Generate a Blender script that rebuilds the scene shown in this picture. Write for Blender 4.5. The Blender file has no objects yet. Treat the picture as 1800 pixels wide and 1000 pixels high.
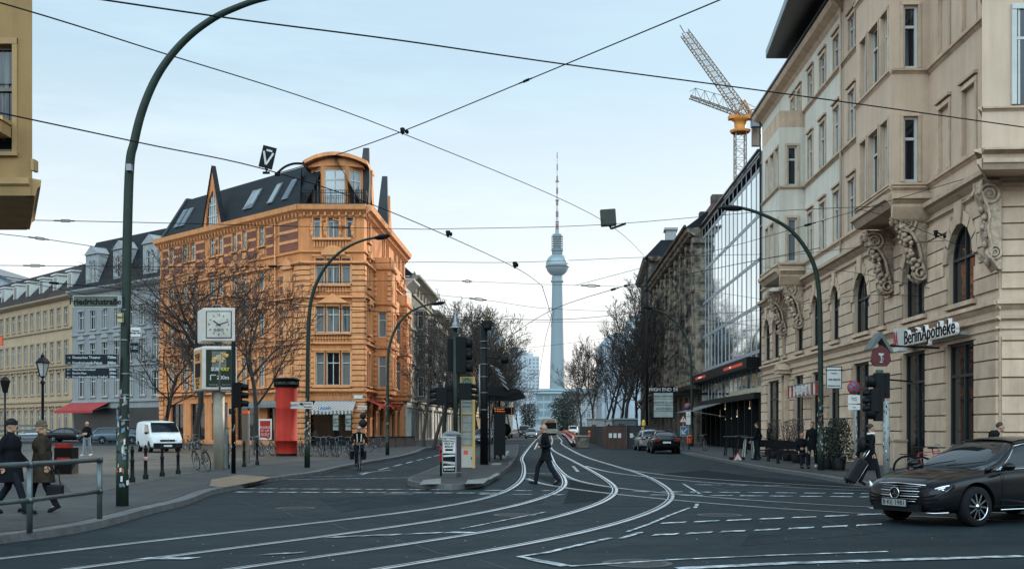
import bpy, bmesh, math, random
from mathutils import Vector, Matrix, noise
R=math.radians; PI=math.pi
SC=bpy.context.scene; COL=SC.collection
random.seed(7)
V=Vector
# ---------- camera geometry (photo pixels 1800x1000, focal 2000 px, horizon y=750) ----------
F_PX=2000.; HY=750.; CH=1.7
def P(px,py,Y): return V(((px-900)/F_PX*Y, Y, CH+(HY-py)/F_PX*Y))
def G(px,py,z=0):
    Y=(CH-z)*F_PX/(py-HY); return V(((px-900)/F_PX*Y, Y, z))
SL=.0325                      # street axis slope
# ---------- mesh builder ----------
class MB:
    def __init__(s): s.v=[]; s.f=[]; s.m=[]; s.sm=[]; s.k=0; s.smooth=False
    def add(s,vs,fs):
        b=len(s.v); s.v+= [tuple(p) for p in vs]
        for f in fs: s.f.append([b+i for i in f]); s.m.append(s.k); s.sm.append(s.smooth)
    def poly(s,*pts): s.add(pts,[list(range(len(pts)))])
    def box8(s,p): s.add(p,[(0,3,2,1),(4,5,6,7),(0,1,5,4),(1,2,6,5),(2,3,7,6),(3,0,4,7)])
    def bb(s,x0,x1,y0,y1,z0,z1):
        s.box8([(x0,y0,z0),(x1,y0,z0),(x1,y1,z0),(x0,y1,z0),(x0,y0,z1),(x1,y0,z1),(x1,y1,z1),(x0,y1,z1)])
    def box(s,c,sz,rz=0,M=None):
        h=[a/2 for a in sz]; M=M or Matrix.Rotation(rz,3,'Z'); c=V(c)
        s.box8([c+M@V((x*h[0],y*h[1],z*h[2])) for z in(-1,1) for x,y in((-1,-1),(1,-1),(1,1),(-1,1))])
    def bar(s,a,b,w,h=None,up=(0,0,1)):
        a=V(a);b=V(b);d=(b-a); L=d.length
        if L<1e-6: return
        d/=L; x=d.cross(V(up))
        if x.length<1e-3: x=d.cross(V((1,0,0)))
        x.normalize(); y=x.cross(d); h=h or w; w/=2;h/=2
        s.box8([a-x*w-y*h,a+x*w-y*h,a+x*w+y*h,a-x*w+y*h,b-x*w-y*h,b+x*w-y*h,b+x*w+y*h,b-x*w+y*h])
    def tube(s,pts,r,n=8,cap=True,sm=True,closed=False):
        pts=[V(p) for p in pts]; N=len(pts); rs=r if isinstance(r,(list,tuple)) else [r]*N
        vs=[];fs=[]; px=None
        for i,p in enumerate(pts):
            if closed: d=pts[(i+1)%N]-pts[i-1]
            else: d=pts[min(i+1,N-1)]-pts[max(i-1,0)]
            d.normalize()
            if px is None:
                px=d.orthogonal().normalized() if abs(d.z)>.98 else d.cross(V((0,0,1))).normalized()
            else:
                px=(px-d*px.dot(d))
                if px.length<1e-4: px=d.orthogonal()
                px.normalize()
            q=d.cross(px)
            for j in range(n):
                a=2*PI*j/n; vs.append(p+(px*math.cos(a)+q*math.sin(a))*rs[i])
        M=N if closed else N-1
        for i in range(M):
            for j in range(n):
                a=i*n+j;b=i*n+(j+1)%n; c=((i+1)%N)*n
                fs.append((a,b,c+(j+1)%n,c+j))
        if cap and not closed:
            fs.append(list(range(n))[::-1]); fs.append([(N-1)*n+j for j in range(n)])
        o=s.smooth; s.smooth=sm; s.add(vs,fs); s.smooth=o
    def lathe(s,c,prof,n=24,sx=1,sy=1,sm=True,a0=0,a1=2*PI,rz=0):
        c=V(c); full=abs(a1-a0-2*PI)<1e-6; k=n if full else n+1; vs=[];fs=[]
        for r,z in prof:
            for j in range(k):
                a=a0+(a1-a0)*j/n+rz; vs.append(c+V((r*math.cos(a)*sx,r*math.sin(a)*sy,z)))
        for i in range(len(prof)-1):
            for j in range(n):
                a=i*k+j;b=i*k+(j+1)%k; fs.append((a,b,b+k,a+k))
        o=s.smooth; s.smooth=sm; s.add(vs,fs); s.smooth=o
    def cyl(s,c,r,h,n=16,axis=None,sm=True):
        c=V(c); ax=V(axis or (0,0,1)).normalized(); s.tube([c-ax*h/2,c+ax*h/2],r,n,True,sm)
    def ell(s,c,r,n=12,m=8,M=None):
        c=V(c); r=r if isinstance(r,(tuple,list)) else (r,r,r); vs=[];fs=[]; M=M or Matrix.Identity(3)
        vs.append(c+M@V((0,0,-r[2])))
        for i in range(1,m):
            t=-PI/2+PI*i/m
            for j in range(n):
                a=2*PI*j/n; vs.append(c+M@V((r[0]*math.cos(t)*math.cos(a),r[1]*math.cos(t)*math.sin(a),r[2]*math.sin(t))))
        vs.append(c+M@V((0,0,r[2])))
        for j in range(n): fs.append((0,1+(j+1)%n,1+j))
        for i in range(m-2):
            for j in range(n):
                a=1+i*n; fs.append((a+j,a+(j+1)%n,a+n+(j+1)%n,a+n+j))
        a=1+(m-2)*n
        for j in range(n): fs.append((a+j,a+(j+1)%n,len(vs)-1))
        o=s.smooth; s.smooth=True; s.add(vs,fs); s.smooth=o
    def prism(s,pts,vec):
        pts=[V(p) for p in pts]; vec=V(vec); n=len(pts)
        s.add(pts+[p+vec for p in pts],[list(range(n))[::-1],[n+i for i in range(n)]]+[(i,(i+1)%n,n+(i+1)%n,n+i) for i in range(n)])
    def fb(s,F,u0,u1,z0,z1,o0,o1):
        s.box8([F.p(u0,z0,o0),F.p(u1,z0,o0),F.p(u1,z0,o1),F.p(u0,z0,o1),F.p(u0,z1,o0),F.p(u1,z1,o0),F.p(u1,z1,o1),F.p(u0,z1,o1)])
    def fp(s,F,uz,o0,o1): s.prism([F.p(u,z,o0) for u,z in uz], F.n3*(o1-o0))
    def molding(s,F,u0,u1,prof):   # prof: (z,o) closed polygon
        a=[F.p(u0,z,o) for z,o in prof]; s.prism(a,F.d3*(u1-u0))
    def build(s,name,mats,parent=None,label=None,recalc=False):
        if not isinstance(mats,(list,tuple)): mats=[mats]
        me=bpy.data.meshes.new(name)
        if parent is not None:
            w=org(parent); vs=[(x-w.x,y-w.y,z-w.z) for x,y,z in s.v]
        else: vs=s.v
        me.from_pydata(vs,[],s.f)
        me.polygons.foreach_set('material_index',s.m); me.polygons.foreach_set('use_smooth',s.sm)
        for m in mats: me.materials.append(m)
        if recalc:
            bm=bmesh.new(); bm.from_mesh(me); bmesh.ops.recalc_face_normals(bm,faces=bm.faces); bm.to_mesh(me); bm.free()
        me.update()
        o=bpy.data.objects.new(name,me); COL.objects.link(o)
        if parent is not None: o.parent=parent
        if label: o['label']=label
        return o
def org(o):
    w=V((0,0,0))
    while o is not None: w+=o.location; o=o.parent
    return w
def ss(o,lv=1):
    m=o.modifiers.new('s','SUBSURF'); m.levels=lv; m.render_levels=lv; return o
def bev(o,w=.02,seg=2):
    m=o.modifiers.new('b','BEVEL'); m.width=w; m.segments=seg; m.limit_method='ANGLE'; m.angle_limit=R(40); return o
def thing(name,label,cat,loc=(0,0,0),rz=0,group=None):
    o=bpy.data.objects.new(name,None); COL.objects.link(o); o.empty_display_size=.2
    o.location=loc; o.rotation_euler=(0,0,rz); o['label']=label; o['category']=cat
    if group: o['group']=group
    return o
def tag(o,label,cat,group=None,kind=None):
    if label: o['label']=label
    if cat: o['category']=cat
    if group: o['group']=group
    if kind: o['kind']=kind
    return o
def struct(o): o['kind']='structure'; return o
def place(o,loc,rz=0,sc=None):
    o.location=loc; o.rotation_euler=(0,0,rz)
    if sc: o.scale=(sc,sc,sc) if not isinstance(sc,tuple) else sc
    return o
def dup(root,loc=None,rz=None,label=None,group=None,sc=None):
    def cp(o,p):
        c=o.copy(); COL.objects.link(c); c.parent=p
        for ch in kids.get(o.name,[]): cp(ch,c)
        return c
    kids={}
    def walk(o):
        kids[o.name]=list(o.children)
        for ch in o.children: walk(ch)
    walk(root); r=cp(root,None)
    if loc is not None: r.location=loc
    if rz is not None: r.rotation_euler=(0,0,rz)
    if label: r['label']=label
    if group: r['group']=group
    if sc: r.scale=sc if isinstance(sc,tuple) else (sc,sc,sc)
    return r
def bake(o):      # evaluate modifiers into a real mesh
    dg=bpy.context.evaluated_depsgraph_get(); dg.update()
    me=bpy.data.meshes.new_from_object(o.evaluated_get(dg)); o.modifiers.clear(); o.data=me; return o
# ---------- facade frame ----------
class Fac:
    def __init__(s,p0,p1,out):
        s.p0=V((p0[0],p0[1])); s.p1=V((p1[0],p1[1])); d=s.p1-s.p0; s.L=d.length; s.d=d/s.L
        n=V((s.d.y,-s.d.x))
        if n.dot(V(out))<0: n=-n
        s.n=n; s.n3=V((n.x,n.y,0)); s.d3=V((s.d.x,s.d.y,0))
    def p(s,u,z,o=0): q=s.p0+s.d*u+s.n*o; return V((q.x,q.y,z))
    def u(s,px,o=0):        # u where pixel column px meets the plane offset by o
        k=(px-900)/F_PX; b=s.p0+s.n*o
        return (k*b.y-b.x)/(s.d.x-k*s.d.y)
    def z(s,py,u,o=0): Y=s.p(u,0,o).y; return CH+(HY-py)/F_PX*Y
    def off(s,o,u0=0,u1=None):
        u1=s.L if u1 is None else u1; a=s.p(u0,0,o);b=s.p(u1,0,o); return Fac(a.xy,b.xy,s.n)
def arcpts(ua,ub,zb,n=10):   # semicircle top, spring at zb-r
    c=(ua+ub)/2; r=(ub-ua)/2
    return [(c-r*math.cos(PI*i/n), zb-r+r*math.sin(PI*i/n)) for i in range(n+1)]
def wall(mb,F,u0,u1,z0,z1,ops,depth=.25,o=0):
    us=sorted({u0,u1}|{a for q in ops for a in q[:2] if u0<a<u1}); zs=sorted({z0,z1}|{a for q in ops for a in q[2:4] if z0<a<z1})
    for j in range(len(zs)-1):
        zc=(zs[j]+zs[j+1])/2; st=None
        for i in range(len(us)-1):
            uc=(us[i]+us[i+1])/2
            hole=any(q[0]<uc<q[1] and q[2]<zc<q[3] for q in ops)
            if not hole and st is None: st=us[i]
            if hole and st is not None:
                mb.poly(F.p(st,zs[j],o),F.p(us[i],zs[j],o),F.p(us[i],zs[j+1],o),F.p(st,zs[j+1],o)); st=None
        if st is not None: mb.poly(F.p(st,zs[j],o),F.p(us[-1],zs[j],o),F.p(us[-1],zs[j+1],o),F.p(st,zs[j+1],o))
    for q in ops:
        ua,ub,za,zb=q[:4]; arch=len(q)>4 and q[4]
        if arch: 
            ap=arcpts(ua,ub,zb); r=(ub-ua)/2; n=len(ap)
            for i in range(n-1):
                (a,b),(c,d)=ap[i],ap[i+1]
                corner=(ua,zb) if i<n//2 else (ub,zb)
                mb.poly(F.p(a,b,o),F.p(c,d,o),F.p(*corner,o))
            loop=[(ua,za)]+ap+[(ub,za)]
        else: loop=[(ua,za),(ua,zb),(ub,zb),(ub,za)]
        for i in range(len(loop)):
            a=loop[i]; b=loop[(i+1)%len(loop)]
            mb.poly(F.p(a[0],a[1],o),F.p(b[0],b[1],o),F.p(b[0],b[1],o-depth),F.p(a[0],a[1],o-depth))
def window(root,F,q,depth=.22,fm=None,pm=None,nv=1,tr=.68,fw=.07,o=0,name='window',far=False,nh=0):
    ua,ub,za,zb=q[:4]; arch=len(q)>4 and q[4]; f=MB(); oo=o-depth; r=(ub-ua)/2
    ft=.07
    def b(a,c,d,e,t=0): f.fb(F,a,c,d,e,oo+.012,oo+ft+t)
    zt=zb-r if arch else zb
    b(ua,ua+fw,za,zt); b(ub-fw,ub,za,zt); b(ua+fw,ub-fw,za,za+fw)
    if arch:
        ap=arcpts(ua,ub,zb); c=((ua+ub)/2,zb-r); k=(r-fw)/r
        for i in range(len(ap)-1):
            a,d=ap[i],ap[i+1]; a2=(c[0]+(a[0]-c[0])*k,c[1]+(a[1]-c[1])*k); d2=(c[0]+(d[0]-c[0])*k,c[1]+(d[1]-c[1])*k)
            f.fp(F,[a,d,d2,a2],oo+.012,oo+ft)
        poly=[(ua,za)]+ap+[(ub,za)]
    else:
        b(ua+fw,ub-fw,zb-fw,zb); poly=[(ua,za),(ua,zb),(ub,zb),(ub,za)]
    zt2=za+(zb-za)*tr
    if tr: b(ua+fw,ub-fw,zt2-fw*.5,zt2+fw*.5,.01)
    for i in range(nv):
        uc=ua+(ub-ua)*(i+1)/(nv+1); b(uc-fw*.45,uc+fw*.45,za+fw,(zb-fw)-.0,.004)
    for i in range(nh):
        zc=za+(zt2-za)*(i+1)/(nh+1); b(ua+fw,ub-fw,zc-.02,zc+.02,-.01)
    if far:
        f.k=1; f.poly(*[F.p(u,z,oo+.004) for u,z in poly]); return f.build(name,[fm,pm],root)
    w=f.build(name,fm,root)
    g=MB(); g.poly(*[F.p(u,z,oo+.004) for u,z in poly]); g.build('pane',pm,w); return w
# ---------- materials ----------
def node(nt,t,**k):
    n=nt.nodes.new(t)
    for a,b in k.items():
        if a in n.inputs: n.inputs[a].default_value=b
        else: setattr(n,a,b)
    return n
MATS={}
def mat(name,col,rough=.7,metal=0,var=.25,scale=1.5,bump=0,bscale=20,streak=0,spec=.5,emit=None,es=0,dirt=None,coat=0,haze=0,col2=None,ao=0,isl=0):
    if name in MATS: return MATS[name]
    m=bpy.data.materials.new(name); m.use_nodes=True; nt=m.node_tree; L=nt.links.new
    b=nt.nodes['Principled BSDF']; b.inputs['Roughness'].default_value=rough; b.inputs['Metallic'].default_value=metal
    b.inputs['Specular IOR Level'].default_value=spec
    if coat: b.inputs['Coat Weight'].default_value=coat; b.inputs['Coat Roughness'].default_value=.04
    c=(*col,1)
    tc=node(nt,'ShaderNodeTexCoord'); n1=node(nt,'ShaderNodeTexNoise',Scale=scale,Detail=6.,Roughness=.6)
    L(tc.outputs['Object'],n1.inputs['Vector'])
    mr=node(nt,'ShaderNodeMapRange'); mr.inputs[1].default_value=.3; mr.inputs[2].default_value=.7
    mr.inputs[3].default_value=1-var; mr.inputs[4].default_value=1+var*.6; L(n1.outputs['Fac'],mr.inputs[0])
    fac=mr.outputs[0]
    if streak:
        mp=node(nt,'ShaderNodeMapping'); mp.inputs['Scale'].default_value=(2.2,2.2,.12); L(tc.outputs['Object'],mp.inputs['Vector'])
        n2=node(nt,'ShaderNodeTexNoise',Scale=1.4,Detail=5.,Roughness=.65); L(mp.outputs[0],n2.inputs['Vector'])
        m2=node(nt,'ShaderNodeMapRange'); m2.inputs[1].default_value=.35; m2.inputs[2].default_value=.7; m2.inputs[3].default_value=1; m2.inputs[4].default_value=1-streak
        L(n2.outputs['Fac'],m2.inputs[0]); mm=node(nt,'ShaderNodeMath',operation='MULTIPLY'); L(fac,mm.inputs[0]); L(m2.outputs[0],mm.inputs[1]); fac=mm.outputs[0]
    mx=node(nt,'ShaderNodeVectorMath',operation='SCALE'); mx.inputs[0].default_value=col
    if col2:
        mc=node(nt,'ShaderNodeMix',data_type='RGBA'); mc.inputs[6].default_value=c; mc.inputs[7].default_value=(*col2,1)
        n3=node(nt,'ShaderNodeTexNoise',Scale=scale*.7,Detail=5.); L(tc.outputs['Object'],n3.inputs['Vector'])
        m3=node(nt,'ShaderNodeMapRange'); m3.inputs[1].default_value=.42; m3.inputs[2].default_value=.6; L(n3.outputs['Fac'],m3.inputs[0]); L(m3.outputs[0],mc.inputs[0]); L(mc.outputs[2],mx.inputs[0])
    if isl:   # each separate block gets its own tone
        ge=node(nt,'ShaderNodeNewGeometry'); mi=node(nt,'ShaderNodeMapRange'); mi.inputs[3].default_value=1-isl; mi.inputs[4].default_value=1+isl*.6; L(ge.outputs['Random Per Island'],mi.inputs[0]); m3_=node(nt,'ShaderNodeMath',operation='MULTIPLY'); L(fac,m3_.inputs[0]); L(mi.outputs[0],m3_.inputs[1]); fac=m3_.outputs[0]
    if ao:    # occlusion shade painted into the colour in recesses and under ledges
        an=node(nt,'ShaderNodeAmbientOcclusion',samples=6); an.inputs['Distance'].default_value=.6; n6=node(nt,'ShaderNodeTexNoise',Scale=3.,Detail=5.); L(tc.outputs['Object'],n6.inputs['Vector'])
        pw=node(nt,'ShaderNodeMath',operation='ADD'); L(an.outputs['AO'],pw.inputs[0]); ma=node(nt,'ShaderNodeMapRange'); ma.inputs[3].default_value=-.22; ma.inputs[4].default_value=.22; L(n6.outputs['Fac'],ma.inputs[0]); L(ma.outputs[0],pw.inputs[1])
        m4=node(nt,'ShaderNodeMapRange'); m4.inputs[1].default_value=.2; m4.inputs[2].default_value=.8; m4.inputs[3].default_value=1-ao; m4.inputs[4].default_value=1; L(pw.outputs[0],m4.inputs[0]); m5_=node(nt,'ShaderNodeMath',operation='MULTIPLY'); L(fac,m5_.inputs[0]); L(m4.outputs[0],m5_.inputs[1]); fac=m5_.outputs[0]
    L(fac,mx.inputs['Scale']); L(mx.outputs[0],b.inputs['Base Color'])
    if bump:
        n4=node(nt,'ShaderNodeTexNoise',Scale=bscale,Detail=4.); L(tc.outputs['Object'],n4.inputs['Vector'])
        bp=node(nt,'ShaderNodeBump',Strength=bump,Distance=.02); L(n4.outputs['Fac'],bp.inputs['Height']); L(bp.outputs[0],b.inputs['Normal'])
    if emit: b.inputs['Emission Color'].default_value=(*emit,1); b.inputs['Emission Strength'].default_value=es
    if haze: b.inputs['Emission Color'].default_value=(.50,.64,.70,1); b.inputs['Emission Strength'].default_value=haze  # airlight of distance painted in as a faint sky-coloured glow
    MATS[name]=m; return m
def mat_nodes(name): m=bpy.data.materials.new(name); m.use_nodes=True; MATS[name]=m; return m,m.node_tree,m.node_tree.nodes['Principled BSDF']
def tiles(name,c1,c2,mort,bw,bh,ms=.01,rough=.8,rot=0,coord='Object',plane='xy',bump=.3,off=.5,big=.5,spec=.5):
    m,nt,b=mat_nodes(name); L=nt.links.new; tc=node(nt,'ShaderNodeTexCoord'); mp=node(nt,'ShaderNodeMapping')
    L(tc.outputs[coord],mp.inputs['Vector']); mp.inputs['Rotation'].default_value={'xy':(0,0,rot),'xz':(R(90),0,0)}[plane]
    if plane=='xz':   # horizontal coordinate = x+y mix so it works on any vertical face
        sp=node(nt,'ShaderNodeSeparateXYZ'); L(tc.outputs[coord],sp.inputs[0]); ad=node(nt,'ShaderNodeMath',operation='ADD'); L(sp.outputs[0],ad.inputs[0]); L(sp.outputs[1],ad.inputs[1])
        cb=node(nt,'ShaderNodeCombineXYZ'); L(ad.outputs[0],cb.inputs[0]); L(sp.outputs[2],cb.inputs[1]); src=cb.outputs[0]
    else: src=mp.outputs[0]
    br=node(nt,'ShaderNodeTexBrick'); br.offset=off; L(src,br.inputs['Vector'])
    br.inputs['Color1'].default_value=(*c1,1); br.inputs['Color2'].default_value=(*c2,1); br.inputs['Mortar'].default_value=(*mort,1)
    br.inputs['Scale'].default_value=1; br.inputs['Mortar Size'].default_value=ms; br.inputs['Brick Width'].default_value=bw; br.inputs['Row Height'].default_value=bh
    n=node(nt,'ShaderNodeTexNoise',Scale=.35,Detail=7.,Roughness=.65); L(tc.outputs[coord],n.inputs['Vector'])
    mr=node(nt,'ShaderNodeMapRange'); mr.inputs[1].default_value=.3; mr.inputs[2].default_value=.7; mr.inputs[3].default_value=1-big; mr.inputs[4].default_value=1+big*.5; L(n.outputs['Fac'],mr.inputs[0])
    sc=node(nt,'ShaderNodeVectorMath',operation='SCALE'); L(br.outputs['Color'],sc.inputs[0]); L(mr.outputs[0],sc.inputs['Scale']); L(sc.outputs[0],b.inputs['Base Color'])
    b.inputs['Roughness'].default_value=rough; b.inputs['Specular IOR Level'].default_value=spec
    bp=node(nt,'ShaderNodeBump',Strength=bump,Distance=.01,invert=True); L(br.outputs['Fac'],bp.inputs['Height']); L(bp.outputs[0],b.inputs['Normal'])
    return m
def asphalt():
    m,nt,b=mat_nodes('asphalt'); L=nt.links.new; tc=node(nt,'ShaderNodeTexCoord')
    mp=node(nt,'ShaderNodeMapping'); L(tc.outputs['Object'],mp.inputs['Vector']); mp.inputs['Rotation'].default_value=(0,0,R(-12)); mp.inputs['Scale'].default_value=(.35,1.4,1)
    n=node(nt,'ShaderNodeTexNoise',Scale=.22,Detail=8.,Roughness=.7); L(mp.outputs[0],n.inputs['Vector'])
    n2=node(nt,'ShaderNodeTexNoise',Scale=60.,Detail=3.); L(tc.outputs['Object'],n2.inputs['Vector'])
    n5=node(nt,'ShaderNodeTexNoise',Scale=1.7,Detail=6.,Roughness=.7); L(tc.outputs['Object'],n5.inputs['Vector'])
    cr=node(nt,'ShaderNodeValToRGB'); e=cr.color_ramp.elements; e[0].position=.32; e[0].color=(.007,.012,.0145,1); e[1].position=.7; e[1].color=(.020,.030,.035,1); L(n.outputs['Fac'],cr.inputs[0])
    vo=node(nt,'ShaderNodeTexVoronoi',feature='DISTANCE_TO_EDGE',Scale=.23); 
    ds=node(nt,'ShaderNodeTexNoise',Scale=2.,Detail=4.); L(tc.outputs['Object'],ds.inputs['Vector'])
    av=node(nt,'ShaderNodeVectorMath',operation='ADD'); sv=node(nt,'ShaderNodeVectorMath',operation='SCALE'); sv.inputs['Scale'].default_value=1.1; L(ds.outputs['Color'],sv.inputs[0]); L(tc.outputs['Object'],av.inputs[0]); L(sv.outputs[0],av.inputs[1]); L(av.outputs[0],vo.inputs['Vector'])
    ck=node(nt,'ShaderNodeMapRange'); ck.inputs[1].default_value=.0; ck.inputs[2].default_value=.006; ck.inputs[3].default_value=.45; ck.inputs[4].default_value=1; L(vo.outputs['Distance'],ck.inputs[0])
    mr=node(nt,'ShaderNodeMapRange'); mr.inputs[3].default_value=.6; mr.inputs[4].default_value=1.35; L(n2.outputs['Fac'],mr.inputs[0])
    m5=node(nt,'ShaderNodeMapRange'); m5.inputs[1].default_value=.3; m5.inputs[2].default_value=.7; m5.inputs[3].default_value=.75; m5.inputs[4].default_value=1.2; L(n5.outputs['Fac'],m5.inputs[0])
    a1=node(nt,'ShaderNodeMath',operation='MULTIPLY'); L(mr.outputs[0],a1.inputs[0]); L(m5.outputs[0],a1.inputs[1])
    a2=node(nt,'ShaderNodeMath',operation='MULTIPLY'); L(a1.outputs[0],a2.inputs[0]); L(ck.outputs[0],a2.inputs[1])
    s=node(nt,'ShaderNodeVectorMath',operation='SCALE'); L(cr.outputs[0],s.inputs[0]); L(a2.outputs[0],s.inputs['Scale']); L(s.outputs[0],b.inputs['Base Color'])
    rr=node(nt,'ShaderNodeMapRange'); rr.inputs[1].default_value=.3; rr.inputs[2].default_value=.7; rr.inputs[3].default_value=.55; rr.inputs[4].default_value=.8; L(n5.outputs['Fac'],rr.inputs[0]); L(rr.outputs[0],b.inputs['Roughness'])
    b.inputs['Specular IOR Level'].default_value=.12
    bp=node(nt,'ShaderNodeBump',Strength=.5,Distance=.01); L(n2.outputs['Fac'],bp.inputs['Height']); L(bp.outputs[0],b.inputs['Normal'])
    return m
def glassmat(name,dark=(.008,.011,.014),light=(.13,.135,.13),thr=.48,rough=.04,metal=0,spec=.5,refl=.0):
    m,nt,b=mat_nodes(name); L=nt.links.new; oi=node(nt,'ShaderNodeObjectInfo'); tc=node(nt,'ShaderNodeTexCoord')
    mp=node(nt,'ShaderNodeMapping'); mp.inputs['Scale'].default_value=(6,6,.5); L(tc.outputs['Object'],mp.inputs['Vector'])
    n=node(nt,'ShaderNodeTexNoise',Scale=1.,Detail=2.); L(mp.outputs[0],n.inputs['Vector'])
    ad=node(nt,'ShaderNodeMath',operation='ADD'); L(oi.outputs['Random'],ad.inputs[0]); L(n.outputs['Fac'],ad.inputs[1])
    mr=node(nt,'ShaderNodeMapRange'); mr.inputs[1].default_value=thr+.45; mr.inputs[2].default_value=thr+.7; L(ad.outputs[0],mr.inputs[0])
    mc=node(nt,'ShaderNodeMix',data_type='RGBA'); mc.inputs[6].default_value=(*dark,1); mc.inputs[7].default_value=(*light,1); L(mr.outputs[0],mc.inputs[0]); L(mc.outputs[2],b.inputs['Base Color'])
    b.inputs['Roughness'].default_value=rough; b.inputs['Metallic'].default_value=metal; b.inputs['Specular IOR Level'].default_value=spec
    wv=node(nt,'ShaderNodeTexNoise',Scale=.8,Detail=1.); L(tc.outputs['Object'],wv.inputs['Vector']); bp=node(nt,'ShaderNodeBump',Strength=.12,Distance=.05); L(wv.outputs['Fac'],bp.inputs['Height']); L(bp.outputs[0],b.inputs['Normal'])
    return m
A_=asphalt()
M_pave=tiles('paving',(.055,.054,.050),(.032,.033,.031),(.014,.015,.016),.75,.5,.012,rot=R(35),rough=.75,big=.45)
M_cob=tiles('cobbles',(.14,.115,.08),(.07,.06,.045),(.012,.011,.010),.16,.12,.018,rot=R(20),rough=.6,bump=.6,big=.6)
M_mos=tiles('mosaic_setts',(.06,.06,.058),(.03,.03,.03),(.01,.01,.01),.09,.08,.014,rot=R(35),rough=.7,bump=.6,big=.6)
M_kerb=mat('kerb_stone',(.10,.10,.10),.7,var=.4,scale=3,bump=.3)
M_mark=mat('road_paint',(.5,.52,.53),.6,var=.5,scale=6,col2=(.12,.135,.14))
M_rail=mat('rail_steel',(.80,.82,.84),.36,1,var=.25,scale=2)
M_groove=mat('rail_groove',(.008,.009,.01),.8,var=.2)
M_slate=tiles('slate_roof',(.016,.020,.024),(.010,.013,.016),(.004,.005,.006),.3,.18,.01,plane='xz',rough=.6,big=.4,spec=.15)
M_tile=tiles('clay_roof',(.06,.045,.04),(.04,.032,.03),(.012,.012,.012),.3,.2,.02,plane='xz',rough=.8,big=.4,spec=.15)
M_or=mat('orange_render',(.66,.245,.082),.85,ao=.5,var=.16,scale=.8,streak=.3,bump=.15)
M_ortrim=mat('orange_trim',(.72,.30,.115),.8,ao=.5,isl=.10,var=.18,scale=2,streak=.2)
M_brick=tiles('red_brick',(.22,.062,.038),(.18,.054,.034),(.18,.09,.055),.26,.09,.012,plane='xz',rough=.85,big=.3)
M_win=glassmat('window_glass'); M_shop=glassmat('shop_glass',thr=3); M_win2=glassmat('curtained_glass',thr=.25,light=(.16,.17,.16))
M_frame_w=mat('white_frame',(.50,.50,.46),.5,var=.1)
M_frame_d=mat('dark_frame',(.012,.016,.018),.4,var=.1)
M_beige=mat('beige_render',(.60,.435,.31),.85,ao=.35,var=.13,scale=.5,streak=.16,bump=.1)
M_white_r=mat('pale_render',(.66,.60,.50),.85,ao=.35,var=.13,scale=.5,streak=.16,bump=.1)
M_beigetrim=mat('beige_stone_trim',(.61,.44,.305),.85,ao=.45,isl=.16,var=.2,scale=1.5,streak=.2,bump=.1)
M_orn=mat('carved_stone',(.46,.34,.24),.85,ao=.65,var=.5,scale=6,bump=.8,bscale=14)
M_green=mat('green_painted_steel',(.016,.028,.020),.5,spec=.25,var=.3,scale=4,bump=.1)
M_black=mat('black_metal',(.006,.007,.008),.5,spec=.15,var=.2)
M_rub=mat('rubber',(.008,.008,.009),.8,spec=.15,var=.2)
M_grey=mat('grey_metal',(.22,.23,.24),.4,.6,var=.2)
M_white=mat('white_enamel',(.62,.60,.55),.45,var=.12,scale=3,streak=.1)
M_red=mat('red_paint',(.40,.028,.016),.8,spec=.25,var=.2,scale=1.2,streak=.25)
M_ored=mat('orange_red',(.60,.09,.02),.5,var=.15)
M_wire=mat('wire_black',(.008,.009,.010),.6,spec=.1,var=.1)
M_bark=mat('bark',(.032,.025,.02),.9,var=.4,scale=6,bump=.6)
M_twig=mat('twig',(.030,.022,.018),.9,var=.3,scale=2)
M_paper=mat('paper',(.55,.54,.50),.8,var=.1)
def text(s,size,m,parent,loc,rot=(R(90),0,0),name='lettering',ext=.004,align='CENTER',bold=.0,sx=1,M3=None,label=None):
    c=bpy.data.curves.new('t','FONT'); c.body=s; c.size=size; c.extrude=ext; c.align_x=align; c.align_y='CENTER'; c.resolution_u=2; c.offset=bold
    o=bpy.data.objects.new(name,c); COL.objects.link(o); dg=bpy.context.evaluated_depsgraph_get(); me=bpy.data.meshes.new_from_object(o.evaluated_get(dg))
    bpy.data.objects.remove(o); me.materials.clear(); me.materials.append(m); me.name=name
    Mx=M3 if M3 is not None else (Matrix.Rotation(rot[2],3,'Z')@Matrix.Rotation(rot[1],3,'Y')@Matrix.Rotation(rot[0],3,'X'))
    w=org(parent) if parent is not None else V((0,0,0)); loc=V(loc)-w
    for v in me.vertices: v.co=Mx@V((v.co.x*sx,v.co.y,v.co.z))+loc
    o=bpy.data.objects.new(name,me); COL.objects.link(o); o.parent=parent
    return o
def fmat(F): # text orientation lying on a facade: x along viewer's right, y up, z outward
    d=F.d3.copy()
    if V((0,0,1)).cross(F.n3).dot(d)<0: d=-d
    return Matrix((d,V((0,0,1)),F.n3)).transposed()
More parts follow.
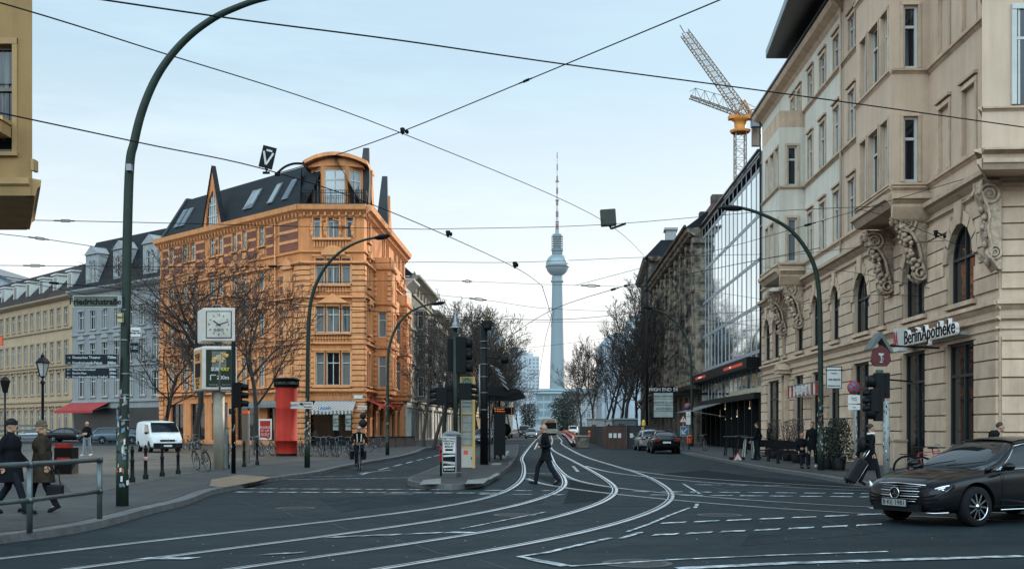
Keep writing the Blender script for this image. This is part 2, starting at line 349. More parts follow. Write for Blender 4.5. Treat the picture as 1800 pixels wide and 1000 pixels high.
# ---------- camera, light, sky ----------
cam=bpy.data.cameras.new('camera'); co=bpy.data.objects.new('camera',cam); COL.objects.link(co)
cam.sensor_width=36; cam.lens=40; cam.shift_y=250/1800; cam.clip_end=6000; cam.clip_start=.1
co.location=(0,0,CH); co.rotation_euler=(R(90),0,0); SC.camera=co
SUN_AZ=R(39); SUN_EL=R(23)
w=bpy.data.worlds.new('World'); SC.world=w; w.use_nodes=True; nt=w.node_tree; L=nt.links.new
sky=node(nt,'ShaderNodeTexSky',sky_type='NISHITA',sun_disc=False,sun_elevation=SUN_EL,sun_rotation=SUN_AZ,air_density=1.,dust_density=1.2,ozone_density=1.5)
bg=nt.nodes['Background']; tc=node(nt,'ShaderNodeTexCoord'); sp=node(nt,'ShaderNodeSeparateXYZ'); L(tc.outputs['Generated'],sp.inputs[0])
hz=node(nt,'ShaderNodeMapRange'); hz.inputs[1].default_value=-.02; hz.inputs[2].default_value=.42; hz.inputs[3].default_value=.93; hz.inputs[4].default_value=.8; L(sp.outputs[2],hz.inputs[0])
mp=node(nt,'ShaderNodeMapping'); mp.inputs['Scale'].default_value=(1.2,1.2,7); mp.inputs['Rotation'].default_value=(R(8),R(-14),0); L(tc.outputs['Generated'],mp.inputs[0])
n=node(nt,'ShaderNodeTexNoise',Scale=2.6,Detail=8.,Roughness=.62); L(mp.outputs[0],n.inputs['Vector'])
cl=node(nt,'ShaderNodeMapRange'); cl.inputs[1].default_value=.45; cl.inputs[2].default_value=.75; cl.inputs[3].default_value=0; cl.inputs[4].default_value=.30; L(n.outputs['Fac'],cl.inputs[0])
ad=node(nt,'ShaderNodeMath',operation='ADD',use_clamp=True); L(hz.outputs[0],ad.inputs[0]); L(cl.outputs[0],ad.inputs[1])
mx=node(nt,'ShaderNodeMix',data_type='RGBA'); L(ad.outputs[0],mx.inputs[0])
s1=node(nt,'ShaderNodeVectorMath',operation='SCALE'); s1.inputs['Scale'].default_value=1.0; L(sky.outputs[0],s1.inputs[0])
# veil: warm white near the horizon, cool white above
wr=node(nt,'ShaderNodeValToRGB'); e=wr.color_ramp.elements; e[0].position=0.0; e[0].color=(.98,.92,.84,1); e[1].position=.30; e[1].color=(.52,.70,.82,1)
x=e.new(.10); x.color=(.90,.93,.92,1)
L(sp.outputs[2],wr.inputs[0]); s2=node(nt,'ShaderNodeVectorMath',operation='SCALE'); s2.inputs['Scale'].default_value=11.2; L(wr.outputs[0],s2.inputs[0])
L(s1.outputs[0],mx.inputs[6]); L(s2.outputs[0],mx.inputs[7]); 
# added fill for the facades: sky brightened high up and behind the viewpoint
nb=node(nt,'ShaderNodeMapRange',interpolation_type='SMOOTHSTEP'); nb.inputs[1].default_value=.36; nb.inputs[2].default_value=.75; nb.inputs[3].default_value=1; nb.inputs[4].default_value=1.15; L(sp.outputs[2],nb.inputs[0])
nc=node(nt,'ShaderNodeMapRange',interpolation_type='SMOOTHSTEP'); nc.inputs[1].default_value=-.15; nc.inputs[2].default_value=.6; nc.inputs[3].default_value=1; nc.inputs[4].default_value=2.1; ny=node(nt,'ShaderNodeMath',operation='MULTIPLY'); ny.inputs[1].default_value=-1; L(sp.outputs[1],ny.inputs[0]); L(ny.outputs[0],nc.inputs[0])
# back sky darkened low in place of unseen houses, boosted above as added fill
lo=node(nt,'ShaderNodeMapRange',interpolation_type='SMOOTHSTEP'); lo.inputs[1].default_value=.04; lo.inputs[2].default_value=.36; lo.inputs[3].default_value=.10; lo.inputs[4].default_value=4.3; L(sp.outputs[2],lo.inputs[0])
bk=node(nt,'ShaderNodeMapRange',interpolation_type='SMOOTHSTEP'); bk.inputs[1].default_value=-.1; bk.inputs[2].default_value=.35; bk.inputs[3].default_value=0; bk.inputs[4].default_value=1; L(ny.outputs[0],bk.inputs[0])
mf=node(nt,'ShaderNodeMix',data_type='FLOAT'); L(bk.outputs[0],mf.inputs[0]); L(nb.outputs[0],mf.inputs[2]); L(lo.outputs[0],mf.inputs[3])
nm=node(nt,'ShaderNodeMath',operation='MULTIPLY'); L(mf.outputs[0],nm.inputs[0]); nz=node(nt,'ShaderNodeMapRange',interpolation_type='SMOOTHSTEP'); nz.inputs[1].default_value=.6; nz.inputs[2].default_value=.95; nz.inputs[3].default_value=1; nz.inputs[4].default_value=.55; L(sp.outputs[2],nz.inputs[0]); L(nz.outputs[0],nm.inputs[1])
nv=node(nt,'ShaderNodeVectorMath',operation='SCALE'); L(mx.outputs[2],nv.inputs[0]); L(nm.outputs[0],nv.inputs['Scale']); L(nv.outputs[0],bg.inputs[0]); bg.inputs[1].default_value=.108
sl=bpy.data.lights.new('sun','SUN'); so=bpy.data.objects.new('sun',sl); COL.objects.link(so); sl.energy=5; sl.angle=R(.6); sl.color=(1,.86,.68)
sd=V((math.sin(SUN_AZ)*math.cos(SUN_EL),math.cos(SUN_AZ)*math.cos(SUN_EL),math.sin(SUN_EL))); so.rotation_euler=sd.to_track_quat('Z','Y').to_euler(); so.location=(20,0,60)
SC.view_settings.view_transform='Standard'; SC.view_settings.look='None'; SC.view_settings.exposure=0; SC.view_settings.gamma=1
SC.cycles.max_bounces=5; SC.cycles.diffuse_bounces=3; SC.cycles.glossy_bounces=3; SC.cycles.use_denoising=True
try: SC.cycles.use_adaptive_sampling=True
except Exception: pass
# ================= GROUND =================
def cr(pts,n=6):
    out=[]; N=len(pts)
    for i in range(N-1):
        p0=pts[max(i-1,0)];p1=pts[i];p2=pts[i+1];p3=pts[min(i+2,N-1)]
        for j in range(n):
            t=j/n; out.append(.5*((2*p1)+(p2-p0)*t+(2*p0-5*p1+4*p2-p3)*t*t+(3*p1-p0-3*p2+p3)*t**3))
    out.append(pts[-1]); return out
def offset(pts,d):
    o=[]
    for i,p in enumerate(pts):
        t=(pts[min(i+1,len(pts)-1)]-pts[max(i-1,0)]); t.z=0; t.normalize(); o.append(p+V((t.y,-t.x,0))*d)
    return o
def strip(mb,pts,d0,d1,z):
    a=offset(pts,d0); b=offset(pts,d1)
    for i in range(len(pts)-1):
        mb.poly((a[i].x,a[i].y,z),(a[i+1].x,a[i+1].y,z),(b[i+1].x,b[i+1].y,z),(b[i].x,b[i].y,z))
g=MB(); g.poly((-3000,-200,-.004),(3000,-200,-.004),(3000,5000,-.004),(-3000,5000,-.004))
struct(g.build('ground',mat('ground_mat',(.06,.065,.065),.9,var=.3)))
g=MB(); g.poly((-60,-10,0),(60,-10,0),(60,700,0),(-60,700,0)); struct(g.build('road',A_))
# asphalt repair patches
M_patch=mat('patched_asphalt',(.009,.013,.016),.85,spec=.1,var=.35,scale=3,bump=.4,bscale=60)
M_lpatch=mat('worn_asphalt',(.024,.030,.034),.8,spec=.1,var=.35,scale=2,bump=.4,bscale=60)
# left pavement outline (kerb edge)
KL=[(-700,1250),(-120,985),(0,956),(90,944),(180,927),(270,902),(330,887),(375,869),(420,860),(443,852),(500,843),(557,835),(600,825),(650,815),(700,806),(728,799),(738,795)]
kl=cr([G(a,b) for a,b in KL],5)
kl=kl+[V((-15.4+6.2+SL*Y,Y,0)) for Y in (84,100,150,250,420)]
def pavement(name,edge,inner,mt,z=.12,kw=.32,side=-1):
    """edge: kerb polyline, inner: points closing the sheet"""
    m=MB(); ins=offset(edge,side*kw)
    m.poly(*[(p.x,p.y,z) for p in ins+inner]); struct(m.build(name,mt))
    k=MB()
    strip(k,edge,0.0,side*kw,z+.004)
    for i in range(len(edge)-1):
        a,b=edge[i],edge[i+1]; k.poly((a.x,a.y,-.01),(b.x,b.y,-.01),(b.x,b.y,z+.004),(a.x,a.y,z+.004))
    struct(k.build('kerb',M_kerb)); return ins
pavement('pavement',kl,[V((-15.5+SL*420,420,0)),V((-15.4+SL*96,96,0)),V((-18,95,0)),V((-60,140,0)),V((-60,-5,0))],M_pave)
# cobbled square and dark mosaic strips over the pavement
def sheet(name,px,mt,z,world=None):
    m=MB(); q=[G(a,b,z) for a,b in px]+[V(w) for w in (world or [])]; m.poly(*[(p.x,p.y,z) for p in q]); return struct(m.build(name,mt))
sheet('cobbled_square',[(105,843),(135,873),(200,858),(300,838),(400,822),(520,812),(600,806),(640,795)],M_cob,.126,[(-20,94,.126),(-36,114,.126),(-42,124,.126),(-60,139,.126),(-58,40,.126)])
m=MB(); strip(m,kl[8:52],-.34,-1.05,.128); struct(m.build('sett_strip',M_mos))
sheet('side_road',[(20,783),(400,783)],A_,.131,[(-46,122,.131),(-60,136,.131),(-72,150,.131)])
sheet('sandy_patch',[(395,856),(450,846),(480,838),(420,834),(372,842),(368,853)],mat('sandy_paving',(.22,.15,.09),.85,var=.4,scale=3),.134)
# right pavement
KR=[(1212,800),(1285,815),(1340,826),(1413,837),(1487,850),(1560,862),(1640,874),(1760,884),(1900,890),(2200,893)]
kr=[V((8.35+SL*Y,Y,0)) for Y in (420,250,150,100,80)]+cr([G(a,b) for a,b in KR],5)
pavement('pavement',kr,[V((60,23.6,0)),V((60,34,0)),V((15,35,0)),V((16.3,75,0)),V((13.9+SL*420,420,0))],M_pave,side=-1)
m=MB(); strip(m,kr[4:40],-.33,-.9,.128); struct(m.build('sett_strip',M_mos))
# tram island
IS=[(716,852),(734,857),(794,861),(851,853),(872,841),(898,822),(910,801),(912,788),(912,783)]
isl=cr([G(a,b) for a,b in IS],5); left=[G(852,786),G(800,805),G(768,826),G(722,846)]
m=MB(); loop=isl+left; m.poly(*[(p.x,p.y,.15) for p in loop]); struct(m.build('platform',M_mos))
k=MB(); lp=loop+[loop[0]]
for i in range(len(lp)-1):
    a,b=lp[i],lp[i+1]; k.poly((a.x,a.y,-.01),(b.x,b.y,-.01),(b.x,b.y,.154),(a.x,a.y,.154))
cen=sum(loop,V())/len(loop); ins=[p+(cen-p).normalized()*.3 for p in lp]
for i in range(len(lp)-1): k.poly(*[(q.x,q.y,.154) for q in (lp[i],lp[i+1],ins[i+1],ins[i])])
struct(k.build('kerb',M_kerb))
M_slab=mat('pale_slab',(.19,.19,.18),.8,var=.25,scale=3)
for q in ([(737,851),(744,843),(775,840),(775,850)],[(818,850),(822,843),(862,839),(850,849)],[(852,842),(872,831),(880,832),(862,842)],[(878,806),(888,806),(896,792),(890,792)],[(862,817),(880,817),(882,813),(867,813)]):
    sheet('platform_slab',q,M_slab,.158+.002*q[0][0]/900)
# tram rails
RA=[(921,800),(922,815),(923,832),(918,845),(898,861),(860,877),(780,893),(600,915),(400,936),(200,957),(0,982),(-400,1030)]
RB=[(974,810),(990,834),(998,851),(990,862),(962,874),(900,893),(780,915),(600,940),(400,965),(180,992),(-100,1030)]
RC=[(970,788),(1005,808),(1043,828),(1083,853),(1089,865),(1076,878),(1028,897),(900,931),(830,943),(720,958),(533,982),(350,1008),(100,1045)]
RD=[(988,780),(1021,799),(1083,819),(1135,835),(1171,854),(1190,870),(1184,883),(1157,898),(1083,925),(973,950),(867,971),(677,999),(400,1045)]
far={0:3.83,1:5.22,2:5.98,3:7.13}
rails=[]
def relax(p,it):
    o=[p[0]]; acc=0
    for i in range(1,len(p)):     # even resampling
        d=(p[i]-p[i-1]); L_=d.length; 
        if L_<1e-6: continue
        t=.6-acc
        while t<=L_: o.append(p[i-1]+d*(t/L_)); t+=.6
        acc=(acc+L_)%.6
    for _ in range(it): o=[o[0]]+[(o[i-1]+o[i]*2+o[i+1])/4 for i in range(1,len(o)-1)]+[o[-1]]
    return o
for i,Rr in enumerate((RA,RB,RC,RD)):
    c=far[i]-SL*170; pre=[V((c+SL*Y,Y,0)) for Y in (600,300,190,140)]
    rails.append(relax(cr(pre+[G(a,b) for a,b in Rr],8),40))
RE=[(929,841),(948,849),(995,857.5),(1080,868),(1186,879),(1330,891),(1480,901),(1800,916),(2100,930)]
RF=[(972,808),(982,822),(1000,838),(1025,847),(1078,857),(1186,868),(1358,882),(1500,890),(1800,903),(2100,915)]
RG=[(1030,819),(1052,825),(1085,832),(1157,840),(1267,850),(1400,857),(1600,866),(2000,882)]
RH=[(1083,819),(1100,824),(1130,830),(1230,841),(1330,847),(1413,852),(1600,861),(2000,874)]
for Rr in (RE,RF,RG,RH): rails.append(relax(cr([G(a,b) for a,b in Rr],8),12))
for i,r in enumerate(rails):
    a=MB(); s=1
    w=.038 if i<4 else .028
    z_=i*.0009
    a.k=2; strip(a,r,-w-.08,w+.15,.003+i*.0001); a.k=0; strip(a,r,-w,w,.005+z_); strip(a,r,w+.05,w+.08,.005+z_)
    a.k=1; strip(a,r,w,w+.05,.0045+z_)
    struct(a.build('tram_rail',[M_rail,M_groove,M_lpatch]))
# painted markings
mk=MB()
def line(a,b,w=.12,dash=None,gap=None):
    a=G(*a); b=G(*b); d=(b-a); L_=d.length; d/=L_; n=V((d.y,-d.x,0))*w/2; t=0
    while t<L_:
        e=min(t+(dash or L_),L_); p=a+d*t; q=a+d*e; mk.poly(*[(v.x,v.y,.0135) for v in (p-n,q-n,q+n,p+n)])
        if not dash: break
        t=e+gap
def ptl(pts,w): strip(mk,[G(*p) for p in pts],-w/2,w/2,.0135)
for a,b in [((240,982),(330,982)),((456,975),(520,972)),((570,945),(618,943)),((632,942),(693,940)),((710,939),(765,937)),((780,936),(828,937))]:
    w=.22; p=G(*a);q=G(*b); mk.poly(*[(v.x,v.y,.0135) for v in (p+V((0,-w/2,0)),q+V((0,-w/2,0)),q+V((.15,w/2,0)),p+V((.15,w/2,0)))])
# pedestrian/cycle crossing dashes, left
def dashes(y0,y1,x0,x1,n,w=.18,fill=.74):
    for i in range(n):
        xa=x0+(x1-x0)*i/n; xb=xa+(x1-x0)/n*fill; ya=y0+(y1-y0)*i/n
        p=G(xa,ya);q=G(xb,ya+(y1-y0)/n*fill); mk.poly(*[(v.x,v.y,.0135) for v in (p+V((0,-w/2,0)),q+V((0,-w/2,0)),q+V((.1,w/2,0)),p+V((.1,w/2,0)))])
dashes(859,861,418,790,10,.22); dashes(865,867,410,880,12,.25)
dashes(862,863,850,1000,3,.2,.6); dashes(869,870,840,1010,3,.2,.6)
dashes(864,868,1110,1560,9,.2); dashes(870,874,1140,1560,8,.2); dashes(852,854,1220,1400,3,.15)
dashes(920,903,1158,1560,7,.26); dashes(941,921,1142,1560,7,.26)
line((505,843),(770,839),.14); line((545,838),(640,836),.1); line((635,834),(770,800),.14,2.6,1.6); line((630,832),(690,826),.12); line((770,800),(850,778),.12,3,3)
line((930,992-8),(990,996),.09)
ptl([(1000,995),(913,979),(960,972),(1020,958),(1073,946)],.10); ptl([(1000,996),(1190,984),(1375,976),(1560,970)],.08)
ptl([(1190,1000),(1400,990),(1800,978)],.2); ptl([(1092,947),(1126,936),(1130,936)],.1)
ptl([(1103,935),(1140,922),(1180,905),(1212,893)],.07); ptl([(1222,893),(1226,886)],.08)
ptl([(1007,819),(1016,829)],.12); ptl([(925,832),(975,833)],.2); ptl([(1200,850),(1230,868)],.07)
ptl([(810,930),(920,908),(960,900)],.05); ptl([(990,745+39),(1010,784)],.2)
for Y in (95,): pass
for y,x0,x1 in ((777,865,930),(783,890,940),(780,955,975),(787,990,1010)): ptl([(x0,y),(x1,y)],.5)
struct(mk.build('road_markings',M_mark))
# repair patches
pm=MB()
def patch(px,m): 
    pm.poly(*[(v.x,v.y,.0025) for v in [G(a,b) for a,b in px]])
patch([(930,835),(985,838),(1085,862),(1060,880),(990,885),(1000,860)],0)
patch([(1240,826),(1330,838),(1500,852),(1470,858),(1260,846),(1150,833)],0)
patch([(60,905),(240,885),(300,895),(140,925)],0)
struct(pm.build('road_patch',M_patch))
pm=MB()
patch([(600,900),(760,880),(860,868),(760,866),(560,876)],0)
patch([(1330,920),(1500,912),(1560,935),(1300,960)],0)
struct(pm.build('road_patch',mat('older_asphalt',(.018,.025,.029),.85,spec=.1,var=.4,scale=1.5,bump=.4,bscale=60)))
# manhole covers, drains and tar seams
for px,py,r_ in ((905,905,.34),(1265,905,.36),(520,893,.34),(1120,990,.36),(700,868,.3)):
    c=G(px,py); m=MB(); m.lathe((c.x,c.y,0),[(r_+.08,.004),(r_+.08,.007),(r_,.007)],28,sm=False); m.k=1; m.lathe((c.x,c.y,0),[(r_,.006),(0,.0065)],28,sm=False)
    for k in range(-3,4): w_=math.sqrt(max(r_*r_*.8-(k*.09)**2,0)); m.k=0; m.bb(c.x-w_,c.x+w_,c.y+k*.09-.015,c.y+k*.09+.015,.0066,.010)
    struct(m.build('road_manhole',[mat('cast_iron',(.05,.05,.05),.5,.5,var=.3,scale=8),mat('iron_dark',(.012,.012,.013),.6,var=.3)]))
tm=MB(); rs_=random.Random(9)
for a,b in (((420,880),(900,1000)),((1240,850),(1700,985)),((760,905),(1010,880)),((150,930),(620,880)),((1300,930),(1800,935)),((560,850),(700,838))):
    A=G(*a);B=G(*b); q=[A.lerp(B,t/14)+V((rs_.uniform(-.12,.12),rs_.uniform(-.12,.12),0)) for t in range(15)]; strip(tm,q,-.012,.012,.0028)
struct(tm.build('road_seam',mat('tar',(.004,.004,.005),.5,var=.2)))
# small litter / gum spots on the asphalt
rnd=random.Random(3); lt=MB()
for i in range(150):
    x=rnd.uniform(100,1700); y=rnd.uniform(860,1000); p=G(x,y); s=rnd.uniform(.006,.018)
    lt.poly(*[(p.x+s*math.cos(a)*rnd.uniform(.6,1.3),p.y+s*math.sin(a)*rnd.uniform(.6,1.3),.0095) for a in [k*PI/3 for k in range(6)]])
o=lt.build('debris',M_paper); tag(o,'tiny pale specks of litter scattered on the asphalt','litter',kind='stuff')
# ================= ORANGE CORNER BUILDING =================
def rects(F,cols,z0,z1,ar=False,o=0): return [(F.u(a,o),F.u(b,o),z0,z1,ar) for a,b in cols]
def orange():
    root=thing('orange_building','ornate orange corner apartment house with slate roof and curved-roof attic pavilion','building',(-17.6,95,0))
    FL=Fac((-34.9,112.8),(-17.6,95),(-1,-1))      # left face, u from far to corner
    FF=Fac((-17.6,95),(-12.35,95),(0,-1))
    FR=Fac((-12.35,95),(-12.35+SL*27,122),(1,0))
    Z=lambda py: CH+(HY-py)*95/2000
    eave=20.0
    rows=[(Z(418),Z(376)),(Z(499),Z(454)),(Z(584),Z(538)),(Z(677),Z(619))]
    cols=[(299,306),(323,331),(336,344),(370,379),(386,393),(410,417),(427,434),(457,466)]
    W=MB(); T=MB(); B=MB()
    opsL=[]
    for i,(a,b) in enumerate(rows): opsL+=rects(FL,cols,a,b-.1)
    shopL=rects(FL,[(300,322),(335,360),(372,400),(415,450),(470,505)],.5,3.9)
    wall(W,FL,0,FL.L,0,eave,opsL+shopL,.3)
    colsF=[(549,562,0),(575,597,1),(608,621,0)]; opsF=[]
    for i,(a,b) in enumerate(rows):
        cc=[(551,563),(576,596),(609,621)] if i==0 else [(555,570),(574,597),(601,616)]
        opsF+=rects(FF,cc,a,b)
    wall(W,FF,0,FF.L,4.3,eave,opsF,.3)
    # ground floor of the corner: piers with deep shop
    wall(W,FF,0,FF.L,0,4.3,[(.2,FF.L-.9,.1,3.9)],.6)
    opsR=[]
    for u in (2.4,11.,13.5,19.,22.,25.):
        for a,b in rows: opsR.append((u-.55,u+.55,a,b,False))
    wall(W,FR,0,FR.L,0,eave,opsR+[(u,u+2.2,.2,3.6,True) for u in (1,4.5,9,13,17,21)],.3)
    # quoins and rustication bands on the corner piers
    for F_,us in ((FF,[(0,.75),(FF.L-.95,FF.L)]),(FR,[(0,.9),(FR.L-.8,FR.L)]),(FL,[(FL.L-.9,FL.L),(0,.8)])):
        for ua,ub in us:
            z=.3
            while z<15.3:
                T.fb(F_,ua-.04,ub+.04,z,z+.34,0,.09); z+=.44
    z=4.9
    for (za,zb) in [(4.9,7.7),(8.9,11.3),(12.7,15.1)]:
        z=za
        while z<zb:
            T.fb(FF,.8,1.15,z,z+.34,.0,.05); T.fb(FF,FF.L-1.15,FF.L-.98,z,z+.34,0,.05); z+=.44
    # string courses and main cornice
    def band(F_,z,h,o,e0=0,e1=0): T.molding(F_,-e0,F_.L+e1,[(z,0),(z+h*.4,o*.6),(z+h*.5,o),(z+h,o),(z+h+.05,0)])
    for F_ in (FL,FF,FR):
        for z,h,o in ((4.5,.35,.38),(5.0,.16,.2),(8.5,.25,.25),(9.0,.12,.15),(12.35,.25,.28),(12.9,.12,.15),(15.2,.3,.25),(16.2,.15,.16)): band(F_,z,h,o,.05,.05)
        T.molding(F_,-.2,F_.L+.2,[(19.1,0),(19.25,.15),(19.4,.18),(19.6,.4),(19.75,.62),(20.0,.68),(20.15,.72),(20.2,0)])
        n=int(F_.L/.55)
        for i in range(n): u=(i+.5)*F_.L/n; T.fb(F_,u-.08,u+.08,19.3,19.6,.0,.36)
    # window surrounds with pediments and sills
    def surr(F_,q,kind):
        ua,ub,za,zb=q[:4]; w=.16
        T.fb(F_,ua-w,ua,za,zb,0,.1); T.fb(F_,ub,ub+w,za,zb,0,.1); T.fb(F_,ua-w,ub+w,zb,zb+.2,0,.14)
        T.fb(F_,ua-w-.08,ub+w+.08,za-.16,za,0,.24); c=(ua+ub)/2
        if kind=='tri': T.fp(F_,[(ua-.35,zb+.35),(ub+.35,zb+.35),(c,zb+.95)],0,.32); T.fb(F_,ua-.35,ub+.35,zb+.25,zb+.35,0,.36)
        if kind=='arc': T.fp(F_,[(c-.75*math.cos(PI*i/8)*(ub-ua+.7)/1.5,zb+.3+.55*math.sin(PI*i/8)) for i in range(9)],0,.32)
        if kind: 
            T.fb(F_,ua-w,ua-.02,zb,zb+.3,.1,.3); T.fb(F_,ub+.02,ub+w,zb,zb+.3,.1,.3)
        T.fb(F_,ua,ub,za-.8,za-.25,0,.07)
    for i,q in enumerate(opsL):
        r=i//8; c=i%8; surr(FL,q,None if r in (0,3) else ('tri' if (c+r)%3==0 else 'arc' if (c+r)%3==1 else None))
    for i,q in enumerate(opsR): surr(FR,q,None if i%4 in (0,3) else ('tri' if i%2 else 'arc'))
    for i,q in enumerate(opsF):
        ua,ub,za,zb=q[:4]; T.fb(FF,ua-.14,ua,za,zb,0,.1); T.fb(FF,ub,ub+.14,za,zb,0,.1); T.fb(FF,ua-.14,ub+.14,zb,zb+.16,0,.12)
    for r,(a,b) in enumerate(rows):
        T.fb(FF,.95,FF.L-1.1,a-.2,a,0,.26); c=(opsF[1][0]+opsF[1][1])/2
        for i in range(12): T.fb(FF,1.05+i*.24,1.15+i*.24,a-.8,a-.25,0,.09)
        if r==1: T.fp(FF,[(c-1.0*math.cos(PI*i/10),b+.25+.8*math.sin(PI*i/10)) for i in range(11)],0,.3)
        if r==2: T.fp(FF,[(c-1.3,b+.25),(c+1.3,b+.25),(c,b+1.05)],0,.35)
        if r in(1,2,3): T.fb(FF,.95,FF.L-1.1,b+.16,b+.26,0,.2)
    # carved wreaths near the top
    for u in (.9,2.0,3.25,4.3):
        T.ell(FF.p(u,18.25,.12),(.2,.1,.28),8,6); T.ell(FF.p(u,17.85,.1),(.13,.08,.3),8,6); T.ell(FF.p(u+.0,18.55,.1),(.12,.1,.12),8,6)
    for s in (-1,1):
        for k in range(4): T.ell(FF.p(FF.L/2-.15+s*(.25+k*.18),19.0-.04*k,.08),(.1,.06,.09),6,5)
    # red brick panels between render bands, left face
    for (a,b) in ((492,524),(469,481),(434,451),(418,426),(394,409),(380,386),(345,360),(308,322),(286,297)):
        ua,ub=FL.u(a),FL.u(b)
        z=Z(418)-.9; zz=z
        while z<Z(376)+.5: T.fb(FL,ua-.03,ub+.03,z+.62,z+.86,0,.08); z+=.86
        for p_,q_,z1_,z2_ in ((ua,ub,zz,z-.24),)+(((ua,ua+(ub-ua)*.18,5.3,14.6),(ub-(ub-ua)*.18,ub,5.3,14.6)) if a in (492,434,394,308) else ()):
            bq=MB(); bq.fb(FL,p_,q_,z1_,z2_,0,.045); bq.build('brick_panel',M_brick,root)
        for k in range(11): T.fb(FL,ua-.02,ub+.02,5.9+k*.86,6.12+k*.86,0,.06)
    ua,ub=FL.u(499),FL.u(515)
    for zc in (13.,9.,5.3): T.fb(FL,ua,ub,zc,zc+2.0,0,.1); T.fb(FL,ua-.1,ub+.1,zc+2.,zc+2.2,0,.3); T.fp(FL,[(ua-.1,zc+2.2),(ub+.1,zc+2.2),((ua+ub)/2,zc+3.)],0,.3); T.fb(FL,ua+.2,ub-.2,zc+.2,zc+1.8,.1,.14)
    # downpipe
    D=MB(); D.tube([FL.p(FL.u(487),.2,.2),FL.p(FL.u(487),19.2,.2)],.07,8); D.build('downpipe',M_ortrim,root)
    # oriels on the street face
    for (u0,u1,o1,z0,z1) in ((5.2,8.6,1.5,4.9,15.6),(14.8,18.0,1.7,4.6,13.4)):
        fr=Fac(FR.p(u0,0,o1).xy,FR.p(u1,0,o1).xy,FR.n); sd=Fac(FR.p(u0,0,0).xy,FR.p(u0,0,o1).xy,(0,-1)); sd2=Fac(FR.p(u1,0,o1).xy,FR.p(u1,0,0).xy,(0,1))
        of=[];os=[]
        for a,b in rows:
            if b<z1-.3: of+=[(.45,1.25,a,b,False),(1.9,2.75,a,b,False)]; os.append((.42,1.12,a,b,False))
        wall(W,fr,0,fr.L,z0,z1,of,.2); wall(W,sd,0,sd.L,z0,z1,os,.2); wall(W,sd2,0,sd2.L,z0,z1,[],.2)
        W.poly(*[FR.p(u,z1,o) for u,o in ((u0,0),(u1,0),(u1,o1),(u0,o1))]); 
        for k in range(5): 
            t=1-k*.22; zz=z0-k*.32
            T.prism([FR.p(u,zz,o) for u,o in ((u0+(1-t)*.8,0),(u1-(1-t)*.8,0),(u1-(1-t)*.8,o1*t+.05),(u0+(1-t)*.8,o1*t+.05))],(0,0,-.33))
        for F_ in (fr,sd,sd2):
            for z in (z0,8.5,12.35,z1-.15):
                if z<=z1: T.molding(F_,-.1,F_.L+.1,[(z,0),(z+.1,.16),(z+.28,.2),(z+.32,0)])
            z=z0+.4
            while z<z1-.4: T.fb(F_,-.02,.28,z,z+.32,0,.07); T.fb(F_,F_.L-.28,F_.L+.02,z,z+.32,0,.07); z+=.44
        for q in of: window(root,fr,q,.18,M_frame_w,M_win2)
        for q in os: window(root,sd,q,.18,M_frame_w,M_win2,nv=0)
        Bc=MB()   # balcony parapet on top
        for F_ in (fr,sd): Bc.fb(F_,0,F_.L,z1+.0,z1+1.0,-.12,0)
        Bc.build('balcony',M_ortrim,root)
    # balconies between floors on the street face
    for z in (15.7,12.6,8.7):
        b=MB(); b.fb(FR,8.6,14.6,z-.25,z,0,1.1); b.fb(FR,8.6,14.6,z,z+.9,1.0,1.1); b.fb(FR,8.6,8.7,z,z+.9,0,1.0); b.build('balcony',M_ortrim,root)
    for q in opsL: window(root,FL,q,.14,M_frame_w,M_win2,nv=1,fw=.1)
    for i,q in enumerate(opsF): window(root,FF,q,.24,M_frame_w,M_win2,nv=1 if i%3==1 else 0)
    for q in opsR: window(root,FR,q,.24,M_frame_w,M_win2)
    W.build('wall',M_or,root); T.build('trim',M_ortrim,root);
    # shop fronts
    for q in shopL: window(root,FL,q,.28,M_frame_d,M_shop,name='shop_window')
    window(root,FF,(.2,FF.L-.9,.1,3.9),.55,M_frame_d,M_shop,nv=3,name='shop_window')
    for u in (1,4.5,9,13,17,21): window(root,FR,(u,u+2.2,.2,3.6,True),.28,M_frame_d,M_shop,name='shop_window')
    # roof: mansard slab along each face
    Rf=MB(); zt=24.4; rb=2.6
    def mans(F_,u0,u1,z0,z1,o0,o1,e0=0,e1=0): Rf.poly(F_.p(u0,z0,o0),F_.p(u1,z0,o0),F_.p(u1+e1,z1,o1),F_.p(u0+e0,z1,o1))
    mans(FL,-.2,FL.L+.4,20.15,zt,-.1,-rb,.5,-.4); mans(FF,-.5,FF.L+.4,20.15,zt,-2.9,-rb-1,.6,-.5); Rf.poly(FF.p(-.5,20.18,-.1),FF.p(FF.L+.4,20.18,-.1),FF.p(FF.L+.4,20.18,-3),FF.p(-.5,20.18,-3)); Rf.poly(FF.p(-.3,20.15,-.9),FF.p(-.6,zt,-3.4),FF.p(-.3,20.15,-3)); Rf.poly(FF.p(FF.L+.2,20.15,-.9),FF.p(FF.L+.1,zt,-3.4),FF.p(FF.L+.2,20.15,-3)); mans(FR,-.3,FR.L,20.15,zt,-.1,-rb,.3,0)
    top=[FL.p(.3,zt,-rb),FL.p(FL.L,zt,-rb),FF.p(0,zt,-rb-1),FF.p(FF.L-.1,zt,-rb-1),FR.p(0,zt,-rb),FR.p(FR.L,zt,-rb),FR.p(FR.L,zt,-16),FL.p(.3,zt,-12)]
    Rf.poly(*top)
    Rf.poly(FL.p(-.2,20.15,-.1),FL.p(.3,zt,-rb),FL.p(.3,zt,-12),FL.p(-.2,20.15,-12))
    Rf.build('roof',M_slate,root)
    fin=MB()
    fin.prism([FL.p(-.2,20.15,.05),FL.p(-.2,20.15,-4),FL.p(.3,24.6,-4),FL.p(.3,24.6,-2.6)],FL.d3*.4)
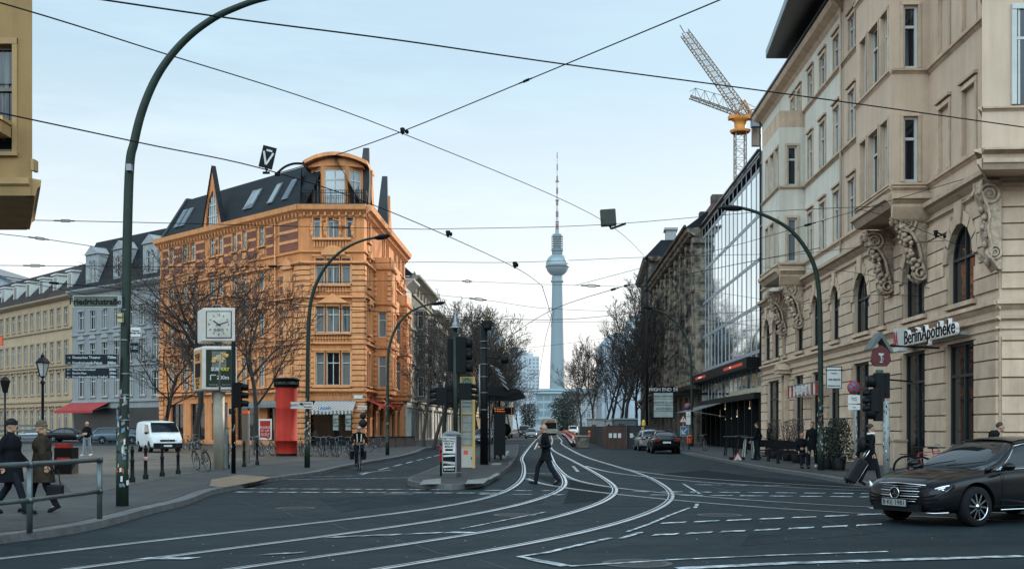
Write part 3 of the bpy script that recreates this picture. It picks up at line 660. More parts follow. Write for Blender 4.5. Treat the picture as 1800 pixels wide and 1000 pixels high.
    fin.build('fire_wall',mat('dark_slate_wall',(.03,.035,.04),.7),root)
    # skylights
    sl=lambda F_,px,z: F_.u(px)
    for px in (314,324,436,443,479,505):
        u=FL.u(px,-1.); z0=21.3; s=MB()
        f=lambda z: -.1-(z-20.15)/(zt-20.15)*(rb-.1)
        a,b=u-.42,u+.42; z1=z0+1.9
        s.box8([FL.p(a,z0,f(z0)+.02),FL.p(b,z0,f(z0)+.02),FL.p(b,z0,f(z0)+.14),FL.p(a,z0,f(z0)+.14),FL.p(a,z1,f(z1)+.02),FL.p(b,z1,f(z1)+.02),FL.p(b,z1,f(z1)+.14),FL.p(a,z1,f(z1)+.14)])
        k=s.build('skylight',M_grey,root); s=MB(); a+=.1;b-=.1;z0+=.12;z1-=.12
        s.poly(FL.p(a,z0,f(z0)+.15),FL.p(b,z0,f(z0)+.15),FL.p(b,z1,f(z1)+.15),FL.p(a,z1,f(z1)+.15)); s.build('pane',M_skyl,k)
    # tall triangular gable on the left face
    ua,ub=FL.u(356),FL.u(391); um=(ua+ub)/2; g=MB(); zt2=25.6
    g.fp(FL,[(ua,20.1),(um-1.15,20.1),(um-1.15,22.3),(um,23.6),(um,zt2)],-.3,0.); g.fp(FL,[(ub,20.1),(um+1.15,20.1),(um+1.15,22.3),(um,23.6),(um,zt2)],-.3,.0)
    g.build('gable',M_or,root)
    gw=MB(); gw.fp(FL,[(um-1.1,20.15),(um+1.1,20.15),(um+1.1,22.3),(um,23.55),(um-1.1,22.3)],-.22,-.18); gg=gw.build('window',M_skyl,root)
    gw=MB()
    for x in (-.75,-.35,.0,.4,.75): gw.fb(FL,um+x-.04,um+x+.04,20.15,23.4-abs(x)*1.1,-.18,-.12)
    for z in (20.15,21.2,22.2): gw.fb(FL,um-1.1,um+1.1,z,z+.09,-.18,-.11)
    gw.build('frame',M_frame_w,gg)
    g=MB(); 
    for s in (-1,1):
        e=(ua if s<0 else ub)
        g.prism([FL.p(e+s*.12,20.1,.1),FL.p(um,zt2+.3,.1),FL.p(um,zt2+.1,.1),FL.p(e-s*.02,20.1,.1)],-FL.n3*.45)
    g.build('gable_roof',M_slate,root)
    # street-side tall gable fins
    for u in (2.6,13.6):
        g=MB(); g.prism([FR.p(u,20.1,.1),FR.p(u,25.6,.0),FR.p(u,25.6,-.5),FR.p(u,20.1,-1.2)],FR.d3*.3); g.build('fire_wall',MATS['dark_slate_wall'],root)
        g=MB(); g.prism([FR.p(u+.4,20.1,.1),FR.p(u+1.3,24.0,.1),FR.p(u+2.6,20.1,.1)],-FR.n3*.6); g.build('gable',M_or,root)
    # attic pavilion with curved overhanging roof
    c=FF.p(FF.L/2+.05,0,-2.6); pv=MB(); wd=2.3; rr=[(-2.2,-.55),(-1.1,.8),(1.1,.8),(2.2,-.55)]
    ptsP=[FF.p(FF.L/2+x,0,-1.9+y) for x,y in rr]; z0,z1=20.2,23.7
    segs=[]
    for i in range(3): segs.append(Fac(ptsP[i].xy,ptsP[i+1].xy,((ptsP[i]+ptsP[i+1])/2-c).xy))
    for F_ in segs:
        q=(.22,F_.L-.22,z0+.1,z1-.25,False); wall(pv,F_,0,F_.L,z0,z1+.6,[q],.15); window(root,F_,q,.12,M_frame_w,M_skyl,nv=1,tr=.72,fw=.09)
    sd1=Fac(ptsP[3].xy,(ptsP[3]+V((0,3,0))).xy,(1,0)); wall(pv,sd1,0,3,z0,z1+.6,[],.1); sd2=Fac(ptsP[0].xy,(ptsP[0]+V((0,3,0))).xy,(-1,0)); wall(pv,sd2,0,3,z0,z1+.6,[],.1)
    pv.build('pavilion_wall',M_or,root)
    pr=MB(); n=12
    prof=[]; 
    for i in range(n+1):
        a=-1+2*i/n; prof.append((a*2.75,24.15+ .62*(1-a*a)))
    uc=FF.L/2
    for thick,ext,mm in ((.25,0,0),):
        for i in range(n):
            (xa,za),(xb,zb)=prof[i],prof[i+1]
            of=lambda x: -.45-.28*(abs(x)/2.75)**2*2.6
            pr.box8([FF.p(uc+xa,za-.3,of(xa)),FF.p(uc+xb,zb-.3,of(xb)),FF.p(uc+xb,zb-.3,-6),FF.p(uc+xa,za-.3,-6),FF.p(uc+xa,za,of(xa)),FF.p(uc+xb,zb,of(xb)),FF.p(uc+xb,zb,-6),FF.p(uc+xa,za,-6)])
            pr.box8([FF.p(uc+xa*.86,24.0-.3,of(xa)-.5),FF.p(uc+xb*.86,24.-.3,of(xb)-.5),FF.p(uc+xb*.86,23.7,-5.8),FF.p(uc+xa*.86,23.7,-5.8),FF.p(uc+xa*.86,za-.28,of(xa)-.5),FF.p(uc+xb*.86,zb-.28,of(xb)-.5),FF.p(uc+xb*.86,zb-.28,-5.8),FF.p(uc+xa*.86,za-.28,-5.8)])
    pr.build('pavilion_roof',M_ortrim,root)
    rl=MB(); 
    pts=[FF.p(-.1,0,-1.9),FF.p(-.1,0,-.1),FF.p(FF.L+.1,0,-.1),FF.p(FF.L+.1,0,-1.9)]
    for i in range(3):
        a,b=pts[i],pts[i+1]
        for z in (20.35,21.45,21.25): rl.bar(a+V((0,0,z)),b+V((0,0,z)),.05)
        k=int((b-a).length/.16)
        for j in range(k+1): q=a.lerp(b,j/k); rl.bar(q+V((0,0,20.3)),q+V((0,0,21.45)),.03 if j%8 else .07)
    rl.build('balcony_railing',M_black,root)
    # corner street plate and shop lettering
    s=MB(); s.fb(FF,FF.L-.85,FF.L-.1,4.05,4.35,.1,.16); s.build('street_plate',M_white,root)
    text('▲',.4,M_brickd,root,FL.p(FL.u(461),4.9,.25),M3=fmat(FL)) if 0 else None
    text('MAXIMILIANS',.5,M_brickd,root,FL.p(FL.u(459),4.75,.42),M3=fmat(FL),name='shop_lettering')
    text('RESTAURANT',.32,M_red,root,FR.p(3.2,4.2,.05),M3=fmat(FR),name='shop_lettering')
    for u in (1,4.5,9,13):
        a=MB(); a.poly(FR.p(u-.2,4.0,.1),FR.p(u+2.6,4.0,.1),FR.p(u+2.6,3.5,1.1),FR.p(u-.2,3.5,1.1)); a.fb(FR,u-.2,u+2.6,3.3,3.5,1.09,1.11); a.build('awning',M_red,root)
    return root,FL,FF,FR
M_skyl=glassmat('attic_glass',dark=(.10,.14,.17),light=(.3,.33,.34),thr=.3,rough=.05,metal=.5)
M_brickd=mat('dark_red',(.10,.02,.016),.6)
OR,OFL,OFF,OFR=orange()
# awning with shop at the corner
def awning(F,u0,u1,z,proj,drop,m,label):
    r=thing('awning',label,'awning',F.p((u0+u1)/2,z,0)); a=MB()
    A,B_,C,D=F.p(u0,z,.02),F.p(u1,z,.02),F.p(u1,z-drop,proj),F.p(u0,z-drop,proj)
    a.box8([A,B_,C,D,A+V((0,0,.04)),B_+V((0,0,.04)),C+V((0,0,.04)),D+V((0,0,.04))])
    n=14
    for i in range(n):
        p=D.lerp(C,i/n);q=D.lerp(C,(i+1)/n); mid=(p+q)/2
        a.poly(p,q,q-V((0,0,.22)),mid-V((0,0,.3)),p-V((0,0,.22)))
    a.build('canopy_cloth',m,r); b=MB(); b.bar(A-V((0,0,.5)),D,.04); b.bar(B_-V((0,0,.5)),C,.04); b.build('arm',M_grey,r); return r
M_stripe=tiles('striped_cloth',(.55,.5,.46),(.5,.44,.40),(.16,.14,.12),.3,50,.08,plane='xz',bump=0,big=.15)
awning(OFF,1.2,4.6,3.9,2.2,.9,M_stripe,'cream striped awning over the corner cafe entrance of the orange house')
awning(OFL,OFL.u(448),OFL.u(520),3.9,1.3,.3,mat('grey_awning',(.16,.18,.17),.8),'grey scalloped awning beside the red advertising column')
# ================= LEFT BACKGROUND HOUSES =================
def block(root,F,z0,z1,depth,ncol,rows,wm,fm,pm,u0=.8,u1=None,ww=1.1,arch=False,far=True,sill=None,wallname='wall',dep=.2,nv=1):
    u1=F.L-.8 if u1 is None else u1; ops=[]
    for i in range(ncol):
        c=u0+(u1-u0)*(i+.5)/ncol
        for a,b in rows: ops.append((c-ww/2,c+ww/2,a,b,arch))
    W=MB(); wall(W,F,0,F.L,z0,z1,ops,dep)
    # sides and back
    a,b=F.p(0,0),F.p(F.L,0); a2,b2=F.p(0,0,-depth),F.p(F.L,0,-depth)
    for p,q in ((b,b2),(b2,a2),(a2,a)): W.poly((p.x,p.y,z0),(q.x,q.y,z0),(q.x,q.y,z1),(p.x,p.y,z1))
    W.poly(*[(p.x,p.y,z1) for p in (a,b,b2,a2)])
    W.build(wallname,wm,root)
    for q in ops: window(root,F,q,dep-.03,fm,pm,far=far,nv=nv,fw=.08)
    if sill:
        T=MB()
        for ua,ub,za,zb,_ in ops:
            T.fb(F,ua-.12,ub+.12,za-.15,za,0,.16); T.fb(F,ua-.12,ua,za,zb,0,.07); T.fb(F,ub,ub+.12,za,zb,0,.07); T.fb(F,ua-.15,ub+.15,zb,zb+.18,0,.1)
            if sill=='ped' and zb<12: T.fb(F,ua-.25,ub+.25,zb+.4,zb+.52,0,.3); T.fb(F,ua-.15,ua-.0,zb+.15,zb+.4,0,.2); T.fb(F,ub,ub+.15,zb+.15,zb+.4,0,.2)
        return ops,T
    return ops
M_cream=mat('cream_render',(.42,.295,.18),.85,var=.12,scale=.4,streak=.15); M_creamt=mat('cream_trim',(.36,.255,.16),.8,var=.2)
M_bluegrey=mat('blue_grey_render',(.235,.235,.23),.85,var=.12,scale=.4,streak=.15); M_bgt=mat('blue_grey_trim',(.28,.285,.28),.8,var=.2)
def cream():
    p1=V(((127-900)/2000*141.7,141.7)); p0=V((-72.6,161.)); d=(p0-p1); p0=p1+d*2.0
    F=Fac(p0,p1,(0,-1)); root=thing('cream_building','long cream apartment house with tiled mansard roof and small white dormers','building',F.p(0,0))
    rows=[(14.6,16.8),(10.0,12.6),(5.9,8.6),(1.2,3.9)]
    ops,T=block(root,F,0,18,12,22,rows,M_cream,M_frame_w,M_win,ww=1.15,sill='ped')
    for z in (4.8,9.3,13.9): T.molding(F,0,F.L,[(z,0),(z+.1,.2),(z+.3,.22),(z+.35,0)])
    T.molding(F,0,F.L+.3,[(17.6,0),(17.8,.4),(18.,.7),(18.2,.75),(18.3,0)]); T.build('trim',M_creamt,root)
    r=MB(); r.poly(F.p(-.2,18.2,.4),F.p(F.L,18.2,.4),F.p(F.L,23.,-4.),F.p(-.2,23.,-4.)); r.poly(F.p(-.2,23.,-4.),F.p(F.L,23.,-4.),F.p(F.L,24.4,-8),F.p(-.2,24.4,-8))
    r.poly(F.p(F.L,18.2,.4),F.p(F.L,23,-4),F.p(F.L,24.4,-8),F.p(F.L,18.2,-12)); r.build('roof',M_tile,root)
    for i in range(14):
        u=F.L-2.6-i*5.0/1.3*1.25
        if u<2: break
        d=MB(); d.fb(F,u-.75,u+.75,19.,21.3,-3.0,-.7); d.fb(F,u-.95,u+.95,21.3,21.5,-3.2,-.5); k=d.build('dormer',M_frame_w,root)
        w=MB(); w.fb(F,u-.45,u+.45,19.4,21.,-.7,-.66); w.build('pane',M_win,k)
    c=MB(); c.fb(F,F.L-14,F.L-12.6,24,25.6,-8.5,-7.5); c.build('chimney',M_brick,root)
cream()
def greyb():
    F=Fac((-53.7,139),(-36.,123.6),(0,-1)); root=thing('grey_building','blue-grey apartment house with dark mansard roof and arched twin dormers','building',F.p(0,0))
    rows=[(13.3,15.6),(9.2,11.7),(5.3,8.0)]
    ops,T=block(root,F,0,18,12,8,rows,M_bluegrey,M_frame_w,M_win,ww=1.3,sill=True)
    for z in (4.5,8.6,12.6): T.molding(F,0,F.L,[(z,0),(z+.1,.2),(z+.3,.22),(z+.35,0)])
    T.molding(F,-.2,F.L,[(17.5,0),(17.7,.4),(18.,.75),(18.2,.8),(18.3,0)])
    for q in ops:
        if 11<q[3]<12: c=(q[0]+q[1])/2; T.fp(F,[(c-.8*math.cos(PI*i/8),q[3]+.5+.6*math.sin(PI*i/8)) for i in range(9)],0,.14)
    # shallow curved bay
    b=Fac(F.p(3.2,0,.7).xy,F.p(7.4,0,.7).xy,F.n)
    T.build('trim',M_bgt,root); r=MB()
    r.poly(F.p(0,18.2,.2),F.p(F.L,18.2,.2),F.p(F.L,24.3,-2.3),F.p(1.5,24.3,-2.3)); r.poly(F.p(1.5,24.3,-2.3),F.p(F.L,24.3,-2.3),F.p(F.L,25,-9),F.p(1.5,25,-9)); r.poly(F.p(0,18.2,.2),F.p(1.5,24.3,-2.3),F.p(1.5,25,-9),F.p(0,18.2,-12))
    r.build('roof',M_slate,root)
    for px in (162,211,264):
        u=F.u(px,-.1); d=MB(); w=1.35
        q1=(u-.75,u-.12,19.1,21.6,True); q2=(u+.12,u+.75,19.1,21.6,True); D=F.off(-.1)
        wall(d,D,u-w,u+w,18.3,22.3,[q1,q2],.2)
        d.fp(D,[(u-w-.25,22.3),(u+w+.25,22.3),(u,23.3)],-2.5,.2)
        for s in (-1,1): d.fb(D,u+s*w-.12,u+s*w+.12,18.3,22.3,-2.6,.02)
        k=d.build('dormer',M_bgt,root)
        for q in (q1,q2): window(k,D,q,.17,M_frame_w,M_win,far=True,fw=.1,nv=0)
    sh=MB(); sh.fb(F,.4,F.L-.2,.2,3.9,-.05,.04); sh.build('shopfront',mat('dark_shop',(.012,.013,.014),.4,var=.5,scale=.6),root)
    awning(F,-.3,8.8,4.6,2.2,1.0,mat('red_awning',(.33,.03,.025),.8,var=.15),'dark red cafe awning on the blue-grey house')
    return F
GF=greyb()
# pale gable building far left
r=thing('gabled_hall','plain pale grey gabled hall rising behind the cream apartment house','building',(-105,180,0)); m=MB()
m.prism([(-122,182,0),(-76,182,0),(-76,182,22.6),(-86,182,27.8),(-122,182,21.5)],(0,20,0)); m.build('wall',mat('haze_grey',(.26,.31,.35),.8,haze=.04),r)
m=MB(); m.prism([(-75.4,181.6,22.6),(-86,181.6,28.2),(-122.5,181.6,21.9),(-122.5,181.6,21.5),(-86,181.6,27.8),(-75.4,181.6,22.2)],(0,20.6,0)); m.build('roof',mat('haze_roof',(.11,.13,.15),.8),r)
# mustard corner oriel, top left
M_must=mat('mustard_render',(.30,.175,.06),.8,var=.15,scale=.7,streak=.22,bump=.15); M_mustt=mat('mustard_trim',(.34,.205,.08),.75,var=.2,scale=2)
def leftb():
    Y0=23.1; root=thing('mustard_building','mustard rendered corner building with overhanging oriel at the top left','building',(-12,Y0,0))
    FS=Fac((-13.4,Y0),(-9.74,Y0),(0,-1)); FE=Fac((-9.74,Y0),(-11.5,27),(1,.2)); W=MB();T=MB(); z=lambda py: CH+(HY-py)*Y0/2000
    x=lambda px: FS.u(px); q=(x(-70),x(22),z(268),z(78),False); q2=(x(-70),x(22),11.2,13.5,False)
    wall(W,FS,0,FS.L,6.5,20,[q,q2],.3); wall(W,FE,0,FE.L,6.5,20,[],.3)
    W.poly((-13.4,27,6.5),(-11.5,27,6.5),(-11.5,27,20),(-13.4,27,20)); W.bb(-30,-13.4,Y0+.6,26.9,0,20)
    for F_ in (FS,FE): T.molding(F_,-.0,F_.L+.0,[(6.38,-.1),(6.38,.05),(6.55,.1),(6.6,.16),(6.72,.17),(6.74,0)])
    T.poly((-13.4,Y0-.03,6.385),(-9.68,Y0-.03,6.385),(-11.55,27.1,6.385),(-13.4,27.1,6.385))
    for a,b in ((q[1],q[1]+.1),): T.fb(FS,a,b,q[2],q[3]+.12,0,.03)
    T.fb(FS,q[0]-.1,q[1]+.1,q[3],q[3]+.12,0,.035); T.fb(FS,q[0]-.1,q[1]+.12,q[2]-.08,q[2],0,.09)
    T.bb(-9.76,-9.70,Y0-.03,Y0+.2,z(300),z(280))
    window(root,FS,q,.22,M_frame_d2,M_win2,nv=1,tr=.6,fw=.07); window(root,FS,q2,.28,M_frame_d2,M_win2,nv=1)
    b=MB(); b.fb(FS,q[0]-.1,x(20),z(243),z(222),.0,.5); b.fb(FS,q[0]-.1,x(23),z(222),z(216),.0,.56); b.build('balcony',M_mustt,root)
    rl=MB()
    for i in range(12): rl.bar(FS.p(x(4)-.12*i,z(218),.45),FS.p(x(4)-.12*i,z(125),.45),.014)
    rl.bar(FS.p(x(4),z(218),.45),FS.p(x(4),z(122),.45),.035); rl.bar(FS.p(x(4)-1.3,z(126),.45),FS.p(x(4),z(126),.45),.03); rl.build('balcony_railing',M_black,root)
    W.build('wall',M_must,root); T.build('trim',M_mustt,root)
M_frame_d2=mat('brown_frame',(.16,.13,.09),.5)
leftb()
# ================= LEFT STREET ROW =================
M_wht=mat('white_render',(.52,.51,.47),.8,var=.15,streak=.2); M_sand=mat('weathered_stone',(.20,.17,.14),.9,var=.45,scale=1.2,streak=.4,bump=.4,col2=(.09,.10,.09))
M_sandt=mat('weathered_trim',(.27,.24,.20),.85,var=.4,scale=2,streak=.3)
def lrow(y0,y1,h,wm,tm,label,ncol,oriel=True,name='town_house',rows=None,rh=3):
    c=-15.4; F=Fac((c+SL*y0,y0),(c+SL*y1,y1),(1,0)); root=thing(name,label,'building',F.p(0,0))
    rows=rows or [(5.2+3.9*i,7.5+3.9*i) for i in range(int((h-6)/3.9)+1)]
    ops,T=block(root,F,0,h,12,ncol,rows+[(.3,3.4)],wm,M_frame_w,M_win,ww=1.2,sill='ped')
    for z in [4.4]+[a-.5 for a,b in rows[1:]]: T.molding(F,0,F.L,[(z,0),(z+.1,.2),(z+.3,.22),(z+.35,0)])
    T.molding(F,-.2,F.L+.2,[(h-.8,0),(h-.4,.5),(h-.1,.9),(h+.1,.95),(h+.15,0)])
    if oriel:
        for u in ([F.L*.25,F.L*.72] if F.L>16 else [F.L*.5]):
            O=F.off(1.1,u-1.5,u+1.5); sd=Fac(F.p(u-1.5,0,0).xy,F.p(u-1.5,0,1.1).xy,(0,-1)); W=MB()
            oo=[(a,b2,za,zb,False) for a,b2 in ((.3,1.2),(1.8,2.7)) for za,zb in rows[:-1]]
            wall(W,O,0,3,4.6,h-3.5,oo,.15); os=[(.2,.9,za,zb,False) for za,zb in rows[:-1]]; wall(W,sd,0,1.1,4.6,h-3.5,os,.15)
            W.poly(*[F.p(a,h-3.5,b2) for a,b2 in ((u-1.5,0),(u+1.5,0),(u+1.5,1.1),(u-1.5,1.1))]); W.poly(*[F.p(a,4.6,b2) for a,b2 in ((u-1.5,0),(u+1.5,0),(u+1.5,1.1),(u-1.5,1.1))])
            W.build('oriel',wm,root)
            for q in os: window(root,sd,q,.12,M_frame_w,M_win,far=True,nv=0)
            for q in oo: window(root,O,q,.12,M_frame_w,M_win,far=True,nv=0)
            for z in (4.6,8.4,12.3,h-3.6): T.fb(O,-.15,3.15,z,z+.25,-1.05,.15)
    T.build('trim',tm,root); r=MB()
    r.poly(F.p(0,h+.1,.3),F.p(F.L,h+.1,.3),F.p(F.L,h+rh,-3),F.p(0,h+rh,-3)); r.poly(F.p(0,h+.1,.3),F.p(0,h+rh,-3),F.p(0,h+rh,-11),F.p(0,h+.1,-12)); r.poly(F.p(0,h+rh,-3),F.p(F.L,h+rh,-3),F.p(F.L,h+rh,-11),F.p(0,h+rh,-11)); r.build('roof',M_slate,root)
    return root
lrow(122.2,127.5,17.5,M_wht,M_wht,'narrow white rendered house directly behind the orange house',2,False)
lrow(127.7,150,18.6,M_sand,M_sandt,'weathered grey-brown ornate house with oriels beyond the white house',6)
lrow(150.3,178,17,M_wht,M_sandt,'pale ornate house half hidden by street trees',7)
lrow(178.3,215,16,M_sand,M_sandt,'long brown stone house partly behind the bare trees',9)
lrow(215.3,260,17,M_cream,M_creamt,'pale yellow house further down the left side of the street',10,False)
lrow(260.4,330,16,M_wht,M_sandt,'white terrace far down the left side of the street',12,False)
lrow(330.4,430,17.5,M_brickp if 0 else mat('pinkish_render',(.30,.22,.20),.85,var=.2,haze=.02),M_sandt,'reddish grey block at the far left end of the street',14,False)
# domed building
def dome(c,rb,h,z0,label,m1,scale=1):
    root=thing('domed_building',label,'building',(c[0],c[1],0)); d=MB(); d.lathe((c[0],c[1],0),[(rb*1.02,0),(rb*1.02,z0)],16,sm=False)
    d.build('drum',M_sandt if rb<5 else M_sand,root)
    d=MB(); prof=[]
    for i in range(13):
        t=i/12*PI/2; prof.append((rb*math.cos(t)**.8*(1+.14*math.sin(2*t)) if i<12 else .15,z0+h*math.sin(t)))
    d.lathe((c[0],c[1],0),prof,24); d.build('dome',m1,root)
    d=MB()
    for k in range(16):
        a=2*PI*k/16; d.tube([(c[0]+(r+.12)*math.cos(a),c[1]+(r+.12)*math.sin(a),z) for r,z in prof],.09,4)
    d.tube([(c[0]+rb*1.03*math.cos(2*PI*i/24),c[1]+rb*1.03*math.sin(2*PI*i/24),z0+.3) for i in range(24)],.28,6,closed=True)
    d.lathe((c[0],c[1],0),[(.9,z0+h-.2),(.9,z0+h+1),(0.1,z0+h+2.2),(.06,z0+h+4)],8); d.build('gilded_rib',mat('gilding',(.22,.17,.08),.5,.5,var=.4),root)
    w=MB()
    for k in range(16):
        a=2*PI*(k+.5)/16; w.box((c[0]+rb*1.02*math.cos(a),c[1]+rb*1.02*math.sin(a),z0-2.6),(.12,1.1,3.2),a)
    w.build('drum_window',M_win,root); return root
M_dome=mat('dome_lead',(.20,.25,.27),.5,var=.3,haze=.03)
Yd=300; dome(((857-900)/2000*Yd,Yd),3.9,6.6,22.5,'large ribbed dome with gilded bands rising above the street trees',M_dome)
Yd=290; dome(((890-900)/2000*Yd,Yd),1.7,3.2,15.8,'small onion-domed turret right of the large ribbed dome',M_dome)
# high-rise slabs and street-end block
def highrise(px0,px1,ptop,Y,label,nr,nc,hz=.12):
    x0=(px0-900)/2000*Y;x1=(px1-900)/2000*Y; h=CH+(HY-ptop)/2000*Y; F=Fac((x0,Y),(x1,Y),(0,-1)); r=thing('tower_block',label,'building',(x0,Y,0)); W=MB(); W.bb(x0,x1,Y,Y+14,0,h); W.bb(x0+2,x0+(x1-x0)*.6,Y+2,Y+10,h,h+2.5)
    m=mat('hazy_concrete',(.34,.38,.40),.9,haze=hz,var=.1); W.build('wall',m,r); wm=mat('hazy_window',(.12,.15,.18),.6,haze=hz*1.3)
    for i in range(nc):
        u=(i+.5)*F.L/nc
        for j in range(nr): z=h-2-j*3.0; b=MB(); b.fb(F,u-.9,u+.9,z-1.5,z,0,.06); b.build('window',wm,r)
    return r
highrise(896,926,616,900,'pale hazy high-rise slab left of the television tower',18,4)
highrise(922,948,626,940,'narrower pale high-rise joined to the right of the first slab',18,4)
highrise(1104,1142,562,620,'distant pale tower block behind the old brown building',8,5,.14)
r=thing('office_slab','long low hazy office block closing the end of the street','building',(13,560,0)); Y=560; x0,x1=(942-900)/2000*Y,(1062-900)/2000*Y
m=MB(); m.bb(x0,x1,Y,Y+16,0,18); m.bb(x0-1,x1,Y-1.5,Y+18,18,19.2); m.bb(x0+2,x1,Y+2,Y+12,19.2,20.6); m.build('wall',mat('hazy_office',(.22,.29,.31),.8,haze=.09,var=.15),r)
F=Fac((x0,Y),(x1,Y),(0,-1))
for j in range(4):
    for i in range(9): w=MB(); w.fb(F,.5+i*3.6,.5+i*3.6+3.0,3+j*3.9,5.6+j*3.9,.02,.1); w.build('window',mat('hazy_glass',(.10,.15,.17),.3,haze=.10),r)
# ================= TELEVISION TOWER =================
def tvtower():
    Y=1540; x=(979.5-900)/2000*Y; k=Y/2000; root=thing('television_tower','slender pale concrete television tower with steel sphere and striped antenna mast','tower',(x,Y,0))
    z=lambda py: CH+(HY-py)*k
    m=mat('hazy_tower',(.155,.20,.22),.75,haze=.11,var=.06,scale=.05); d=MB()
    d.lathe((x,Y,0),[(12.6,0),(10.4,z(690)),(8.6,z(600)),(7.0,z(500)),(6.8,z(486))],32); d.build('shaft',m,root)
    d=MB(); d.lathe((x,Y,0),[(7,z(497)),(8.6,z(496)),(8.6,z(493)),(7.4,z(492)),(7.4,z(486))],24); d.build('collar',m,root)
    d=MB(); c=z(466); R0=15.6; prof=[(R0*math.cos(t),c+R0*math.sin(t)) for t in [(-PI/2+PI*i/28) for i in range(29)]]; prof=[(max(r,5.2),zz) for r,zz in prof]; d.lathe((x,Y,0),prof,40,sm=False)
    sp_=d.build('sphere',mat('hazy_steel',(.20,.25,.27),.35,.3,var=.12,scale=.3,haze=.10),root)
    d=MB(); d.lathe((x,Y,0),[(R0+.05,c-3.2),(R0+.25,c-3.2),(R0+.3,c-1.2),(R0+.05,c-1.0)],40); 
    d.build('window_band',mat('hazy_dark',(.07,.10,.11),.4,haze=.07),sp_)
    d=MB(); d.lathe((x,Y,0),[(7.2,z(447)),(7.2,z(441)),(8.2,z(441)),(8.2,z(439)),(5.2,z(438)),(5.4,z(416)),(6.4,z(416)),(6.4,z(412)),(3,z(411)),(2.2,z(402))],20)
    for i in range(6): d.lathe((x,Y,0),[(5.2,z(437-i*4)),(7.6,z(437-i*4)),(7.6,z(436-i*4)),(5.2,z(436-i*4))],20)
    for s in(-1,1): d.bb(x+s*7.4-.3,x+s*7.4+.3,Y-.5,Y+.5,z(438),z(414))
    d.build('platform_stack',m,root)
    a=MB(); zz=z(403); zt=z(268); 
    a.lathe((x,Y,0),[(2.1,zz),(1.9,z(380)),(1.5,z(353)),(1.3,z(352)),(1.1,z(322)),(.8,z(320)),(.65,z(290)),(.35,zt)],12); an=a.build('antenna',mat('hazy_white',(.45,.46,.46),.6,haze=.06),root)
    b=MB(); cur=zz; i=0; hs=(zt-zz)/13
    for i in range(0,13,2):
        z0=zz+i*hs; t=i/13; r=2.1-(1.7*t); b.lathe((x,Y,0),[(r+.12,z0),(r-.1+.1,z0+hs)],12)
    for py in (403,391,353,320): b.lathe((x,Y,0),[(2.6,z(py)),(2.6,z(py-1.5))],12)
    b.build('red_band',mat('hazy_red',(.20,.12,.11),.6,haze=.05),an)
tvtower()
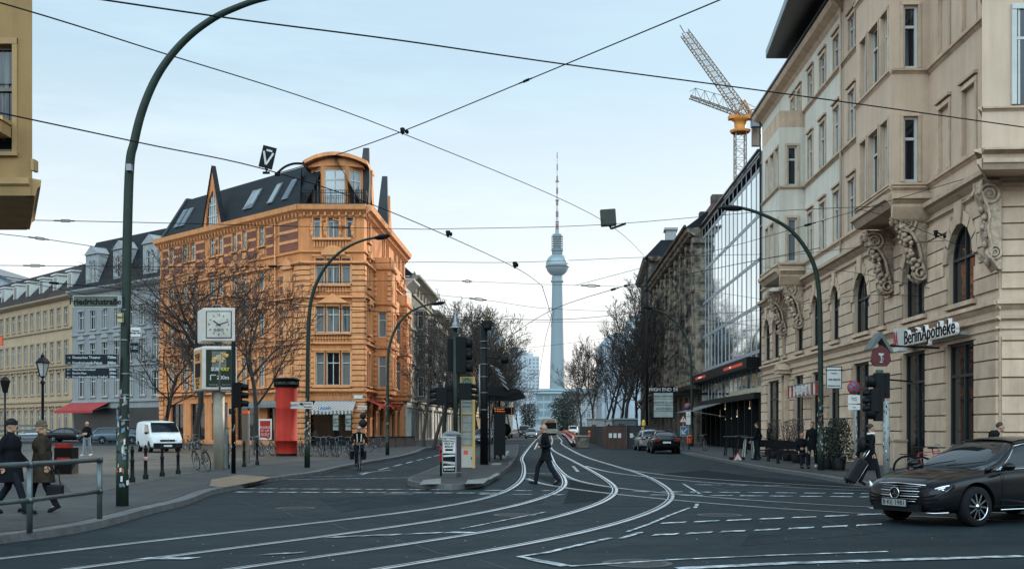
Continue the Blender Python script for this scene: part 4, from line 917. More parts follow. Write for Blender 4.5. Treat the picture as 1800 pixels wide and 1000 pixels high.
# ================= BEIGE BUILDING (right) =================
def spiral(mb,c,ax,ay,r0,turns,w,n=40,sgn=1):
    pts=[];rs=[]
    for i in range(n+1):
        t=i/n; a=sgn*t*turns*2*PI; r=r0*(1-t)**.9+.04; pts.append(V(c)+ax*(r*math.cos(a))+ay*(r*math.sin(a))); rs.append(w*(1-.55*t))
    mb.tube(pts,rs,6)
def beige():
    C=13.84; yA,yB=34.95,73.8
    F=Fac((C+SL*yB,yB),(C+SL*yA,yA),(-1,0)); root=thing('beige_building','large beige stucco corner building with arched windows, bays and rusticated ground floor','building',(C+SL*yA,yA,0))
    FC=Fac((C+SL*yA,yA),(19.3,34.3),(0,-1)); FD=Fac((19.3,34.3),(24,26),(-1,-.4))
    B_=lambda px,o=0: F.u(px,o); us=B_(1482)
    cols=[(1344,1355),(1359,1371),(1377,1384),(1400,1413),(1428,1441),(1462,1476),(1502,1528),(1546,1558),(1589,1627),(1668,1714)]
    ops=[];blind=[];opsW=[]
    arched=[]
    for i,(a,b) in enumerate(cols):
        ua,ub=B_(a),B_(b); h=8.5
        if i in (2,7): ua,ub=ua+.1,ub-.1; h=8.1
        arched.append((ua,ub,5.85,h,True))
    shops=[(1350,1371),(1397,1414),(1428,1443),(1458,1478),(1500,1530),(1587,1629),(1664,1715)]
    sh=[(B_(a),B_(b),.25 if i not in (0,4,5) else .13,4.55,False) for i,(a,b) in enumerate(shops)]
    c2=[(1421.5,1429),(1442,1451),(1466,1476)]; c3=[(1492,1503)]
    rowB=(10.62,13.0);rowC=(14.75,17.05);rowD=(18.85,20.45)
    up=[]
    for a,b in c2+c3:
        for r in (rowB,rowC): up.append((B_(a),B_(b),r[0],r[1],False))
        up.append((B_(a),B_(b),rowD[0],rowD[1],False))
    for a,b in ((1391,1397),(1402,1408)): up.append((B_(a),B_(b),18.9,20.3,False))
    bl=[(B_(a),B_(b),r[0],r[1]-.1,False) for a,b in ((1651,1669),(1693,1715)) for r in (rowB,rowC,(18.9,21.2))]
    W=MB(); W2=MB()
    lo=[q for q in arched+sh]
    wall(W,F,0,F.L,0,9.6,lo,.24)
    wall(W2,F,0,us,9.6,21.6,[q for q in up if q[1]<us],.16)
    wall(W,F,us,F.L,9.6,27,[q for q in up if q[0]>us]+bl,.16)
    # chamfer + side
    opsC=[(1.2,3.0,.2,4.55,False),(1.2,3.0,5.85,8.7,True),(1.3,2.9,10.6,13.4,False)]
    wall(W,FC,0,FC.L,0,27,opsC,.4); wall(W,FD,0,FD.L,0,27,[],.3)
    for q in bl: W.poly(*[F.p(u,z,-.10) for u,z in ((q[0],q[2]),(q[1],q[2]),(q[1],q[3]),(q[0],q[3]))])
    e=F.p(0,0);e2=F.p(0,0,-12); W2.poly((e.x,e.y,0),(e2.x,e2.y,0),(e2.x,e2.y,21.6),(e.x,e.y,21.6))
    q0,q1=F.p(us,0),F.p(us,0,-12); W.poly((q0.x,q0.y,21.6),(q1.x,q1.y,21.6),(q1.x,q1.y,27),(q0.x,q0.y,27))
    T=MB(); Rk=MB()
    # ledges
    def led(u0,u1,z,h,o,f=F): T.molding(f,u0,u1,[(z,0),(z+h*.35,o*.45),(z+h*.5,o*.55),(z+h*.6,o),(z+h,o),(z+h+.04,0)])
    for f,u0,u1 in ((F,0,F.L+.12),(FC,-.12,FC.L+.1)):
        led(u0,u1,5.28,.3,.22,f); led(u0,u1,4.95,.12,.12,f); led(u0,u1,4.66,.08,.06,f); led(u0,u1,9.35,.4,.34,f); led(u0,u1,9.05,.12,.12,f)
        led(u0,u1,10.35,.2,.16,f); led(u0,u1,14.5,.2,.16,f)
    led(0,us,18.6,.18,.14); led(us,F.L,18.6,.18,.14)
    for z in (10.35,14.5): pass
    # rustication blocks on piers
    def rust(f,u0,u1,z0,z1,ops_,dz=.52,o=.07):
        z=z0
        while z<z1-.1:
            zt=min(z+dz-.05,z1); zc=(z+zt)/2; cuts=[]
            for q in ops_:
                a,b,c,d=q[:4]; 
                if c<zt and d>z:
                    if len(q)>4 and q[4] and zt>d-(b-a)/2:
                        m=(a+b)/2; r=(b-a)/2+.42; h=zc-(d-(b-a)/2); 
                        if h>=r: continue
                        w=math.sqrt(max(r*r-max(h,0)**2,0)); cuts.append((m-w,m+w))
                    else: cuts.append((a-.06,b+.06))
            cuts.sort(); x=u0
            for a,b in cuts+[(u1,u1)]:
                if a-x>.12: Rk.fb(f,x+.0,a,z,zt,0,o)
                x=max(x,b)
            z+=dz
    rust(F,.02,F.L-.05,5.95,9.0,[q for q in arched],.50)
    rust(F,.02,F.L-.05,1.0,4.5,[q for q in sh],.56,.09)
    rust(FC,.05,FC.L,1.0,4.5,opsC,.56,.09); rust(FC,.05,FC.L,5.95,9.0,opsC,.5)
    for f,u0,u1,ops_ in ((F,0,F.L,sh),(FC,0,FC.L,opsC)):
        x=u0
        for a,b in sorted([(q[0]-.06,q[1]+.06) for q in ops_ if q[2]<1])+[(u1,u1)]:
            if a-x>.1: T.fb(f,x,a,0,.95,0,.14)
            x=b
    # voussoirs round the arches
    for q in arched:
        ua,ub,za,zb=q[:4]; c=(ua+ub)/2; r=(ub-ua)/2; n=7; zc=zb-r
        if r<.35: continue
        for i in range(n):
            a=PI*(i+.06)/n; b=PI*(i+.94)/n; k=1.22 if i==n//2 else 1
            R2=(r+.42)*k; Rk.fp(F,[(c-r*math.cos(a),zc+r*math.sin(a)),(c-R2*math.cos(a),zc+R2*math.sin(a)),(c-R2*math.cos(b),zc+R2*math.sin(b)),(c-r*math.cos(b),zc+r*math.sin(b))],0,.09 if i!=n//2 else .14)
        T.fb(F,ua-.15,ub+.15,5.7,5.85,0,.16)
    for q in up+bl:
        ua,ub,za,zb=q[:4]; T.fb(F,ua-.16,ua,za,zb,0,.05); T.fb(F,ub,ub+.16,za,zb,0,.05); T.fb(F,ua-.16,ub+.16,zb,zb+.16,0,.06); T.fb(F,ua-.2,ub+.2,zb+.22,zb+.32,0,.14); T.fb(F,ua-.1,ub+.1,za-.1,za,0,.14)
    # windows
    for i,q in enumerate(arched): window(root,F,q,.21,M_dgreen,M_shop,nv=1 if q[1]-q[0]>.7 else 0,tr=.58,fw=.09)
    for i,q in enumerate(sh): window(root,F,q,.21,M_dgreen,M_shop,nv=1 if q[1]-q[0]>1.1 else 0,tr=.74,fw=.1,name='shop_window')
    for q in up: window(root,F,q,.13,M_frame_w,M_win,nv=1,tr=.66)
    for q in opsC: window(root,FC,q,.36,M_dgreen,M_shop,nv=1,tr=.6,fw=.1)
    # bays
    def bay(u0,u1,o,z0,z1,rows,winpx,m,side):
        fr=F.off(o,u0,u1); sd=Fac(F.p(u1,0,o).xy,F.p(u1,0,0).xy,(0,-1)); sb=Fac(F.p(u0,0,0).xy,F.p(u0,0,o).xy,(0,1)); B=MB()
        of=[(a,b,r[0],r[1],False) for r in rows for a,b in winpx]; os=[(side[0],side[1],r[0],r[1],False) for r in rows]
        wall(B,fr,0,fr.L,z0,z1,of,.25); wall(B,sd,0,sd.L,z0,z1,os,.2); wall(B,sb,0,sb.L,z0,z1,[],.2)
        B.poly(*[F.p(u,z1,a) for u,a in ((u0,0),(u1,0),(u1,o),(u0,o))]); B.poly(*[F.p(u,z0,a) for u,a in ((u0,0),(u1,0),(u1,o),(u0,o))])
        b=B.build('bay',m,root)
        for q in of: window(b,fr,q,.22,M_frame_w,M_win,nv=1 if q[1]-q[0]>.8 else 0,tr=.66,far=True)
        for q in os: window(b,sd,q,.16,M_frame_w,M_win,nv=0,tr=.66,fw=.1,far=True)
        for f in (fr,sd,sb):
            for zz,h,oo in ((z0-.05,.45,.26),(z0+.55,.14,.1),(10.38,.18,.12),(14.53,.18,.12),(18.6,.18,.12)):
                if zz+h<z1+.3: T.molding(f,-.0,f.L+.0,[(zz,0),(zz+h*.5,oo*.6),(zz+h*.6,oo),(zz+h,oo),(zz+h+.03,0)])
        for q,f in [(q,fr) for q in of]+[(q,sd) for q in os]:
            ua,ub,za,zb=q[:4]; T.fb(f,ua-.11,ua,za,zb,0,.04); T.fb(f,ub,ub+.11,za,zb,0,.04); T.fb(f,ua-.11,ub+.11,zb,zb+.12,0,.05)
        T.molding(sd,-.02,sd.L,[(z0-.6,0),(z0-.5,.1),(z0-.1,.3),(z0,.32),(z0,0)])
        return fr,sd
    u0,u1=F.u(1505,1.36),F.u(1567,1.36); bay(u0,u1,1.36,9.75,27,[rowB,rowC,(18.9,21.2)],[(F.u(a,1.36)-u0,F.u(b,1.36)-u0) for a,b in ((1513,1523),(1528,1544),(1549,1561))],M_beige,(.42,.95))
    v0,v1=F.u(1342,1.3),F.u(1372,1.3); bay(v0,v1,1.36,9.9,17.9,[rowB,(14.75,16.9)],[(F.u(a,1.36)-v0,F.u(b,1.36)-v0) for a,b in ((1346.5,1351),(1354,1361),(1363.5,1368.5))],M_white_r,(.42,.95))
    T.fb(F,v0,v1,17.9,18.8,0,1.36)
    # ornate scroll consoles below the bays
    for (a,b) in ((u0,u1),(v0,v1)):
        for uu,s in ((b-.25,1),(a+.45,-1)):
            O=MB(); oz=9.55; 
            prof=[(0,oz),(1.1,oz),(1.12,oz-.26),(.9,oz-.56),(.62,oz-.8),(.38,oz-1.2),(.26,oz-1.8),(.16,oz-2.2),(.0,oz-2.4)]
            O.prism([F.p(uu-.22,z,o) for o,z in prof],F.d3*.44)
            for sgn in (-.24,.24):
                base=F.p(uu+sgn,0,0)
                spiral(O,base+F.n3*.8+V((0,0,oz-.45)),F.n3,V((0,0,1)),.36,2.2,.07); spiral(O,base+F.n3*.30+V((0,0,oz-2.25)),F.n3,V((0,0,1)),.24,1.8,.06,sgn=-1)
                pts=[base+F.n3*o+V((0,0,z)) for o,z in prof[1:]]; O.tube(pts,.075,6)
                rr=random.Random(5)
                for k in range(16): 
                    t=k/15; O.ell(base+F.n3*(1.15-.95*t+rr.uniform(-.1,.1))+V((0,0,oz-.25-2.1*t+rr.uniform(-.12,.12))),(.09+.05*rr.random(),.09,.10),6,5)
            for k in range(10): t=k/9; O.ell(F.p(uu,oz-.5-2.0*t,.98-.68*t),(.13,.16,.12),6,5)
            O.build('scroll_console',M_orn,root)
        # flat slab and garland strip down the wall
    # corner oriel with console
    q=[V((13.9,33.65,0)),V((20.5,33.2,0)),V((20.5,36,0)),V((15.15,36.,0))]
    O=MB(); O.prism([(p.x,p.y,9.35) for p in q],(0,0,18)); fo=Fac((13.9,33.65),(20.5,33.2),(0,-1)); O.build('corner_oriel',M_beige,root)
    for z,h,o in ((9.3,.3,.14),(9.75,.15,.22),(11.0,.14,.1),(14.5,.2,.14),(18.6,.2,.14)):
        T.molding(fo,-.0,fo.L,[(z,0),(z+h*.5,o*.6),(z+h*.6,o),(z+h,o),(z+h+.03,0)])
        fs=Fac((13.9,33.65),(15.15,36.),(-1,0)); T.molding(fs,-.05,fs.L,[(z,0),(z+h*.5,o*.6),(z+h*.6,o),(z+h,o),(z+h+.03,0)])
    for z0,z1 in ((11.2,14.0),(15.3,18.0)):
        ua=fo.u(1786); w=MB(); w.fb(fo,ua,ua+1.3,z0,z1,-.05,.03); ww=w.build('window',M_win,root); w=MB()
        for a,b in ((ua-.14,ua),(ua+1.3,ua+1.44)): w.fb(fo,a,b,z0,z1,.0,.08)
        w.fb(fo,ua-.14,ua+1.44,z1,z1+.16,0,.1); w.fb(fo,ua,ua+1.3,z0+1.9,z0+1.98,0,.06); w.fb(fo,ua+.04,ua+.1,z0,z1,0,.05); w.build('frame',M_frame_w,ww)
    cz=9.25; uu=F.u(1740,.25); O=MB(); 
    prof=[(0,cz),(.6,cz),(.62,cz-.35),(.45,cz-.75),(.36,cz-1.1),(.42,cz-1.5),(.3,cz-2.0),(.34,cz-2.35),(.1,cz-2.7),(0,cz-2.75)]
    O.prism([F.p(uu-.28,z,o) for o,z in prof],F.d3*.56)
    for s in (-.3,.3):
        b_=F.p(uu+s,0,0); spiral(O,b_+F.n3*.36+V((0,0,cz-.45)),F.n3,V((0,0,1)),.3,2,.06); spiral(O,b_+F.n3*.22+V((0,0,cz-2.2)),F.n3,V((0,0,1)),.2,2,.05,sgn=-1); O.tube([b_+F.n3*o+V((0,0,z)) for o,z in prof[1:]],.05,6)
    for k in range(9): O.ell(F.p(uu+(.1 if k%2 else -.1),cz-.3-k*.27,.5-.03*k),(.14,.12,.13),6,5)
    O.build('scroll_console',M_orn,root)
    # small pediment portals
    for px in (1390,):
        u=F.u(px); T.fb(F,u-1.2,u+.2,4.75,4.95,0,.7); T.fp(F,[(u-1.3,4.95),(u+.3,4.95),(u-.5,5.35)],0,.75); T.fb(F,u-1.0,u-.8,.3,4.7,.0,.35); T.fb(F,u-.2,u+0.,.3,4.7,.0,.35)
    W.build('wall',M_beige,root); W2.build('upper_wall',M_white_r,root); T.build('trim',M_beigetrim,root); Rk.build('rusticated_blocks',M_beigetrim,root)
    # downpipe, eave, penthouse
    D=MB(); D.tube([F.p(us,9.7,.12),F.p(us,21.4,.12)],.055,8); D.tube([F.p(us,21.4,.12),F.p(us,21.75,.5)],.055,8); D.build('downpipe',M_beigetrim,root)
    D=MB(); D.tube([F.p(.05,5.6,.14),F.p(.05,21.4,.14),F.p(.05,21.7,.45)],.06,8); D.build('downpipe',M_frame_d,root)
    E=MB(); E.molding(F,-.3,us,[(21.2,0),(21.4,.15),(21.6,.5),(21.7,.55),(21.85,.6),(21.85,-6),(21.6,-6)]); E.build('eave',M_beigetrim,root)
    E=MB(); E.tube([F.p(-.4,21.95,.62),F.p(us+.3,21.95,.62)],.09,8); E.build('gutter',M_frame_d,root)
    Rf=MB(); Rf.poly(F.p(-.3,21.9,.55),F.p(us,21.9,.55),F.p(us,22.5,-3),F.p(-.3,22.5,-3)); Rf.poly(F.p(-.3,22.5,-3),F.p(us,22.5,-3),F.p(us,22.5,-12),F.p(-.3,22.5,-12)); Rf.poly(F.p(-.3,21.9,.55),F.p(-.3,22.5,-3),F.p(-.3,22.5,-12),F.p(-.3,21.9,-12)); Rf.build('roof',M_slate,root)
    pu0,pu1=F.u(1384,-.2),F.u(1430,-.2)
    PH=MB(); f2=F.off(-.25,pu0,us+1); ow=[(.5+i*1.35,1.45+i*1.35,21.95,22.5,False) for i in range(5)]
    wall(PH,f2,0,f2.L,21.6,22.65,ow,.15); e=f2.p(0,0);e2=f2.p(0,0,-6); PH.poly((e.x,e.y,21.6),(e2.x,e2.y,21.6),(e2.x,e2.y,22.65),(e.x,e.y,22.65)); ph=PH.build('penthouse',M_white_r,root)
    for q in ow: window(ph,f2,q,.12,M_frame_w,M_win,far=True)
    PR=MB(); k0=F.u(1347,1.9); PR.prism([(14.48,64.8,22.65),(13.55,55.7,22.65),(12.8,48,22.65),(20,48,22.65),(20,64.8,22.65)],(0,0,.5)); 
    PR.build('penthouse_roof',M_frame_d,root)
    PR=MB(); 
    fq=Fac((14.48,64.8),(12.8,48),(-1,0))
    for i in range(40): PR.fb(fq,i*.42,i*.42+.36,22.7,23.1,0,.03)
    PR.build('roof_fascia',mat('fascia_metal',(.22,.25,.25),.4,.5),root)
    return F,FC
M_dgreen=mat('dark_green_frame',(.014,.020,.020),.45,var=.2)
BF,BFC=beige()
# ================= GLASS OFFICE =================
def glassb():
    C=13.84; F=Fac((C+SL*102.5,102.5),(C+SL*74.0,74.0),(-1,0)); root=thing('glass_building','glass-fronted office building with dark mullions beside the beige building','building',F.p(0,0))
    zs=[3.9,6.7,9.7,12.7,15.6,18.6,19.5]; B=MB(); B.poly(F.p(0,0,-.6),F.p(F.L,0,-.6),F.p(F.L,19.5,-.6),F.p(0,19.5,-.6)); a=F.p(0,0,0);b=F.p(0,0,-12); B.poly((a.x,a.y,0),(b.x,b.y,0),(b.x,b.y,19.5),(a.x,a.y,19.5)); B.build('wall',M_black,root)
    n=16; gl=M_curt; us=[]; x=0; k=0
    while x<F.L-.3: us.append(x); x+= 1.9; k+=1
    us.append(F.L)
    for j in range(len(zs)-2):
        for i in range(len(us)-1):
            g=MB(); g.poly(*[F.p(u,z,0) for u,z in ((us[i],zs[j]),(us[i+1],zs[j]),(us[i+1],zs[j+1]),(us[i],zs[j+1]))]); g.build('glass_panel',gl,root)
    for i,u in enumerate(us):
        m=MB(); m.fb(F,u-.09,u-.03,3.9,19.5,0,.03); m.fb(F,u-.03,u+.03,3.9,19.5,0,.012); m.fb(F,u+.03,u+.09,3.9,19.5,0,.03); m.build('mullion',M_mul,root)
    for z in zs[1:]:
        m=MB(); m.fb(F,0,F.L,z-.12,z-.06,.0,.03); m.fb(F,0,F.L,z-.06,z+.06,0,.02); m.fb(F,0,F.L,z+.06,z+.12,.0,.03); m.build('floor_band',M_mul,root)
    r=MB(); r.poly(F.p(0,19.6,.1),F.p(F.L,19.6,.1),F.p(F.L,20.6,-3.5),F.p(0,20.6,-3.5)); r.poly(F.p(0,19.6,.1),F.p(0,20.6,-3.5),F.p(0,20.6,-12),F.p(0,19.6,-12)); r.poly(F.p(0,20.6,-3.5),F.p(F.L,20.6,-3.5),F.p(F.L,20.6,-12),F.p(0,20.6,-12)); r.build('roof',M_slate,root)
    for i in range(7):
        t=i/6; s=MB(); s.fb(F,-.1,F.L,19.65+.95*t,19.75+.95*t,.08-3.5*t,.3-3.5*t); s.build('louvre',M_frame_d,root)
    s=MB(); s.fb(F,-3.5,2.0,19.2,21.4,-3.2,-.5); s.build('roof_tank',mat('dull_red',(.10,.03,.025),.7),root)
    # canopy box with red running text
    c=MB(); c.fb(F,0,F.L,5.55,6.25,.1,1.0); cb=c.build('canopy',M_black,root); s=MB(); s.fb(F,3,9,5.78,5.98,1.0,1.02); s.fb(F,19,27,5.78,5.98,1.0,1.02)
    s.build('display_strip',mat('red_led',(.3,.02,.01),.5,emit=(1,.10,.05),es=.25),cb)
    text('BERLINER STR. in Berlin',.2,mat('led_text',(.6,.3,.25),.5,emit=(1,.6,.5),es=.6),cb,F.p(6,5.88,1.03),M3=fmat(F)); text('THEATER',.2,MATS['led_text'],cb,F.p(22,5.88,1.03),M3=fmat(F))
    c=MB(); c.fb(F,0,F.L,3.55,3.95,.0,.5); c.build('lower_band',M_black,root)
    y=MB()
    for i in range(10): y.fb(F,16+i*1.25,17.1+i*1.25,3.98,4.35,.02,.06)
    y.build('lit_panels',mat('cream_panel',(.45,.40,.28),.6),root)
    g=MB(); g.fb(F,0,F.L,0,3.5,-.4,-.35); g.build('shopfront',M_win,root)
    rn=random.Random(4)
    for i in range(11): g=MB(); g.fb(F,i*2.8,i*2.8+.25,0,3.6,-.35,.1); g.build('pier',M_black,root)
    for i in range(9):
        p=F.p(rn.uniform(8,26),rn.uniform(2.2,3.2),-.2); g=MB(); g.ell(p,.07,8,6); g.tube([p,p+V((0,0,.5))],.01,4); g.build('lamp',mat('warm_lamp',(.8,.7,.5),.5,emit=(1,.75,.45),es=.6),root)
    a=MB(); A,B2,D,C2=F.p(2,3.6,.2),F.p(14,3.6,.2),F.p(2,2.9,2.6),F.p(14,2.9,2.6); a.box8([A,B2,C2,D]+[q+V((0,0,.06)) for q in (A,B2,C2,D)]); r=thing('awning','pale grey sloping awning beneath the glass office building','awning',F.p(8,3,0)); a.build('canopy_cloth',mat('pale_grey_awning',(.13,.15,.14),.8),r); b=MB(); b.bar(F.p(2.2,2.5,.1),D,.05); b.bar(F.p(13.8,2.5,.1),C2,.05); b.build('arm',M_grey,r)
    return F
M_curt,nt_,b_=mat_nodes('curtain_glass'); b_.inputs['Base Color'].default_value=(.50,.60,.64,1); b_.inputs['Metallic'].default_value=1; b_.inputs['Roughness'].default_value=.05
_oi=node(nt_,'ShaderNodeObjectInfo'); _mr=node(nt_,'ShaderNodeMapRange'); _mr.inputs[3].default_value=.75; _mr.inputs[4].default_value=1.05; nt_.links.new(_oi.outputs['Random'],_mr.inputs[0]); _s=node(nt_,'ShaderNodeVectorMath',operation='SCALE'); _s.inputs[0].default_value=(.80,.88,.90); nt_.links.new(_mr.outputs[0],_s.inputs['Scale']); nt_.links.new(_s.outputs[0],b_.inputs['Base Color'])
_tc=node(nt_,'ShaderNodeTexCoord'); _n=node(nt_,'ShaderNodeTexNoise',Scale=.5,Detail=1.); nt_.links.new(_tc.outputs['Object'],_n.inputs['Vector']); _b=node(nt_,'ShaderNodeBump',Strength=.04,Distance=.1); nt_.links.new(_n.outputs['Fac'],_b.inputs['Height']); nt_.links.new(_b.outputs[0],b_.inputs['Normal'])
M_mul=mat('mullion_metal',(.30,.33,.35),.5)
GBF=glassb()
# ================= OLD BROWN BUILDING =================
M_old=mat('sooty_stone',(.15,.115,.08),.9,var=.5,scale=1.1,streak=.55,bump=.5,col2=(.05,.05,.045)); M_oldt=mat('sooty_pilaster',(.30,.235,.165),.9,var=.5,scale=2.2,streak=.5,bump=.4,col2=(.06,.055,.05))
def brown():
    C=13.84; F=Fac((C+SL*145.5,145.5),(C+SL*102.8,102.8),(-1,0)); root=thing('brown_building','soot-stained old building with tall pilasters and heavy eave','building',F.p(0,0))
    W=MB();T=MB(); n=9; ops=[]
    for i in range(n):
        u=F.L*(i+.5)/n
        for a,b in ((8.2,10.6),(11.6,14.0),(15.0,17.2)):
            ops+= [(u-1.25,u-.15,a,b,False),(u+.15,u+1.25,a,b,False)]
    for i in range(n): u=F.L*(i+.5)/n; ops.append((u-1.3,u+1.3,.3,4.6,False))
    wall(W,F,0,F.L,0,19.2,ops,.5); a=F.p(0,0);b=F.p(0,0,-12); W.poly((a.x,a.y,0),(b.x,b.y,0),(b.x,b.y,19.2),(a.x,a.y,19.2)); a=F.p(F.L,0);b=F.p(F.L,0,-12); W.poly((a.x,a.y,0),(b.x,b.y,0),(b.x,b.y,19.2),(a.x,a.y,19.2))
    rn=random.Random(8)
    for i in range(n+1):
        u=F.L*i/n; T.fb(F,u-.55,u+.55,6.4,18.6,0,.75); T.fb(F,u-.3,u+.3,6.6,18.4,.75,.95); T.fb(F,u-.7,u+.7,18.2,18.7,0,.95); T.fb(F,u-.7,u+.7,6.0,6.6,0,.95)
        for k in range(12): T.ell(F.p(u+rn.uniform(-.4,.4),rn.uniform(7,18),.9),(.2,.2,rn.uniform(.2,.6)),6,5)
    for i in range(n):
        u=F.L*(i+.5)/n
        for z in (7.6,11.0,14.4): T.fb(F,u-1.5,u+1.5,z-.3,z+.3,0,.3); T.ell(F.p(u,z,.35),(.5,.2,.3),8,5)
    T.molding(F,0,F.L,[(5.0,0),(5.2,.9),(5.5,1.2),(5.8,1.2),(5.9,0)])
    T.molding(F,-.3,F.L+.2,[(18.7,0),(18.9,.6),(19.3,1.4),(19.6,1.5),(19.7,0)])
    for i in range(60): u=F.L*(i+.5)/60; T.fb(F,u-.15,u+.15,18.9,19.3,.4,1.2)
    W.build('wall',M_old,root); T.build('trim',M_oldt,root)
    for q in ops: window(root,F,q,.45,M_frame_d,M_win,far=True,nv=1)
    r=MB(); r.poly(F.p(-.3,19.7,1.5),F.p(F.L,19.7,1.5),F.p(F.L,22.3,-2),F.p(-.3,22.3,-2)); r.poly(F.p(-.3,22.3,-2),F.p(F.L,22.3,-2),F.p(F.L,22.3,-12),F.p(-.3,22.3,-12)); r.poly(F.p(-.3,19.7,1.5),F.p(-.3,22.3,-2),F.p(-.3,22.3,-12),F.p(-.3,19.7,-12)); r.poly(F.p(F.L,19.7,1.5),F.p(F.L,22.3,-2),F.p(F.L,22.3,-12),F.p(F.L,19.7,-12)); r.build('roof',M_slate,root)
    g=MB(); g.tube([F.p(-.3,19.75,1.6),F.p(F.L+.3,19.75,1.6)],.16,6); g.build('gutter',M_old,root)
    for k in range(5): c=MB(); u=4+k*8.5; c.fb(F,u,u+1.2,21,23.4,-2.5,-1.4); c.build('chimney',M_old,root)
    # gabled neighbour
    F2=Fac((C+SL*172,172),(C-1.0+SL*145.8,145.8),(-1,0)); root=thing('gabled_old_building','old brown building with tall arched niche at the end of the sooty row','building',F2.p(0,0))
    ops=[(F2.L*(i+.5)/6-.9,F2.L*(i+.5)/6+.9,a,b,True) for i in range(6) for a,b in ((6,9),(11,14),(16,20))]
    W=MB(); wall(W,F2,0,F2.L,0,23.2,ops,.5); a=F2.p(F2.L,0);b=F2.p(F2.L,0,-6); Fe=Fac(a.xy,b.xy,(0,-1)); wall(W,Fe,0,Fe.L,0,23.2,[(1.,3.0,8,21,True)],.5); W.poly(a+V((0,0,23.2)),b+V((0,0,23.2)),F2.p(0,23.2,-6),F2.p(0,23.2)); W.build('wall',M_old,root)
    T=MB()
    for f in (F2,Fe): T.molding(f,-.2,f.L+.2,[(22.6,0),(22.9,.6),(23.2,.8),(23.4,.8),(23.5,0)]); T.molding(f,0,f.L,[(5.0,0),(5.3,.5),(5.6,.5),(5.7,0)])
    T.build('trim',M_oldt,root); w=MB(); w.fb(Fe,1,3,8,21,-.5,-.45); w.build('window',M_win,root)
    for q in ops: window(root,F2,q,.45,M_frame_d,M_win,far=True)
    r=MB(); r.prism([F2.p(0,23.5,.5),F2.p(0,25.6,-1.5),F2.p(0,25.6,-5),F2.p(0,23.5,-6)],F2.d3*F2.L); r.build('roof',M_slate,root)
    c=MB(); c.fb(F2,F2.L-3,F2.L-.8,25,27,-3.5,-2.2); c.fb(F2,F2.L-3.2,F2.L-.6,27,27.3,-3.7,-2.0); c.build('chimney',M_bgt,root)
    # marquee sign
    root=thing('marquee_sign','white-and-black cinema marquee board on the old brown building','sign',F.p(F.L-.2,0,0)); m=MB()
    Y=100; p0=P(1149,712,Y);p1=P(1183,712,Y); S=Fac(p0.xy,p1.xy,(0,-1)); zb,zt=P(0,733,Y).z,P(0,684,Y).z
    m.fb(S,0,S.L,zb,zt-.3,-.3,0); m.build('board',M_paper2,root); m=MB(); m.fb(S,-.1,S.L+.1,zt-.3,zt+.25,-.3,.03); m.fb(S,-.1,0,zb-.1,zt,-.3,.02); m.fb(S,S.L,S.L+.1,zb-.1,zt,-.3,.02); m.fb(S,-.1,S.L+.1,zb-.1,zb,-.3,.02)
    for i in (1,2,3): m.fb(S,0,S.L,zb+(zt-zb-.3)*i/4-.015,zb+(zt-zb-.3)*i/4+.015,0,.01)
    m.fb(S,S.L,S.L+3.,zt-.5,zt-.3,-.2,-.05); m.build('frame',M_black,root)
    text('HIGH END 54',.42,M_paper,root,S.p(S.L*.5,zt-.03,.05),M3=fmat(S)); 
    for i,t in enumerate(('KINO CENTRAL','NACHTS 22 UHR','ACUD FILM')): text(t,.26,M_black,root,S.p(S.L*.52,zt-.62-i*.55,.02),M3=fmat(S))
M_paper2=mat('backlit_board',(.30,.32,.29),.6)
brown()
# construction wrap building behind the trees
root=thing('wrapped_building','pale blue-white building wrapped in sheeting with an arched top behind the trees','building',(25,200,0)); m=MB(); Y=205
x0=(1058-900)/2000*Y; x1=(1150-900)/2000*Y; h=P(0,585,Y).z
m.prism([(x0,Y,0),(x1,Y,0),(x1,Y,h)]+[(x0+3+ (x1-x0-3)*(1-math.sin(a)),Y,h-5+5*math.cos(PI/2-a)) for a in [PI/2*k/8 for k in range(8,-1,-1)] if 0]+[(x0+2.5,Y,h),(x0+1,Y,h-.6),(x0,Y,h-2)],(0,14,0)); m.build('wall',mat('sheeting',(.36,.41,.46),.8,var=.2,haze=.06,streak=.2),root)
for i in range(7):
    m=MB(); x=x0+(x1-x0)*(i+.5)/7; m.bb(x-.06,x+.06,Y-.1,Y,0,h-1.5); m.build('seam',mat('seam',(.2,.24,.27),.8),root)
for i,(px0,px1,pt,Yb) in enumerate(((1010,1060,700,330),(1000,1030,715,420))):
    x0=(px0-900)/2000*Yb;x1=(px1-900)/2000*Yb;h=P(0,pt,Yb).z; F=Fac((x0,Yb),(x1,Yb),(0,-1)); root=thing('distant_house',('pale' if i==0 else 'small grey')+' distant house behind the trees right of the television tower','building',(x0,Yb,0))
    block(root,F,0,h,10,5-i,[(1+3.3*j,2.9+3.3*j) for j in range(int(h/3.3))],mat('hazy_house%d'%i,(.26,.27,.27),.8,haze=.05),MATS['hazy_white'],MATS['hazy_dark'],u0=.5,u1=F.L-.5,ww=1.1)
